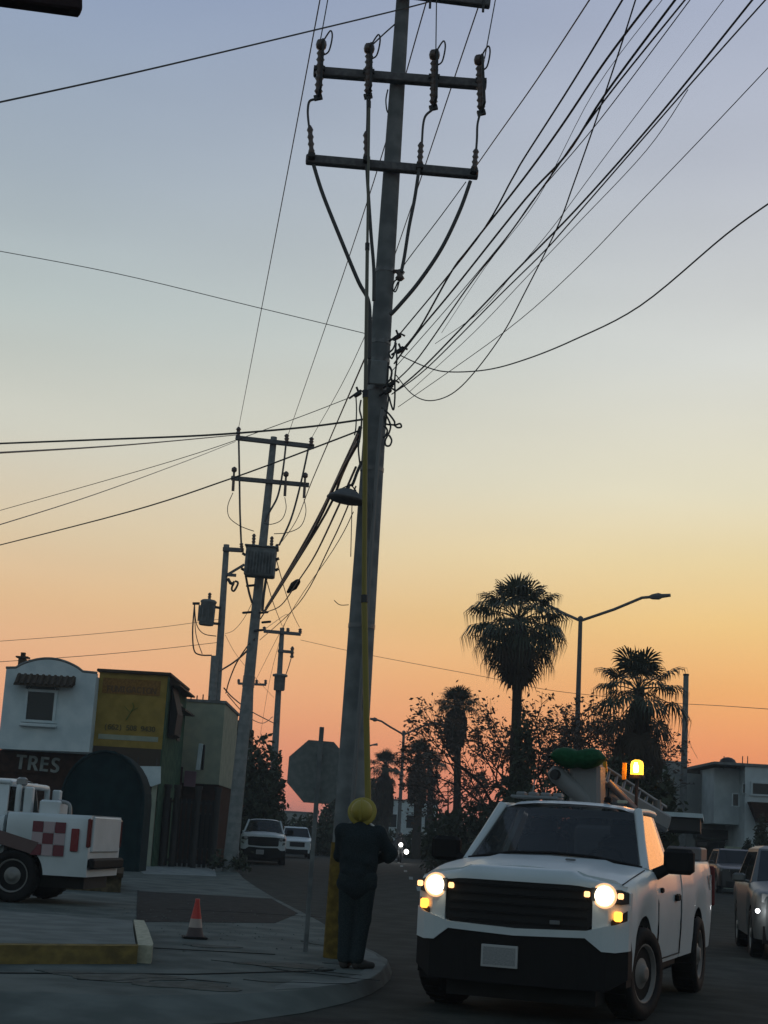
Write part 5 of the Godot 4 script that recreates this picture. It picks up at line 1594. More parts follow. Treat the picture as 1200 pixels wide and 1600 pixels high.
func hand(st: SurfaceTool, wrist: Vector3, dir: Vector3, palm_n: Vector3, thumb_side: float, grip: Vector3, grip_dir: Vector3) -> void:
	# a hand closed round a pole: palm, four fingers in three joints that curl about the grip axis, thumb the other way
	var caps := []
	var across := dir.cross(palm_n).normalized()
	var knuckle := wrist + dir * 0.09
	caps.append([wrist, wrist + dir * 0.07, 0.024, 0.03, Vector3.ONE])
	for k in 4:
		var off := across * (k - 1.5) * 0.019
		caps.append([wrist + dir * 0.02 + off * 0.6, knuckle + off, 0.016, 0.013])
		var l: float = [0.04, 0.045, 0.043, 0.033][k]
		var p := knuckle + off
		var d := dir
		for j in 3:
			d = d.rotated(across, -0.85 - 0.12 * j).normalized()
			var q := p + d * l * (1.0 - 0.2 * j)
			caps.append([p, q, 0.0105 - 0.001 * j, 0.0095 - 0.001 * j])
			p = q
	var tp := wrist + dir * 0.03 + across * thumb_side * 0.03
	var td := (dir * 0.6 + across * thumb_side * 0.5 + palm_n * 0.6).normalized()
	caps.append([tp, tp + td * 0.045, 0.015, 0.012])
	caps.append([tp + td * 0.045, tp + td * 0.045 + (td - across * thumb_side * 0.8).normalized() * 0.03, 0.011, 0.009])
	sdf_mesh(caps, 0.006, 0.008, st)


func make_lineman() -> void:
	var o := thing("person", "lineman in a yellow hard hat and dark clothes seen from behind, raising a pole", "person", Vector3(-0.053, 0.13, -16.729), deg_to_rad(-8.0))
	var skin := mat(Color(0.16, 0.09, 0.06), 0.6)
	var cloth := rough_mat(Color(0.016, 0.024, 0.028), Color(0.03, 0.042, 0.048), 0.05, 41, 0.5, 0.95, 0.25)
	var denim := rough_mat(Color(0.018, 0.028, 0.032), Color(0.036, 0.05, 0.054), 0.05, 43, 0.5, 0.95, 0.25)
	# body: head thrown back, neck, hands, and what is under the clothes, one surface
	var sh_l := Vector3(-0.185, 1.395, 0.02)
	var sh_r := Vector3(0.19, 1.39, 0.01)
	var el_l := Vector3(-0.23, 1.14, -0.14)
	var el_r := Vector3(0.32, 1.19, -0.1)
	var wr_l := Vector3(0.02, 1.24, -0.31)
	var wr_r := Vector3(0.12, 1.1, -0.29)
	var hip_l := Vector3(-0.09, 0.92, 0.0)
	var hip_r := Vector3(0.09, 0.92, 0.0)
	var kn_l := Vector3(-0.1, 0.5, -0.02)
	var kn_r := Vector3(0.075, 0.5, -0.03)
	var an_l := Vector3(-0.09, 0.09, 0.03)
	var an_r := Vector3(0.04, 0.09, 0.02)
	var st := sdf_mesh([[Vector3(0.0, 0.95, 0.0), Vector3(0.0, 1.3, 0.0), 0.11, 0.13], [sh_l, sh_r, 0.05, 0.05], [Vector3(0.005, 1.38, 0.02), Vector3(0.01, 1.53, -0.005), 0.062, 0.055], [Vector3(0.01, 1.6, 0.02), Vector3(0.01, 1.63, -0.03), 0.088, 0.082], [Vector3(0.01, 1.58, -0.07), Vector3(0.01, 1.6, -0.1), 0.05, 0.03], [Vector3(0.01, 1.635, -0.115), Vector3(0.01, 1.63, -0.13), 0.014, 0.01], [Vector3(-0.08, 1.6, 0.0), Vector3(-0.09, 1.62, 0.02), 0.018, 0.014], [Vector3(0.1, 1.6, 0.0), Vector3(0.11, 1.62, 0.02), 0.018, 0.014], [sh_l, el_l, 0.045, 0.036], [el_l, wr_l, 0.036, 0.026], [sh_r, el_r, 0.045, 0.036], [el_r, wr_r, 0.036, 0.026], [hip_l, kn_l, 0.07, 0.05], [kn_l, an_l, 0.045, 0.035], [hip_r, kn_r, 0.07, 0.05], [kn_r, an_r, 0.045, 0.035]], 0.016, 0.03)
	hand(st, wr_l, (wr_l - el_l).normalized(), Vector3(0.3, 0.2, -1).normalized(), 1.0, Vector3.ZERO, Vector3.UP)
	hand(st, wr_r, (Vector3(0.06, 1.16, -0.36) - wr_r).normalized(), Vector3(-0.8, 0.2, -0.4).normalized(), -1.0, Vector3.ZERO, Vector3.UP)
	part("body", st, skin, o)
	var sx := Vector3(1.15, 1.0, 0.85)
	st = sdf_mesh([[Vector3(-0.01, 0.86, 0.005), Vector3(0.0, 1.08, 0.0), 0.17, 0.165, sx], [Vector3(0.0, 1.08, 0.0), Vector3(0.0, 1.3, 0.01), 0.17, 0.185, sx], [sh_l, sh_r, 0.085, 0.085], [Vector3(0.0, 1.36, 0.02), Vector3(0.005, 1.47, 0.015), 0.1, 0.08], [sh_l, el_l, 0.078, 0.064], [el_l, el_l.lerp(wr_l, 0.85), 0.06, 0.048], [sh_r, el_r, 0.078, 0.066], [el_r, el_r.lerp(wr_r, 0.85), 0.062, 0.048], [el_r + Vector3(0.01, 0.02, 0), el_r + Vector3(-0.02, -0.06, 0.02), 0.05, 0.045], [Vector3(-0.17, 0.86, 0.02), Vector3(0.16, 0.86, 0.02), 0.05, 0.05], [Vector3(-0.12, 1.15, 0.11), Vector3(0.12, 1.1, 0.12), 0.03, 0.035], [Vector3(-0.13, 1.0, 0.1), Vector3(0.05, 0.97, 0.13), 0.03, 0.03]], 0.016, 0.045)
	part("jacket", st, cloth, o)
	st = sdf_mesh([[Vector3(-0.06, 0.92, 0.0), Vector3(0.06, 0.92, 0.0), 0.14, 0.14], [hip_l, kn_l, 0.115, 0.085], [kn_l, an_l + Vector3(0, 0.02, 0), 0.082, 0.075], [hip_r, kn_r, 0.115, 0.085], [kn_r, an_r + Vector3(0, 0.02, 0), 0.082, 0.075], [an_l + Vector3(0, 0.04, 0.03), an_l + Vector3(0.01, 0.0, 0.04), 0.06, 0.055], [an_r + Vector3(0, 0.05, 0.03), an_r + Vector3(0.0, 0.0, 0.04), 0.06, 0.055]], 0.016, 0.03)
	part("trousers", st, denim, o)
	for f in [[an_l, Vector3(0.02, 0, -0.17)], [an_r, Vector3(0.12, 0, -0.12)]]:
		var heel: Vector3 = f[0] * Vector3(1, 0, 1) + Vector3(0, 0.045, 0.04)
		st = sdf_mesh([[heel, heel + f[1] * 0.6, 0.042, 0.045], [heel + f[1] * 0.6, heel + f[1] * 1.25 + Vector3(0, -0.008, 0), 0.045, 0.034], [heel, heel + Vector3(0, 0.07, -0.01), 0.04, 0.048]], 0.012, 0.02)
		part("boot", st, mat(Color(0.05, 0.045, 0.04), 0.8), o)
	# hard hat tipped back: shell, full brim, ridge
	var hat := mat(Color(0.3, 0.24, 0.03), 0.55)
	var hx := Transform3D(Basis(Vector3.UP, 0.0) * Basis(Vector3.RIGHT, 1.32).scaled(Vector3.ONE * 1.02), Vector3(0.01, 1.615, 0.045))
	st = mb()
	lathe(st, [[0.112, -0.01], [0.114, 0.02], [0.108, 0.06], [0.088, 0.1], [0.052, 0.128], [0.015, 0.136]], 24, hx)
	var hh := part("hard_hat", st, hat, o)
	st = mb()
	lathe(st, [[0.113, 0.0], [0.15, -0.012], [0.154, -0.008], [0.15, -0.002], [0.112, 0.012]], 24, hx)
	piece("brim", commit(st, hat), hh)
	st = mb()
	tube(st, [hx * Vector3(0, 0.07, 0.11), hx * Vector3(0, 0.125, 0.06), hx * Vector3(0, 0.14, 0), hx * Vector3(0, 0.125, -0.06), hx * Vector3(0, 0.07, -0.11)], 0.012, 6)
	piece("ridge", commit(st, hat), hh)
	st = mb()
	cbox(st, Vector3(0.13, 1.475, 0.03), Vector3(0.075, 0.022, 0.05), 0.008, Basis(Vector3.BACK, -0.5))
	part("collar", st, mat(Color(0.5, 0.52, 0.5), 0.8), o, "pale collar tip at the neck")

	# the telescoping stick, from his hands up to the fuse left of the shaft
	var a := o.transform * Vector3(0.07, 0.95, -0.37)
	var c1: Vector3 = Vector3(-0.171, 4.174, -17.35)
	var c2: Vector3 = Vector3(-0.301, 6.629, -17.45)
	var c3: Vector3 = Vector3(-0.388, 8.499, -17.52)
	var c4: Vector3 = Vector3(-0.476, 10.399, -17.6)
	var s := thing("hot_stick", "long telescoping yellow stick held up along the pole by the lineman", "pole tool", a)
	var yel := mat(Color(0.2, 0.165, 0.015), 0.5)
	for k in [[a, c1, 0.036], [c1, c2, 0.031], [c2, c3, 0.023], [c3, c4, 0.017]]:
		st = mb()
		tube(st, [k[0], k[1]], k[2], 10)
		wpart("stick_section", st, yel if k[2] > 0.025 else mat(Color(0.1, 0.1, 0.07), 0.4), s)
		st = mb()
		tube(st, [k[1] - (k[1] - k[0]).normalized() * 0.09, k[1]], k[2] + 0.006, 10)
		wpart("ferrule", st, M.dark_metal, s)
	st = mb()
	tube(st, [c4, c4 + Vector3(0.02, 0.1, 0.02)], 0.014, 6)
	tube(st, [c4 + Vector3(0.02, 0.08, 0.02), c4 + Vector3(-0.05, 0.06, 0.02)], 0.01, 6)
	wpart("hook_head", st, M.dark_metal, s)


# ---------------------------------------------------------------- buildings
func wall_box(o: Node3D, x0: float, x1: float, y0: float, y1: float, z0: float, z1: float, m: Material, called := "wall") -> MeshInstance3D:
	var st := mb()
	box(st, Vector3((x0 + x1) * 0.5, (y0 + y1) * 0.5, (z0 + z1) * 0.5), Vector3(absf(x1 - x0), absf(y1 - y0), absf(z1 - z0)))
	return wpart(called, st, m, o)


# a window in a wall that faces the camera: c is its middle on the wall face
func window(o: Node3D, c: Vector3, w: float, h: float, m: Material, pane_m: Material, bars := 0) -> MeshInstance3D:
	var st := mb()
	var t := minf(0.08, w * 0.12)
	for k in [[0.0, h * 0.5 + t * 0.5, w + 2 * t, t], [0.0, -h * 0.5 - t * 0.5, w + 2 * t + 0.1, t], [-w * 0.5 - t * 0.5, 0.0, t, h], [w * 0.5 + t * 0.5, 0.0, t, h]]:
		box(st, c + Vector3(k[0], k[1], 0.03), Vector3(k[2], k[3], 0.1))
	var f := wpart("window", st, m, o)
	st = mb()
	box(st, c + Vector3(0, 0, 0.008), Vector3(w, h, 0.012))
	var p := wpart("pane", st, pane_m, o)
	nest(p, f)
	if bars:
		st = mb()
		for k in bars: box(st, c + Vector3(lerpf(-w * 0.5, w * 0.5, (k + 1.0) / (bars + 1.0)), 0, 0.025), Vector3(0.03, h, 0.03))
		box(st, c + Vector3(0, 0, 0.025), Vector3(w, 0.03, 0.026))
		var b := wpart("window_bars", st, M.dark_metal, o)
		nest(b, f)
	return f


func letters(o: Node3D, text: String, at: Vector3, size: float, depth: float, m: Material, step: float, font: Font, basis := Basis.IDENTITY) -> void:
	var x := 0.0
	for ch in text:
		if ch != " ":
			var t := TextMesh.new()
			t.text = ch
			t.font = font
			t.font_size = 64
			t.pixel_size = size / 46.0
			t.depth = depth
			t.curve_step = 4.0
			t.material = m
			piece("letter", t, o, o.transform.affine_inverse() * Transform3D(basis, at + basis.x * x))
		x += step


func make_town() -> void:
	var white := rough_mat(Color(0.5, 0.6, 0.63), Color(0.6, 0.69, 0.71), 0.01, 51, 4.0, 0.9)
	var pale := rough_mat(Color(0.27, 0.31, 0.25), Color(0.34, 0.37, 0.29), 0.012, 52, 4.0, 0.9)
	var yellow := rough_mat(Color(0.27, 0.195, 0.05), Color(0.34, 0.24, 0.062), 0.012, 53, 3.0, 0.9)
	var green := rough_mat(Color(0.045, 0.09, 0.06), Color(0.07, 0.125, 0.085), 0.012, 54, 3.0, 0.9)
	var brown := mat(Color(0.05, 0.035, 0.022), 0.8)
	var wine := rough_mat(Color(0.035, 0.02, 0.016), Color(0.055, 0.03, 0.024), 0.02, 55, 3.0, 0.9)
	var teal := rough_mat(Color(0.006, 0.02, 0.025), Color(0.01, 0.03, 0.035), 0.01, 56, 3.0, 0.8)
	var bold := SystemFont.new()
	bold.font_names = PackedStringArray(["Droid Sans"])
	bold.font_weight = 700

	# ---- white shop house with curved parapet
	var o := thing("shop_house", "white upper storey with curved parapet and arched window above a wine-red shop", "house", Vector3(-10.5, 0.13, -50))
	var x0 := -11.95
	var x1 := -9.02
	var st := mb()
	var out := PackedVector2Array([Vector2(x0, 3.55), Vector2(x1, 3.6), Vector2(x1, 6.14)])
	for k in 15:
		var t := k / 14.0
		out.append(Vector2(lerpf(x1 - 0.45, x0 + 0.3, t), 6.16 + 0.36 * pow(sin(t * PI), 0.8)))
	out.append(Vector2(x0 + 0.22, 6.16))
	out.append(Vector2(x0, 6.14))
	prism(st, out, -50.3, -50.0)
	wpart("front_wall", st, white, o)
	wall_box(o, x0, x1, 3.55, 6.05, -58, -50.3, white, "upper_wall")
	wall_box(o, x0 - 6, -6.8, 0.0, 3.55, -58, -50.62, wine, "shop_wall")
	# moulding along the curve
	st = mb()
	var rim := []
	for k in 15:
		var t := k / 14.0
		rim.append(Vector3(lerpf(x1 - 0.45, x0 + 0.3, t), 6.18 + 0.36 * pow(sin(t * PI), 0.8), -50.02))
	tube(st, [Vector3(x1 + 0.02, 6.16, -50.02)] + rim + [Vector3(x0 - 0.02, 6.16, -50.02)], 0.045, 6)
	wpart("parapet_cap", st, M.pole, o)
	var wc := Vector3(-10.72, 4.98, -50.0)
	var wn := window(o, wc, 0.86, 0.9, white, M.dark_glass)
	st = mb()
	var arch := []
	for k in 11: arch.append(wc + Vector3(cos(PI * k / 10.0) * 0.5, 0.54 + sin(PI * k / 10.0) * 0.26, 0.03))
	tube(st, arch, 0.05, 6)
	prism(st, PackedVector2Array([Vector2(-0.42, 0), Vector2(0.42, 0), Vector2(0.34, 0.14), Vector2(0.17, 0.22), Vector2(-0.17, 0.22), Vector2(-0.34, 0.14)]), 0.0, 0.03, Transform3D(Basis(), wc + Vector3(0, 0.55, 0)))
	wpart("window_arch", st, M.deck, o)
	st = mb()
	cbox(st, wc + Vector3(0, -0.62, 0.08), Vector3(1.2, 0.1, 0.18), 0.02)
	wpart("sill", st, white, o)
	# small tiled hood above the window
	st = mb()
	prism(st, PackedVector2Array([Vector2(0, 0), Vector2(0.42, -0.08), Vector2(0.42, -0.14), Vector2(0, 0.26)]), -0.95, 0.95, Transform3D(Basis(Vector3.BACK, Vector3.UP, Vector3.LEFT), Vector3(-10.62, 5.72, -49.995)))
	var hood := wpart("awning", st, brown, o, "small dark tiled awning")
	for k in 10:
		st = mb()
		tube(st, [Vector3(-11.5 + k * 0.195, 5.97, -49.98), Vector3(-11.5 + k * 0.195, 5.63, -49.56)], 0.06, 6)
		var tile := wpart("roof_tile", st, brown, o)
		nest(tile, hood)
	st = mb()
	box(st, Vector3(-11.68, 6.32, -51), Vector3(0.24, 0.5, 0.24))
	box(st, Vector3(-11.68, 6.62, -51), Vector3(0.4, 0.05, 0.4))
	box(st, Vector3(-11.68, 6.72, -51), Vector3(0.14, 0.12, 0.14))
	wpart("chimney", st, brown, o)
	# shop letters on a fascia
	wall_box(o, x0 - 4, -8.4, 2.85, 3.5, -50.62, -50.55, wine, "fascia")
	letters(o, "TRES", Vector3(-11.277, 3.18, -50.53), 0.46, 0.05, M.concrete_pale, 0.375, bold, Basis(Vector3.BACK, -0.035))

	# ---- yellow house with its painted advertisement and green side
	o = thing("yellow_house", "yellow house front with a faded painted advertisement and a green side wall", "house", Vector3(-7.9, 0.13, -50.7))
	wall_box(o, -9.02, -6.78, 3.85, 6.25, -56, -50.6, yellow, "upper_wall")
	wall_box(o, -9.0, -6.8, 3.1, 3.85, -56, -50.55, brown, "fascia")
	st = mb()
	cbox(st, Vector3(-7.88, 6.3, -53.2), Vector3(2.44, 0.1, 5.5), 0.02)
	wpart("roof", st, brown, o)
	st = mb()
	box(st, Vector3(-7.94, 5.82, -50.59), Vector3(1.9, 0.5, 0.012))
	wpart("painted_band", st, rough_mat(Color(0.2, 0.11, 0.035), Color(0.27, 0.15, 0.045), 0.02, 58, 1.0), o)
	st = mb()
	box(st, Vector3(-7.9, 4.16, -50.59), Vector3(1.95, 0.16, 0.012))
	wpart("painted_band", st, pale, o)
	var faded := mat(Color(0.12, 0.07, 0.03), 0.9)
	letters(o, "FUMIGACION", Vector3(-8.68, 5.72, -50.58), 0.2, 0.01, faded, 0.165, bold)
	letters(o, "(662) 508 9430", Vector3(-8.66, 4.48, -50.58), 0.17, 0.01, mat(Color(0.1, 0.085, 0.03), 0.9), 0.12, bold)
	# green sprig painted in the middle
	st = mb()
	for k in [[Vector2(-0.12, -0.32), Vector2(0.1, 0.12), 0.035], [Vector2(0.02, -0.02), Vector2(0.22, 0.1), 0.03], [Vector2(-0.02, -0.06), Vector2(-0.2, 0.12), 0.025], [Vector2(0.1, 0.12), Vector2(0.04, 0.26), 0.03]]:
		bar(st, Vector3(-7.9 + k[0].x, 5.05 + k[0].y, -50.592), Vector3(-7.9 + k[1].x, 5.05 + k[1].y, -50.592), k[2] * 2.0, 0.012)
	wpart("painted_sprig", st, mat(Color(0.07, 0.16, 0.04), 0.9), o)
	wall_box(o, -6.8, -6.755, 0.0, 6.22, -56, -50.62, green, "side_wall")
	# eaves and shutters on the green side
	for k in [[6.2, -55.6, -51.0], [5.55, -56.0, -53.0]]:
		st = mb()
		prism(st, PackedVector2Array([Vector2(0, 0), Vector2(0.34, -0.16), Vector2(0.34, -0.22), Vector2(0, -0.2)]), k[1], k[2], Transform3D(Basis(), Vector3(-6.755, k[0], 0)))
		wpart("eave", st, brown, o)
	for z in [-52.2, -54.3]:
		st = mb()
		box(st, Vector3(-6.74, 5.0, z), Vector3(0.05, 1.3, 0.9))
		var w := wpart("window", st, M.dark_metal, o)
		st = mb()
		box(st, Vector3(-6.712, 5.0, z), Vector3(0.02, 1.15, 0.75))
		var p := wpart("pane", st, M.dark_glass, o)
		nest(p, w)
	st = mb()
	prism(st, PackedVector2Array([Vector2(0, 0), Vector2(0.25, -0.9), Vector2(0.2, -1.6), Vector2(0, -1.7)]), -52.9, -51.3, Transform3D(Basis(), Vector3(-6.7, 6.0, 0)))
	wpart("awning", st, M.dark, o)
	# ground floor: dark openings between posts
	wall_box(o, -8.0, -7.85, 0.0, 3.1, -50.8, -50.5, wine, "post")
	wall_box(o, -6.98, -6.82, 0.0, 3.1, -50.8, -50.5, pale, "post")
	wall_box(o, -8.95, -6.85, 0.0, 3.1, -51.5, -51.2, M.dark, "shop_front")
	# white sign under the fascia
	o = thing("shop_sign", "pale torn sign hanging under the yellow house's brown fascia", "sign", Vector3(-7.181, 3.056, -50.3))
	st = mb()
	prism(st, PackedVector2Array([Vector2(-0.48, 0.2), Vector2(0.46, 0.24), Vector2(0.5, -0.3), Vector2(0.2, -0.42), Vector2(0.02, -0.3), Vector2(0.0, -0.08), Vector2(-0.48, 0.0)]), -0.03, 0.03)
	part("board", st, white, o)
	st = mb()
	for x in [-0.3, 0.3]: tube(st, [Vector3(x, 0.2, 0), Vector3(x, 0.5, -0.1)], 0.015, 5)
	part("bracket", st, M.dark_metal, o)

	# ---- dark arched front
	o = thing("arched_front", "dark blue-green rounded arch standing in front of the shops behind the patrol pickup", "arch", Vector3(-7.7, 0.13, -44.5))
	out = PackedVector2Array([Vector2(-6.32, 0.13)])
	for k in 17:
		var a := PI * k / 16.0
		out.append(Vector2(-7.52 + cos(a) * 1.2, 2.0 + sin(a) * 1.45))
	out.append(Vector2(-8.72, 0.13))
	st = mb()
	prism(st, out, -46.0, -44.5)
	wpart("arch", st, teal, o)
	st = mb()
	var edge := []
	for k in 17:
		var a := PI * k / 16.0
		edge.append(Vector3(-7.52 + cos(a) * 1.17, 2.0 + sin(a) * 1.42, -44.48))
	tube(st, [Vector3(-6.35, 0.14, -44.48)] + edge + [Vector3(-8.69, 0.14, -44.48)], 0.05, 6)
	wpart("rim", st, teal, o)

	# ---- gates and posts beside it
	o = thing("gate", "dark metal gate with round posts between the arch and the leaning pole", "gate", Vector3(-6.0, 0.13, -52))
	for k in 12:
		st = mb()
		box(st, Vector3(-6.7 + k * 0.16, 1.25, -52.0), Vector3(0.11, 2.2, 0.03))
		wpart("slat", st, M.dark, o)
	for y in [0.3, 2.2]: wall_box(o, -6.8, -4.9, y, y + 0.08, -52.06, -52.02, M.dark_metal, "rail")
	for x in [-6.62, -6.3, -5.6, -4.95]:
		st = mb()
		lathe(st, [[0.1, 0.0], [0.1, 2.5], [0.13, 2.55], [0.13, 2.65]], 10, Transform3D(Basis(), Vector3(x, 0.13, -51.8)))
		wpart("post", st, mat(Color(0.035, 0.035, 0.035), 0.8), o)
	o = thing("gate_lamp", "tiny white lamp shining on the gate by the arch", "lamp", Vector3(-7.43, 1.284, -51.4))
	st = mb()
	lathe(st, [[0.01, -0.05], [0.05, -0.02], [0.05, 0.03], [0.01, 0.06]], 10, Transform3D(Basis(), Vector3.ZERO))
	part("bulb", st, glow(Color(1, 0.96, 0.88), 3.0), o)
	st = mb()
	tube(st, [Vector3(0, 0.06, -0.02), Vector3(0, 0.1, -0.4)], 0.012, 5)
	part("bracket", st, M.dark_metal, o)
	var l := OmniLight3D.new()
	l.name = "gate_lamp_light"
	add_child(l)
	l.position = o.position + Vector3(0, 0, 0.08)
	l.light_energy = 0.03
	l.light_size = 0.05
	l.omni_attenuation = 2.0
	l.shadow_enabled = true

	# ---- beige block
	o = thing("beige_block", "plain beige two-storey block with a flat roof behind the leaning pole", "building", Vector3(-6.3, 0.13, -57))
	wall_box(o, -7.05, -5.45, 3.0, 5.95, -63, -57, pale, "upper_wall")
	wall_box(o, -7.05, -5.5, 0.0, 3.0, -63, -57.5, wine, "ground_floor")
	wall_box(o, -7.1, -5.4, 5.95, 6.05, -63.1, -56.95, M.pole, "roof")
	for k in 5:
		st = mb()
		tube(st, [Vector3(-6.95 + k * 0.22, 6.05, -57.1), Vector3(-6.95 + k * 0.22, 6.2 + 0.05 * (k % 2), -57.1)], 0.025, 5)
		wpart("roof_stub", st, M.dark_metal, o)
	window(o, Vector3(-5.9, 1.3, -57.49), 0.5, 1.2, M.dark_metal, M.dark_glass)
	o = thing("pink_sign", "faded pink sign panel on the beige block above the gate", "sign", Vector3(-6.477, 3.139, -56.7))
	st = mb()
	cbox(st, Vector3.ZERO, Vector3(0.42, 0.56, 0.08), 0.01, Basis(Vector3.BACK, -0.03))
	part("panel", st, mat(Color(0.2, 0.12, 0.16), 0.8), o)
	o = thing("upright_sign", "narrow upright white sign board between the beige block and the leaning pole", "sign", Vector3(-6.138, 3.917, -56.2))
	st = mb()
	cbox(st, Vector3.ZERO, Vector3(0.16, 0.95, 0.3), 0.015, Basis(Vector3.BACK, -0.05))
	part("panel", st, white, o)
	st = mb()
	box(st, Vector3(0.13, 0, -0.03), Vector3(0.06, 0.9, 0.28))
	part("edge", st, M.dark, o)

	# ---- the row behind the leaning pole
	o = thing("corner_shop", "low shop with a pilaster and ragged roof between the leaning pole and its neighbour", "building", Vector3(-5.9, 0.13, -66))
	wall_box(o, -7.6, -5.9, 0.0, 5.5, -74, -66.0, pale, "wall")
	wall_box(o, -6.35, -6.0, 1.4, 5.4, -66.0, -65.85, white, "pilaster")
	wall_box(o, -7.6, -5.6, 5.5, 5.65, -74, -65.7, brown, "roof")
	for k in 9:
		st = mb()
		var c := Vector3(-5.55 - rng.randf() * 0.5, 5.6 + rng.randf() * 0.25, -66.2 - k * 0.7)
		cbox(st, c, Vector3(0.4, 0.2 + rng.randf() * 0.3, 0.4), 0.04, Basis(Vector3.UP, rng.randf()))
		wpart("roof_clutter", st, brown, o)
	for k in [[-5.88, 3.6, -68.0], [-5.88, 3.4, -71.0]]:
		wall_box(o, -5.93, -5.86, k[1] - 0.5, k[1] + 0.5, k[2] - 0.5, k[2] + 0.5, M.dark_glass, "window")
	o = thing("round_sign", "small round white sign low on the shop between the poles", "sign", Vector3(-6.242, 3.126, -64))
	st = mb()
	lathe(st, [[0.05, 0.0], [0.26, 0.0], [0.26, 0.05], [0.05, 0.06]], 16, Transform3D(Basis(Vector3.RIGHT, PI / 2), Vector3.ZERO))
	part("disc", st, white, o)
	st = mb()
	lathe(st, [[0.02, 0.0], [0.13, 0.0], [0.13, 0.07], [0.02, 0.08]], 14, Transform3D(Basis(Vector3.RIGHT, PI / 2), Vector3(0.03, -0.05, 0.0)))
	part("print", st, M.pole, o)
	o = thing("yellow_sign", "yellow box sign on the shop beside the second pole", "sign", Vector3(-6.108, 2.101, -64))
	st = mb()
	cbox(st, Vector3.ZERO, Vector3(0.34, 0.6, 0.2), 0.02, Basis(Vector3.BACK, -0.05))
	part("panel", st, mat(Color(0.3, 0.27, 0.09), 0.8), o)
	st = mb()
	box(st, Vector3(0.2, -0.02, -0.02), Vector3(0.07, 0.55, 0.18))
	part("edge", st, M.dark, o)

	# ---- right-hand houses
	var grey_wall := rough_mat(Color(0.24, 0.26, 0.26), Color(0.31, 0.33, 0.32), 0.01, 61, 5.0)
	var cool := rough_mat(Color(0.46, 0.53, 0.55), Color(0.55, 0.62, 0.64), 0.01, 62, 5.0)
	o = thing("grey_house", "plain grey house with a stepped roof behind the bare pole on the right", "house", Vector3(16, 0.13, -78))
	wall_box(o, 14.2, 18.4, 0.0, 5.45, -86, -78, grey_wall)
	wall_box(o, 14.9, 15.75, 5.45, 6.05, -82, -78.6, grey_wall, "stair_head")
	wall_box(o, 14.3, 14.95, 5.45, 5.8, -82, -78.4, grey_wall, "parapet")
	wall_box(o, 15.8, 16.6, 5.45, 5.62, -78.5, -78.02, brown, "parapet")
	window(o, Vector3(17.3, 1.4, -78), 1.6, 1.4, M.dark_metal, M.dark_glass, 2)
	window(o, Vector3(15.2, 1.3, -78), 1.3, 2.0, M.dark_metal, M.dark_glass, 1)
	wall_box(o, 16.3, 17.9, 2.3, 2.75, -78.3, -77.4, M.dark_metal, "canopy")
	o = thing("white_house", "white house with dark square windows at the right edge", "house", Vector3(20, 0.13, -74))
	wall_box(o, 17.9, 26.0, 0.0, 5.75, -84, -74, cool)
	wall_box(o, 16.7, 18.0, 3.0, 5.65, -84, -75.2, cool, "wing_wall")
	wall_box(o, 16.4, 26.2, 5.75, 5.87, -84.2, -73.9, M.pole, "roof")
	for k in [[Vector3(18.75, 4.704, -73.99), 1.0, 0.5], [Vector3(17.445, 4.12, -73.99), 0.26, 0.55], [Vector3(17.836, 4.682, -73.99), 0.1, 0.42]]: window(o, k[0], k[1], k[2], cool, M.dark_glass)
	st = mb()
	lathe(st, [[0.42, -0.2], [0.42, 0.15], [0.36, 0.3], [0.2, 0.4], [0.05, 0.43]], 14, Transform3D(Basis(), Vector3(17.527, 5.806, -76)))
	wpart("roof_tank", st, M.dark_metal, o)
	for k in [Vector3(18.008, 5.943, -75), Vector3(18.256, 5.957, -75), Vector3(17.109, 5.891, -75)]:
		st = mb()
		tube(st, [k + Vector3(0, -0.3, 0), k + Vector3(0.01, 0.32, 0)], 0.025, 5)
		wpart("roof_pipe", st, M.dark_metal, o)
	st = mb()
	prism(st, PackedVector2Array([Vector2(-0.55, 0.42), Vector2(1.6, 0.42), Vector2(1.6, -0.5), Vector2(-0.15, -0.5)]), -0.1, 0.5, Transform3D(Basis(), Vector3(18.526, 3.641, -73.8)))
	wpart("porch_roof", st, wine, o)
	wall_box(o, 17.05, 18.1, 0.0, 1.95, -74.5, -74.2, pale, "garage_door")
	# carport
	o = thing("carport", "flat white-edged carport roof behind the utility truck's cab", "carport", Vector3(7.6, 0.13, -40))
	st = mb()
	slab(st, [Vector3(6.779, 2.257, -36), Vector3(7.741, 2.167, -36), Vector3(9.065, 2.313, -42), Vector3(8.03, 2.39, -42)], 2.42, 2.32)
	wpart("roof", st, white, o)
	st = mb()
	slab(st, [Vector3(6.858, 2.248, -36.1), Vector3(7.703, 2.165, -36.1), Vector3(8.953, 2.306, -41.8), Vector3(8.06, 2.39, -41.8)], 2.315, 2.02)
	wpart("beam", st, M.dark_metal, o)
	for p in [Vector3(7.0, 0, -41), Vector3(7.6, 0, -41)]:
		st = mb()
		box(st, p + Vector3(0, 1.08, 0), Vector3(0.12, 1.94, 0.12))
		wpart("post", st, M.dark_metal, o)
	# far bluish wall behind the distant palms
	o = thing("far_building", "pale bluish building glimpsed between the distant palm trunks", "building", Vector3(4, 0.1, -150))
	wall_box(o, -2.0, 6.8, 0.0, 4.9, -160, -150, cool)
	wall_box(o, -2.1, 6.9, 4.9, 5.05, -160, -149.9, M.pole, "roof")
	for k in 5: window(o, Vector3(-1.0 + k * 1.75, 3.0, -150), 0.8, 1.2, cool, M.dark_glass)
	o = thing("far_house", "low pale house far down the road left of the stop sign post", "house", Vector3(-8, 0.1, -165))
	wall_box(o, -14.0, -6.0, 0.0, 3.4, -175, -165, grey_wall)
	wall_box(o, -14.1, -5.9, 3.4, 3.55, -175, -164.9, M.pole, "roof")
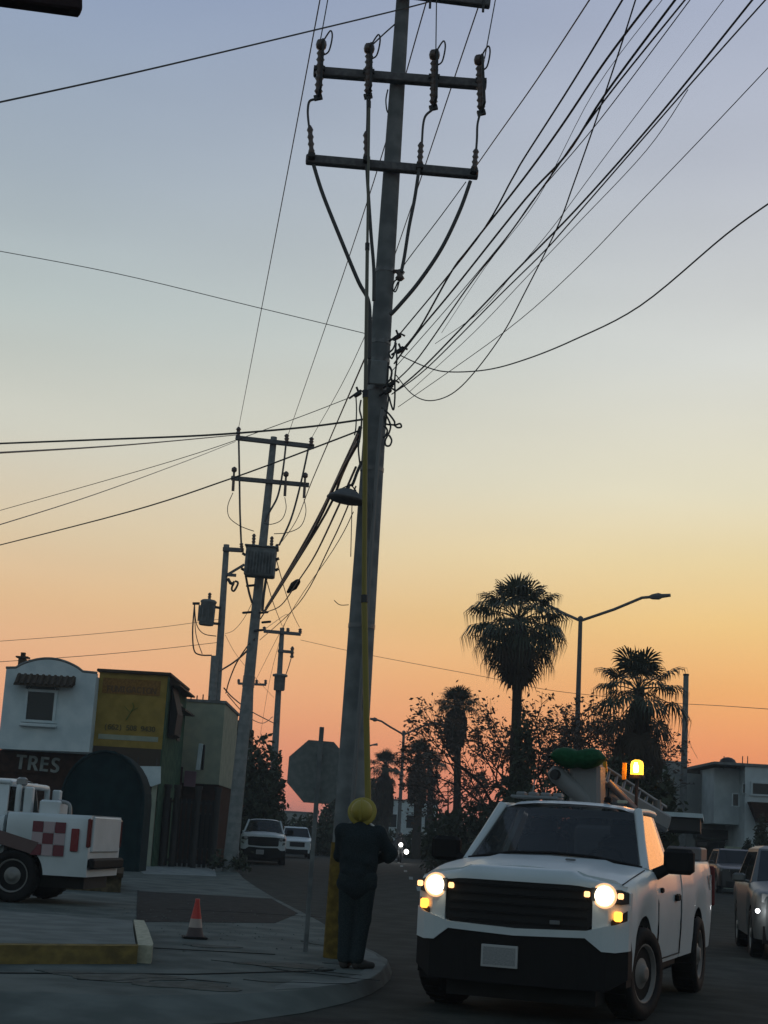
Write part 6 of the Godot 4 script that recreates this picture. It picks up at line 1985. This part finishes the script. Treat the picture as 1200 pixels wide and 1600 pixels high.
	for k in 3: window(o, Vector3(-12.5 + k * 2.6, 1.8, -165), 1.0, 1.1, pale, M.dark_glass)


# ---------------------------------------------------------------- street furniture
func make_street() -> void:
	# stop sign seen from behind
	var foot: Vector3 = Vector3(-0.623, 0.13, -18.635)
	var o := thing("stop_sign", "back of an octagonal sign on a thin leaning post at the pavement corner", "road sign", foot)
	var top: Vector3 = Vector3(-0.596, 2.74, -18.6)
	var st := mb()
	bar(st, foot - Vector3(0, 0.1, 0), top, 0.055, 0.05, 0.006)
	wpart("post", st, M.pole, o)
	var c: Vector3 = Vector3(-0.602, 2.21, -18.66)
	var b := Basis(Vector3.BACK, -0.015) * Basis(Vector3.UP, 0.12)
	var oct := PackedVector2Array()
	for k in 8: oct.append(Vector2(cos(TAU * (k + 0.5) / 8), sin(TAU * (k + 0.5) / 8)) * 0.40)
	st = mb()
	prism(st, oct, -0.006, 0.002, Transform3D(b, c + Vector3(0, 0, -0.05)))
	wpart("panel", st, rough_mat(Color(0.17, 0.195, 0.195), Color(0.22, 0.245, 0.24), 0.02, 68, 1.0, 0.7), o)
	oct = PackedVector2Array()
	for k in 8: oct.append(Vector2(cos(TAU * (k + 0.5) / 8), sin(TAU * (k + 0.5) / 8)) * 0.402)
	st = mb()
	prism(st, oct, -0.012, -0.007, Transform3D(b, c + Vector3(0, 0, -0.05)))
	wpart("printed_face", st, mat(Color(0.3, 0.02, 0.02), 0.4), o)
	for y in [-0.2, 0.2]:
		st = mb()
		cbox(st, c + Vector3(0.015 * y, y, -0.008), Vector3(0.09, 0.03, 0.03), 0.005)
		wpart("bolt_plate", st, M.galv, o)

	# traffic cone
	o = thing("traffic_cone", "small orange and white traffic cone on the grey pavement", "traffic cone", Vector3(-2.038, 0.134, -19.723), 0.2)
	st = mb()
	cbox(st, Vector3(0, 0.012, 0), Vector3(0.3, 0.025, 0.3), 0.008)
	part("base", st, M.rubber, o)
	st = mb()
	lathe(st, [[0.115, 0.025], [0.1, 0.06], [0.085, 0.13]], 20)
	part("foot_band", st, mat(Color(0.07, 0.05, 0.05), 0.7), o)
	st = mb()
	lathe(st, [[0.085, 0.131], [0.067, 0.235]], 20)
	part("white_band", st, mat(Color(0.36, 0.3, 0.27), 0.5), o)
	st = mb()
	lathe(st, [[0.067, 0.236], [0.028, 0.44], [0.03, 0.47], [0.024, 0.475]], 20)
	part("body", st, mat(Color(0.5, 0.035, 0.025), 0.5), o)

	# dark sign corner overhead at the top left
	var a: Vector3 = Vector3(-3.881, 7.509, -10.55)
	var e: Vector3 = Vector3(-2.545, 7.413, -10.55)
	e.y = a.y + 0.03
	var d: Vector3 = Vector3(-2.545, 7.413, -10.55)
	o = thing("overhead_sign", "dark lower corner of a big overhead sign at the top left", "sign", d)
	var dir := (Vector3(-3.717, 7.268, -10.1) - d) * Vector3(1, 1, 1)
	dir = dir.normalized()
	var up := Vector3(0, 1, 0)
	st = mb()
	bar(st, d + dir * 0.001 + up * 0.5, d + dir * 3.0 + up * 0.5, 0.14, 1.0, 0.015)
	wpart("panel", st, rough_mat(Color(0.028, 0.02, 0.022), Color(0.04, 0.03, 0.032), 0.02, 71, 1.0, 0.8), o)
	st = mb()
	tube(st, [d + dir * 2.0 + up * 0.6, Vector3(d.x + dir.x * 2.0 - 0.3, 0.0, d.z + dir.z * 2.0)], 0.12, 10)
	wpart("post", st, M.pole, o)

	# double-armed street lamps in the median
	for k in [["tall double-armed street lamp rising between the two large palms", Vector3(9.036, 11.447, -68), 68.0, [[Vector3(9.037, 11.39, -68), Vector3(10.477, 11.935, -67.6), Vector3(11.638, 12.475, -67.3), Vector3(11.932, 12.505, -67.2)], [Vector3(9.037, 11.39, -68), Vector3(8.291, 11.736, -68.3), Vector3(7.152, 12.325, -68.6), Vector3(6.814, 12.35, -68.7)]], [Vector3(12.856, 12.614, -67), Vector3(6.02, 12.393, -68.9)], 1.2], ["smaller, distant double-armed street lamp right of the near pole", Vector3(2.31, 8.758, -110), 110.0, [[Vector3(2.318, 8.623, -110), Vector3(1.328, 9.074, -109.5), Vector3(0.669, 9.406, -109), Vector3(0.394, 9.48, -109)], [Vector3(2.318, 8.623, -110), Vector3(3.397, 9.216, -110.5), Vector3(4.087, 9.563, -111), Vector3(4.362, 9.579, -111)]], [Vector3(-0.152, 9.539, -109), Vector3(4.913, 9.611, -111)], 1.25]]:
		var head: Vector3 = k[1]
		var f: float = k[5]
		o = thing("street_lamp", k[0], "street lamp", Vector3(head.x, 0.1, head.z), 0.0, "double-armed street lamps")
		st = mb()
		tube(st, [Vector3(head.x, 0.0, head.z), head + Vector3(0, 0.1, 0)], [0.13 * f, 0.075 * f], 10)
		lathe(st, [[0.1 * f, 0.0], [0.1 * f, 0.1], [0.04, 0.16]], 10, Transform3D(Basis(), head))
		wpart("post", st, M.arm, o)
		for i in 2:
			st = mb()
			var pts: Array = k[3][i]
			tube(st, pts, 0.055 * f, 8)
			var am := wpart("arm", st, M.arm, o)
			st = mb()
			var p0: Vector3 = pts[-1]
			var p1: Vector3 = k[4][i]
			var dl := p1 - p0
			tube(st, [p0, p0 + dl * 0.15, p0 + dl * 0.45, p0 + dl * 0.6, p1], [0.05 * f, 0.1 * f, 0.13 * f, 0.08 * f, 0.06 * f], 10)
			var lm := wpart("lamp_head", st, M.arm, o)
			nest(lm, am)
	o = thing("street_lamp", "street lamp arm furthest away, low beside the near pole's yellow stick", "street lamp", Vector3(-1.2, 0.1, -160), 0.0, "double-armed street lamps")
	st = mb()
	tube(st, [Vector3(-1.2, 0, -160), Vector3(-0.71, 10.316, -160)], [0.16, 0.1], 8)
	wpart("post", st, M.arm, o)
	st = mb()
	tube(st, [Vector3(-0.71, 10.316, -160), Vector3(0.197, 10.63, -160), Vector3(0.721, 10.725, -160)], [0.08, 0.08, 0.14], 8)
	wpart("arm", st, M.arm, o)


# ---------------------------------------------------------------- palms and trees
# one fan leaf: stalk out and up along +z at the given pitch, then a fan of pleated fingers that droop
func fan_leaf(st: SurfaceTool, pitch: float, stalk: float, fan: float, droop: float, seed_: int, fingers := 22, spread := 2.1) -> void:
	var r := RandomNumberGenerator.new()
	r.seed = seed_
	st.set_smooth_group(FLAT)
	var d := Vector3(0, sin(pitch), cos(pitch))
	var sag := -0.16 * stalk * (1.0 if pitch > -0.6 else 0.2)
	var hub := d * stalk + Vector3(0, sag, 0)
	tube(st, [Vector3.ZERO, d * stalk * 0.5 + Vector3(0, sag * 0.25, 0), hub], [0.03, 0.022, 0.015], 4)
	st.set_smooth_group(FLAT)
	var fwd := (d + Vector3(0, sag / stalk * 1.6, 0)).normalized()
	var side := Vector3.RIGHT
	var nrm := side.cross(fwd).normalized()
	if nrm.y < 0.0: nrm = -nrm
	for k in fingers:
		var a := lerpf(-spread, spread, (k + 0.5) / fingers) + r.randf_range(-0.03, 0.03)
		var l := fan * (0.72 + 0.28 * cos(a * 0.7)) * r.randf_range(0.88, 1.08)
		var u := (fwd * cos(a) + side * sin(a)).normalized()
		var v := u.cross(nrm).normalized()
		var w := fan * 2.0 * spread / fingers * 0.5
		var p1 := hub + u * l * 0.5 + nrm * 0.03 * (1.0 if k % 2 else -1.0)
		var p2 := hub + u * l * 0.78 - Vector3(0, droop * l * 0.22, 0)
		var p3 := hub + u * l * (1.0 - droop * 0.25) - Vector3(0, droop * l * r.randf_range(0.5, 0.8), 0)
		tri(st, hub, p1 - v * w * 0.5, p1 + v * w * 0.5)
		quad(st, p1 - v * w * 0.5, p2 - v * w * 0.22, p2 + v * w * 0.22, p1 + v * w * 0.5)
		tri(st, p2 - v * w * 0.22, p3, p2 + v * w * 0.22)


func palm(label: String, base: Vector3, heart: Vector3, size: float, fronds: Array, dead: Array, r_trunk: float, seed_: int, thatch: Array, group := "fan palms along the street") -> void:
	var r := RandomNumberGenerator.new()
	r.seed = seed_
	var o := thing("palm_tree", label, "palm tree", base, 0.0, group)
	var st := mb()
	var pts := []
	var rad := []
	for k in 9:
		var t := k / 8.0
		pts.append((base - Vector3(0, 0.2, 0)).lerp(heart, t) + Vector3(sin(t * 3.0) * 0.06, 0, 0))
		rad.append(r_trunk * (1.25 - 0.4 * t) * r.randf_range(0.96, 1.04))
	tube(st, pts, rad, 10)
	wpart("trunk", st, M.bark, o)
	# thatch of old leaf bases: [distance below the heart, radius] from the top down
	if thatch:
		st = mb()
		for k in 420:
			var t := r.randf()
			var y := lerpf(thatch[0][0], thatch[-1][0], t)
			var rr := 0.0
			for i in thatch.size() - 1:
				if y >= thatch[i][0]: rr = lerpf(thatch[i][1], thatch[i + 1][1], clampf((y - thatch[i][0]) / (thatch[i + 1][0] - thatch[i][0]), 0.0, 1.0))
			var a := r.randf() * TAU
			var n := Vector3(cos(a), 0, sin(a))
			var p := heart - Vector3(0, y, 0) + n * rr * r.randf_range(0.55, 1.0)
			var q := p + n * 0.05 - Vector3(0, r.randf_range(0.25, 0.6), 0) * size
			var s := n.cross(Vector3.UP) * 0.07 * size
			st.set_smooth_group(FLAT)
			quad(st, p - s, q - s * 0.6, q + s * 0.6, p + s)
			var s2 := n * 0.06 * size
			quad(st, p - s2, q - s2, q + s2, p + s2)
		wpart("thatch", st, M.dead_leaf, o)
	var variants := {}
	for list in [[fronds, "frond", M.palm_leaf], [dead, "dead_frond", M.dead_leaf]]:
		for f in list[0]:
			for i in int(f[1]):
				var key := "%s_%d_%d" % [list[1], int(f[0]), i % 2]
				if not variants.has(key):
					var s2 := mb()
					var p := deg_to_rad(f[0])
					fan_leaf(s2, p, f[2], f[3], f[4], hash(key) % 1000, int(f[5]) if f.size() > 5 else 22)
					variants[key] = commit(s2, list[2])
				var yaw: float = TAU * (i + r.randf_range(-0.3, 0.3)) / f[1] + deg_to_rad(f[0] * 7.0)
				var sc: float = size * r.randf_range(0.88, 1.1)
				var at := heart + Vector3(0, r.randf_range(-0.12, 0.1) * size - (0.25 * size if list[1] == "dead_frond" else 0.0), 0)
				piece(list[1], variants[key], o, o.transform.affine_inverse() * Transform3D(Basis(Vector3.UP, yaw).scaled(Vector3.ONE * sc), at))


# a tree of thin limbs with loose leaf clumps
func limb(wood: SurfaceTool, green: SurfaceTool, r: RandomNumberGenerator, p: Vector3, d: Vector3, l: float, rad: float, depth: int, size: float, count: int) -> void:
	var q := p + d * l
	var mid := p.lerp(q, 0.5) + Vector3(r.randfn(), r.randfn(), r.randfn()) * l * 0.05
	tube(wood, [p, mid, q], [rad, rad * 0.85, rad * 0.68], 5)
	if depth <= 2:
		for k in count:
			var at := mid.lerp(q, r.randf() * 1.2) + Vector3(r.randfn(), r.randfn() * 0.6, r.randfn()) * l * 0.22
			var a := Vector3(r.randfn(), r.randfn() * 0.5, r.randfn()).normalized()
			var b := a.cross(Vector3(r.randfn(), r.randfn(), r.randfn())).normalized()
			var s := size * r.randf_range(0.5, 1.3)
			green.set_smooth_group(FLAT)
			quad(green, at - a * s, at - b * s * 0.5, at + a * s, at + b * s * 0.5)
	if depth == 0: return
	var n := 3 if depth > 1 else 2 + r.randi() % 2
	for k in n:
		var turn := d.cross(Vector3(r.randfn(), r.randfn(), r.randfn())).normalized()
		var nd := d.rotated(turn, r.randf_range(0.3, 0.85))
		nd = (nd + Vector3(0, 0.12, 0)).normalized()
		limb(wood, green, r, q, nd, l * r.randf_range(0.62, 0.86), rad * 0.62, depth - 1, size, count)


func loose_tree(label: String, base: Vector3, trunk: float, first: float, depth: int, size: float, count: int, seed_: int, leaf_m: Material) -> void:
	var r := RandomNumberGenerator.new()
	r.seed = seed_
	var o := thing("tree", label, "tree", base, 0.0, "loose-leaved trees in the median")
	var wood := mb()
	var green := mb()
	tube(wood, [Vector3(0, -0.2, 0), Vector3(0.05, trunk * 0.5, 0), Vector3(0, trunk, 0)], [0.16, 0.13, 0.11], 8)
	for k in 6:
		var a := TAU * (k + r.randf() * 0.6) / 6.0
		limb(wood, green, r, Vector3(0, trunk * r.randf_range(0.55, 1.0), 0), Vector3(cos(a) * 0.75, r.randf_range(0.35, 1.0), sin(a) * 0.75).normalized(), first * r.randf_range(0.8, 1.15), 0.07, depth, size, count)
	part("trunk", wood, M.bark, o)
	part("crown", green, leaf_m, o)


# a dense bush or crown: leaves through the volume of several uneven lobes
func bush(called: String, label: String, category: String, base: Vector3, lobes: Array, n: int, size: float, seed_: int, m: Material, trunk_h := 0.0, group := "") -> void:
	var r := RandomNumberGenerator.new()
	r.seed = seed_
	var o := thing(called, label, category, base, 0.0, group)
	var st := mb()
	st.set_smooth_group(FLAT)
	var vol := 0.0
	for b in lobes: vol += b[1].x * b[1].y
	for b in lobes:
		for k in int(n * b[1].x * b[1].y / vol):
			var d := Vector3(r.randfn(), r.randfn(), r.randfn()).normalized() * pow(r.randf(), 0.4)
			var bump := 1.0 + 0.16 * sin(d.x * 9.0 + seed_) * cos(d.y * 8.0) + 0.1 * sin(d.z * 13.0 + d.y * 5.0)
			var at: Vector3 = b[0] + d * b[1] * bump
			if at.y < 0.0: at.y = r.randf() * 0.3
			var a := Vector3(r.randfn(), r.randfn(), r.randfn()).normalized()
			var c := a.cross(Vector3(r.randfn(), r.randfn(), r.randfn())).normalized()
			var s := size * r.randf_range(0.5, 1.35)
			quad(st, at - a * s, at - c * s * 0.5, at + a * s, at + c * s * 0.5)
	part("crown", st, m, o)
	st = mb()
	for k in 3:
		var b: Array = lobes[k % lobes.size()]
		tube(st, [Vector3(0.15 * (k - 1), -0.1, 0), Vector3(0.15 * (k - 1) + b[0].x * 0.4, b[0].y * 0.5, b[0].z * 0.4), b[0]], [0.12, 0.09, 0.04], 6)
	part("trunk", st, M.bark, o)


func make_plants() -> void:
	M.bark = rough_mat(Color(0.03, 0.027, 0.024), Color(0.06, 0.052, 0.045), 0.03, 91, 1.0, 0.95, 0.4)
	M.palm_leaf = mat(Color(0.03, 0.042, 0.02), 0.6)
	M.dead_leaf = mat(Color(0.045, 0.036, 0.024), 0.9)
	M.leaf = mat(Color(0.03, 0.042, 0.02), 0.8)
	M.leaf_dry = mat(Color(0.065, 0.045, 0.03), 0.8)
	M.leaf.backlight_enabled = true
	M.leaf.backlight = Color(0.06, 0.08, 0.03)
	M.leaf_dry.backlight_enabled = true
	M.leaf_dry.backlight = Color(0.12, 0.08, 0.05)

	# [pitch, how many, stalk, fan, droop]
	palm("tallest fan palm with a shaggy skirt of dead leaves, left of the tall street lamp", Vector3(5.757, 1.328, -62) * Vector3(1, 0, 1), Vector3(5.712, 10.423, -62), 1.04, [[82, 3, 1.2, 0.95, 0.2], [64, 5, 1.35, 0.95, 0.5], [44, 8, 1.45, 1.0, 0.9], [22, 10, 1.45, 1.0, 1.3], [0, 10, 1.35, 1.0, 1.6], [-20, 8, 1.2, 1.0, 1.7]], [[-42, 7, 1.2, 0.95, 1.0], [-58, 7, 1.3, 0.95, 0.6], [-72, 8, 1.4, 0.95, 0.3], [-82, 9, 1.5, 0.9, 0.1]], 0.2, 5, [[0.2, 0.3], [1.0, 0.42], [1.8, 0.38], [2.3, 0.25]])
	palm("shorter fan palm with a round bundle of thatch, left of the tallest palm", Vector3(4.96, 0.929, -85) * Vector3(1, 0, 1), Vector3(4.622, 8.919, -85), 0.95, [[80, 3, 0.5, 0.8, 0.1], [60, 7, 0.6, 0.85, 0.25], [38, 8, 0.7, 0.85, 0.45], [16, 8, 0.75, 0.85, 0.7], [-8, 6, 0.75, 0.8, 0.95]], [[-70, 6, 0.6, 0.6, 0.1]], 0.2, 6, [[0.3, 0.25], [0.5, 0.55], [1.3, 0.62], [2.1, 0.42], [2.4, 0.2]])
	palm("fan palm with sparse stiff leaves and hanging dead fronds, right of the tall street lamp", Vector3(9.98, 1.251, -58) * Vector3(1, 0, 1), Vector3(9.985, 7.436, -58), 1.0, [[84, 3, 1.0, 0.95, 0.1], [64, 6, 1.2, 0.95, 0.35], [40, 7, 1.25, 1.0, 0.6], [16, 7, 1.3, 1.0, 1.0], [-8, 5, 1.25, 1.0, 1.4]], [[-46, 4, 1.3, 0.95, 1.1], [-66, 4, 1.7, 0.95, 0.3], [-80, 8, 1.8, 0.9, 0.05]], 0.22, 8, [[0.35, 0.3], [0.9, 0.42], [1.5, 0.36], [1.7, 0.7], [2.6, 0.95], [3.6, 0.85]])
	palm("small distant fan palm beside the yellow stick, left of its twin", Vector3(1.457, 0.956, -120) * Vector3(1, 0, 1), Vector3(1.224, 6.841, -120), 1.1, [[80, 4, 0.6, 0.8, 0.05], [55, 7, 0.7, 0.8, 0.25], [25, 6, 0.85, 0.8, 0.6], [-5, 6, 1.0, 0.9, 1.1]], [[-50, 5, 0.9, 0.8, 0.4], [-75, 8, 1.2, 0.9, 0.1]], 0.3, 9, [[0.5, 0.3], [1.6, 0.75], [3.2, 0.7]])
	palm("small distant fan palm right of the distant street lamp", Vector3(3.745, 0.927, -115) * Vector3(1, 0, 1), Vector3(3.64, 7.509, -115), 1.1, [[80, 4, 0.6, 0.8, 0.05], [55, 7, 0.7, 0.8, 0.25], [25, 6, 0.85, 0.8, 0.6], [-5, 5, 1.0, 0.9, 1.0]], [[-50, 4, 0.9, 0.8, 0.4], [-75, 8, 1.2, 0.9, 0.1]], 0.3, 10, [[0.6, 0.35], [1.4, 0.7], [3.2, 0.6]])
	palm("faint small palm just behind the distant palm by the street lamp", Vector3(6.228, 0.829, -150) * Vector3(1, 0, 1), Vector3(5.766, 8.784, -150), 1.2, [[70, 5, 0.6, 0.8, 0.1], [35, 6, 0.8, 0.8, 0.4], [0, 6, 1.0, 0.9, 1.0]], [[-75, 5, 1.2, 0.9, 0.1]], 0.3, 12, [])

	loose_tree("loose-leaved tree filling the gap between the shorter palm and the tallest palm", Vector3(5.689, 1.244, -72) * Vector3(1, 0, 1), 3.4, 1.95, 4, 0.11, 5, 21, M.leaf_dry)
	loose_tree("loose-leaved tree between the tallest palm and the tall street lamp", Vector3(7.742, 1.407, -66) * Vector3(1, 0, 1), 3.6, 1.9, 4, 0.105, 5, 33, M.leaf_dry)
	loose_tree("thin reddish tree behind the right-hand palm", Vector3(11.156, 1.447, -74) * Vector3(1, 0, 1), 3.8, 1.75, 4, 0.105, 4, 38, M.leaf_dry)
	loose_tree("low loose tree left of the shorter palm, over the dark car", Vector3(4.494, 1.126, -92) * Vector3(1, 0, 1), 2.6, 1.5, 4, 0.115, 4, 44, M.leaf_dry)

	var hedge := "dark bushes along the median"
	bush("bush", "wide dark bush under the shorter palm behind the truck's hood", "bush", Vector3(4.711, 1.065, -70) * Vector3(1, 0, 1), [[Vector3(-0.6, 1.2, 0), Vector3(1.7, 1.8, 1.2)], [Vector3(1.5, 1.3, 0.3), Vector3(1.5, 1.9, 1.2)], [Vector3(0.4, 2.3, -0.2), Vector3(0.8, 1.0, 0.9)]], 4200, 0.16, 51, M.leaf, 0.0, hedge)
	bush("bush", "tall dark bush wrapped round the tallest palm's trunk", "bush", Vector3(5.918, 1.223, -61) * Vector3(1, 0, 1), [[Vector3(0, 2.0, 0), Vector3(0.95, 2.7, 0.9)], [Vector3(0.1, 4.5, 0.2), Vector3(0.5, 2.0, 0.6)], [Vector3(-0.5, 1.2, 0.2), Vector3(1.2, 1.5, 1.0)]], 4600, 0.15, 52, M.leaf, 0.0, hedge)
	bush("bush", "dark bush behind the green bucket cover", "bush", Vector3(7.318, 1.297, -57) * Vector3(1, 0, 1), [[Vector3(-0.4, 1.8, 0), Vector3(1.6, 2.3, 1.1)], [Vector3(1.2, 2.2, 0.2), Vector3(1.3, 2.4, 1.0)]], 5000, 0.15, 53, M.leaf, 0.0, hedge)
	bush("bush", "dark bush at the foot of the right-hand palm behind the beacon", "bush", Vector3(9.305, 1.364, -55) * Vector3(1, 0, 1), [[Vector3(-0.6, 2.3, 0), Vector3(1.3, 2.4, 1.1)], [Vector3(0.6, 2.0, 0.2), Vector3(1.25, 2.3, 1.0)], [Vector3(-0.1, 3.6, 0.0), Vector3(0.8, 1.1, 0.8)], [Vector3(1.2, 3.2, 0.0), Vector3(0.4, 0.9, 0.5)]], 5600, 0.15, 54, M.leaf, 0.0, hedge)
	bush("tree", "dense dark street tree between the second pole and the distant thin pole", "tree", Vector3(-5.637, 1.339, -80) * Vector3(1, 0, 1), [[Vector3(-0.2, 4.0, 0), Vector3(1.35, 2.2, 1.4)], [Vector3(0.5, 2.7, 0.3), Vector3(1.0, 2.0, 1.3)], [Vector3(-0.8, 2.6, 0), Vector3(1.0, 2.4, 1.3)], [Vector3(0.0, 1.2, 0), Vector3(1.2, 1.3, 1.2)]], 6500, 0.16, 55, M.leaf)
	bush("bush", "ragged ivy climbing the distant thin pole", "ivy", Vector3(-5.75, 0.1, -94.8), [[Vector3(0.2, 2.4, 0), Vector3(0.55, 2.4, 0.5)], [Vector3(0.15, 4.6, 0), Vector3(0.35, 1.5, 0.4)]], 700, 0.13, 56, M.leaf)
	bush("bush", "low dark hedge across the end of the street left of the stop sign post", "hedge", Vector3(-4.537, 1.45, -105) * Vector3(1, 0, 1), [[Vector3(-1.4, 0.8, 0), Vector3(1.6, 1.7, 1)], [Vector3(0.6, 1.0, 0), Vector3(1.5, 1.6, 1)], [Vector3(2.4, 1.2, 0), Vector3(1.5, 1.6, 1)]], 3800, 0.2, 57, M.leaf)
	bush("tree", "dark round tree behind the foot of the near pole", "tree", Vector3(-1.825, 1.393, -125) * Vector3(1, 0, 1), [[Vector3(0, 2.6, 0), Vector3(2.0, 2.3, 1.6)], [Vector3(2.2, 3.2, 0), Vector3(1.6, 2.6, 1.5)], [Vector3(2.9, 4.6, 0), Vector3(0.9, 1.2, 0.9)]], 4500, 0.24, 58, M.leaf)
	bush("bush", "dark bushes under the two small distant palms", "bush", Vector3(2.866, 1.187, -118) * Vector3(1, 0, 1), [[Vector3(-1.8, 0.9, 0), Vector3(1.7, 1.3, 1)], [Vector3(0.9, 0.8, 0), Vector3(1.9, 1.2, 1)], [Vector3(3.2, 1.4, 0), Vector3(1.8, 2.0, 1)]], 3600, 0.22, 59, M.leaf, 0.0, hedge)
	for k in [["pointed dark cypress shrub beside the white house's porch", Vector3(16.685, 1.911, -66), 0.62, 2.9], ["smaller pointed shrub left of the dark cypress", Vector3(16.335, 1.883, -67), 0.42, 2.0]]:
		bush("shrub", k[0], "shrub", k[1] * Vector3(1, 0, 1), [[Vector3(0, k[3] * 0.35, 0), Vector3(k[2], k[3] * 0.5, k[2])], [Vector3(0, k[3] * 0.75, 0), Vector3(k[2] * 0.55, k[3] * 0.4, k[2] * 0.55)]], 1800, 0.1, 60 + int(k[3]), M.leaf)
	# what closes the street in the distance
	var st := mb()
	var r := RandomNumberGenerator.new()
	r.seed = 77
	st.set_smooth_group(FLAT)
	for k in 9000:
		var x := r.randf_range(-160.0, 200.0)
		var h := 3.0 + 1.6 * sin(x * 0.21) + 1.1 * sin(x * 0.53 + 1.0)
		leaf(st, Vector3(x, r.randf() * maxf(h, 1.0), -235 + r.randf() * 8.0), 0.75)
	single("treeline", st, M.leaf, "far dark line of trees closing the street at the horizon", "", "", "stuff")
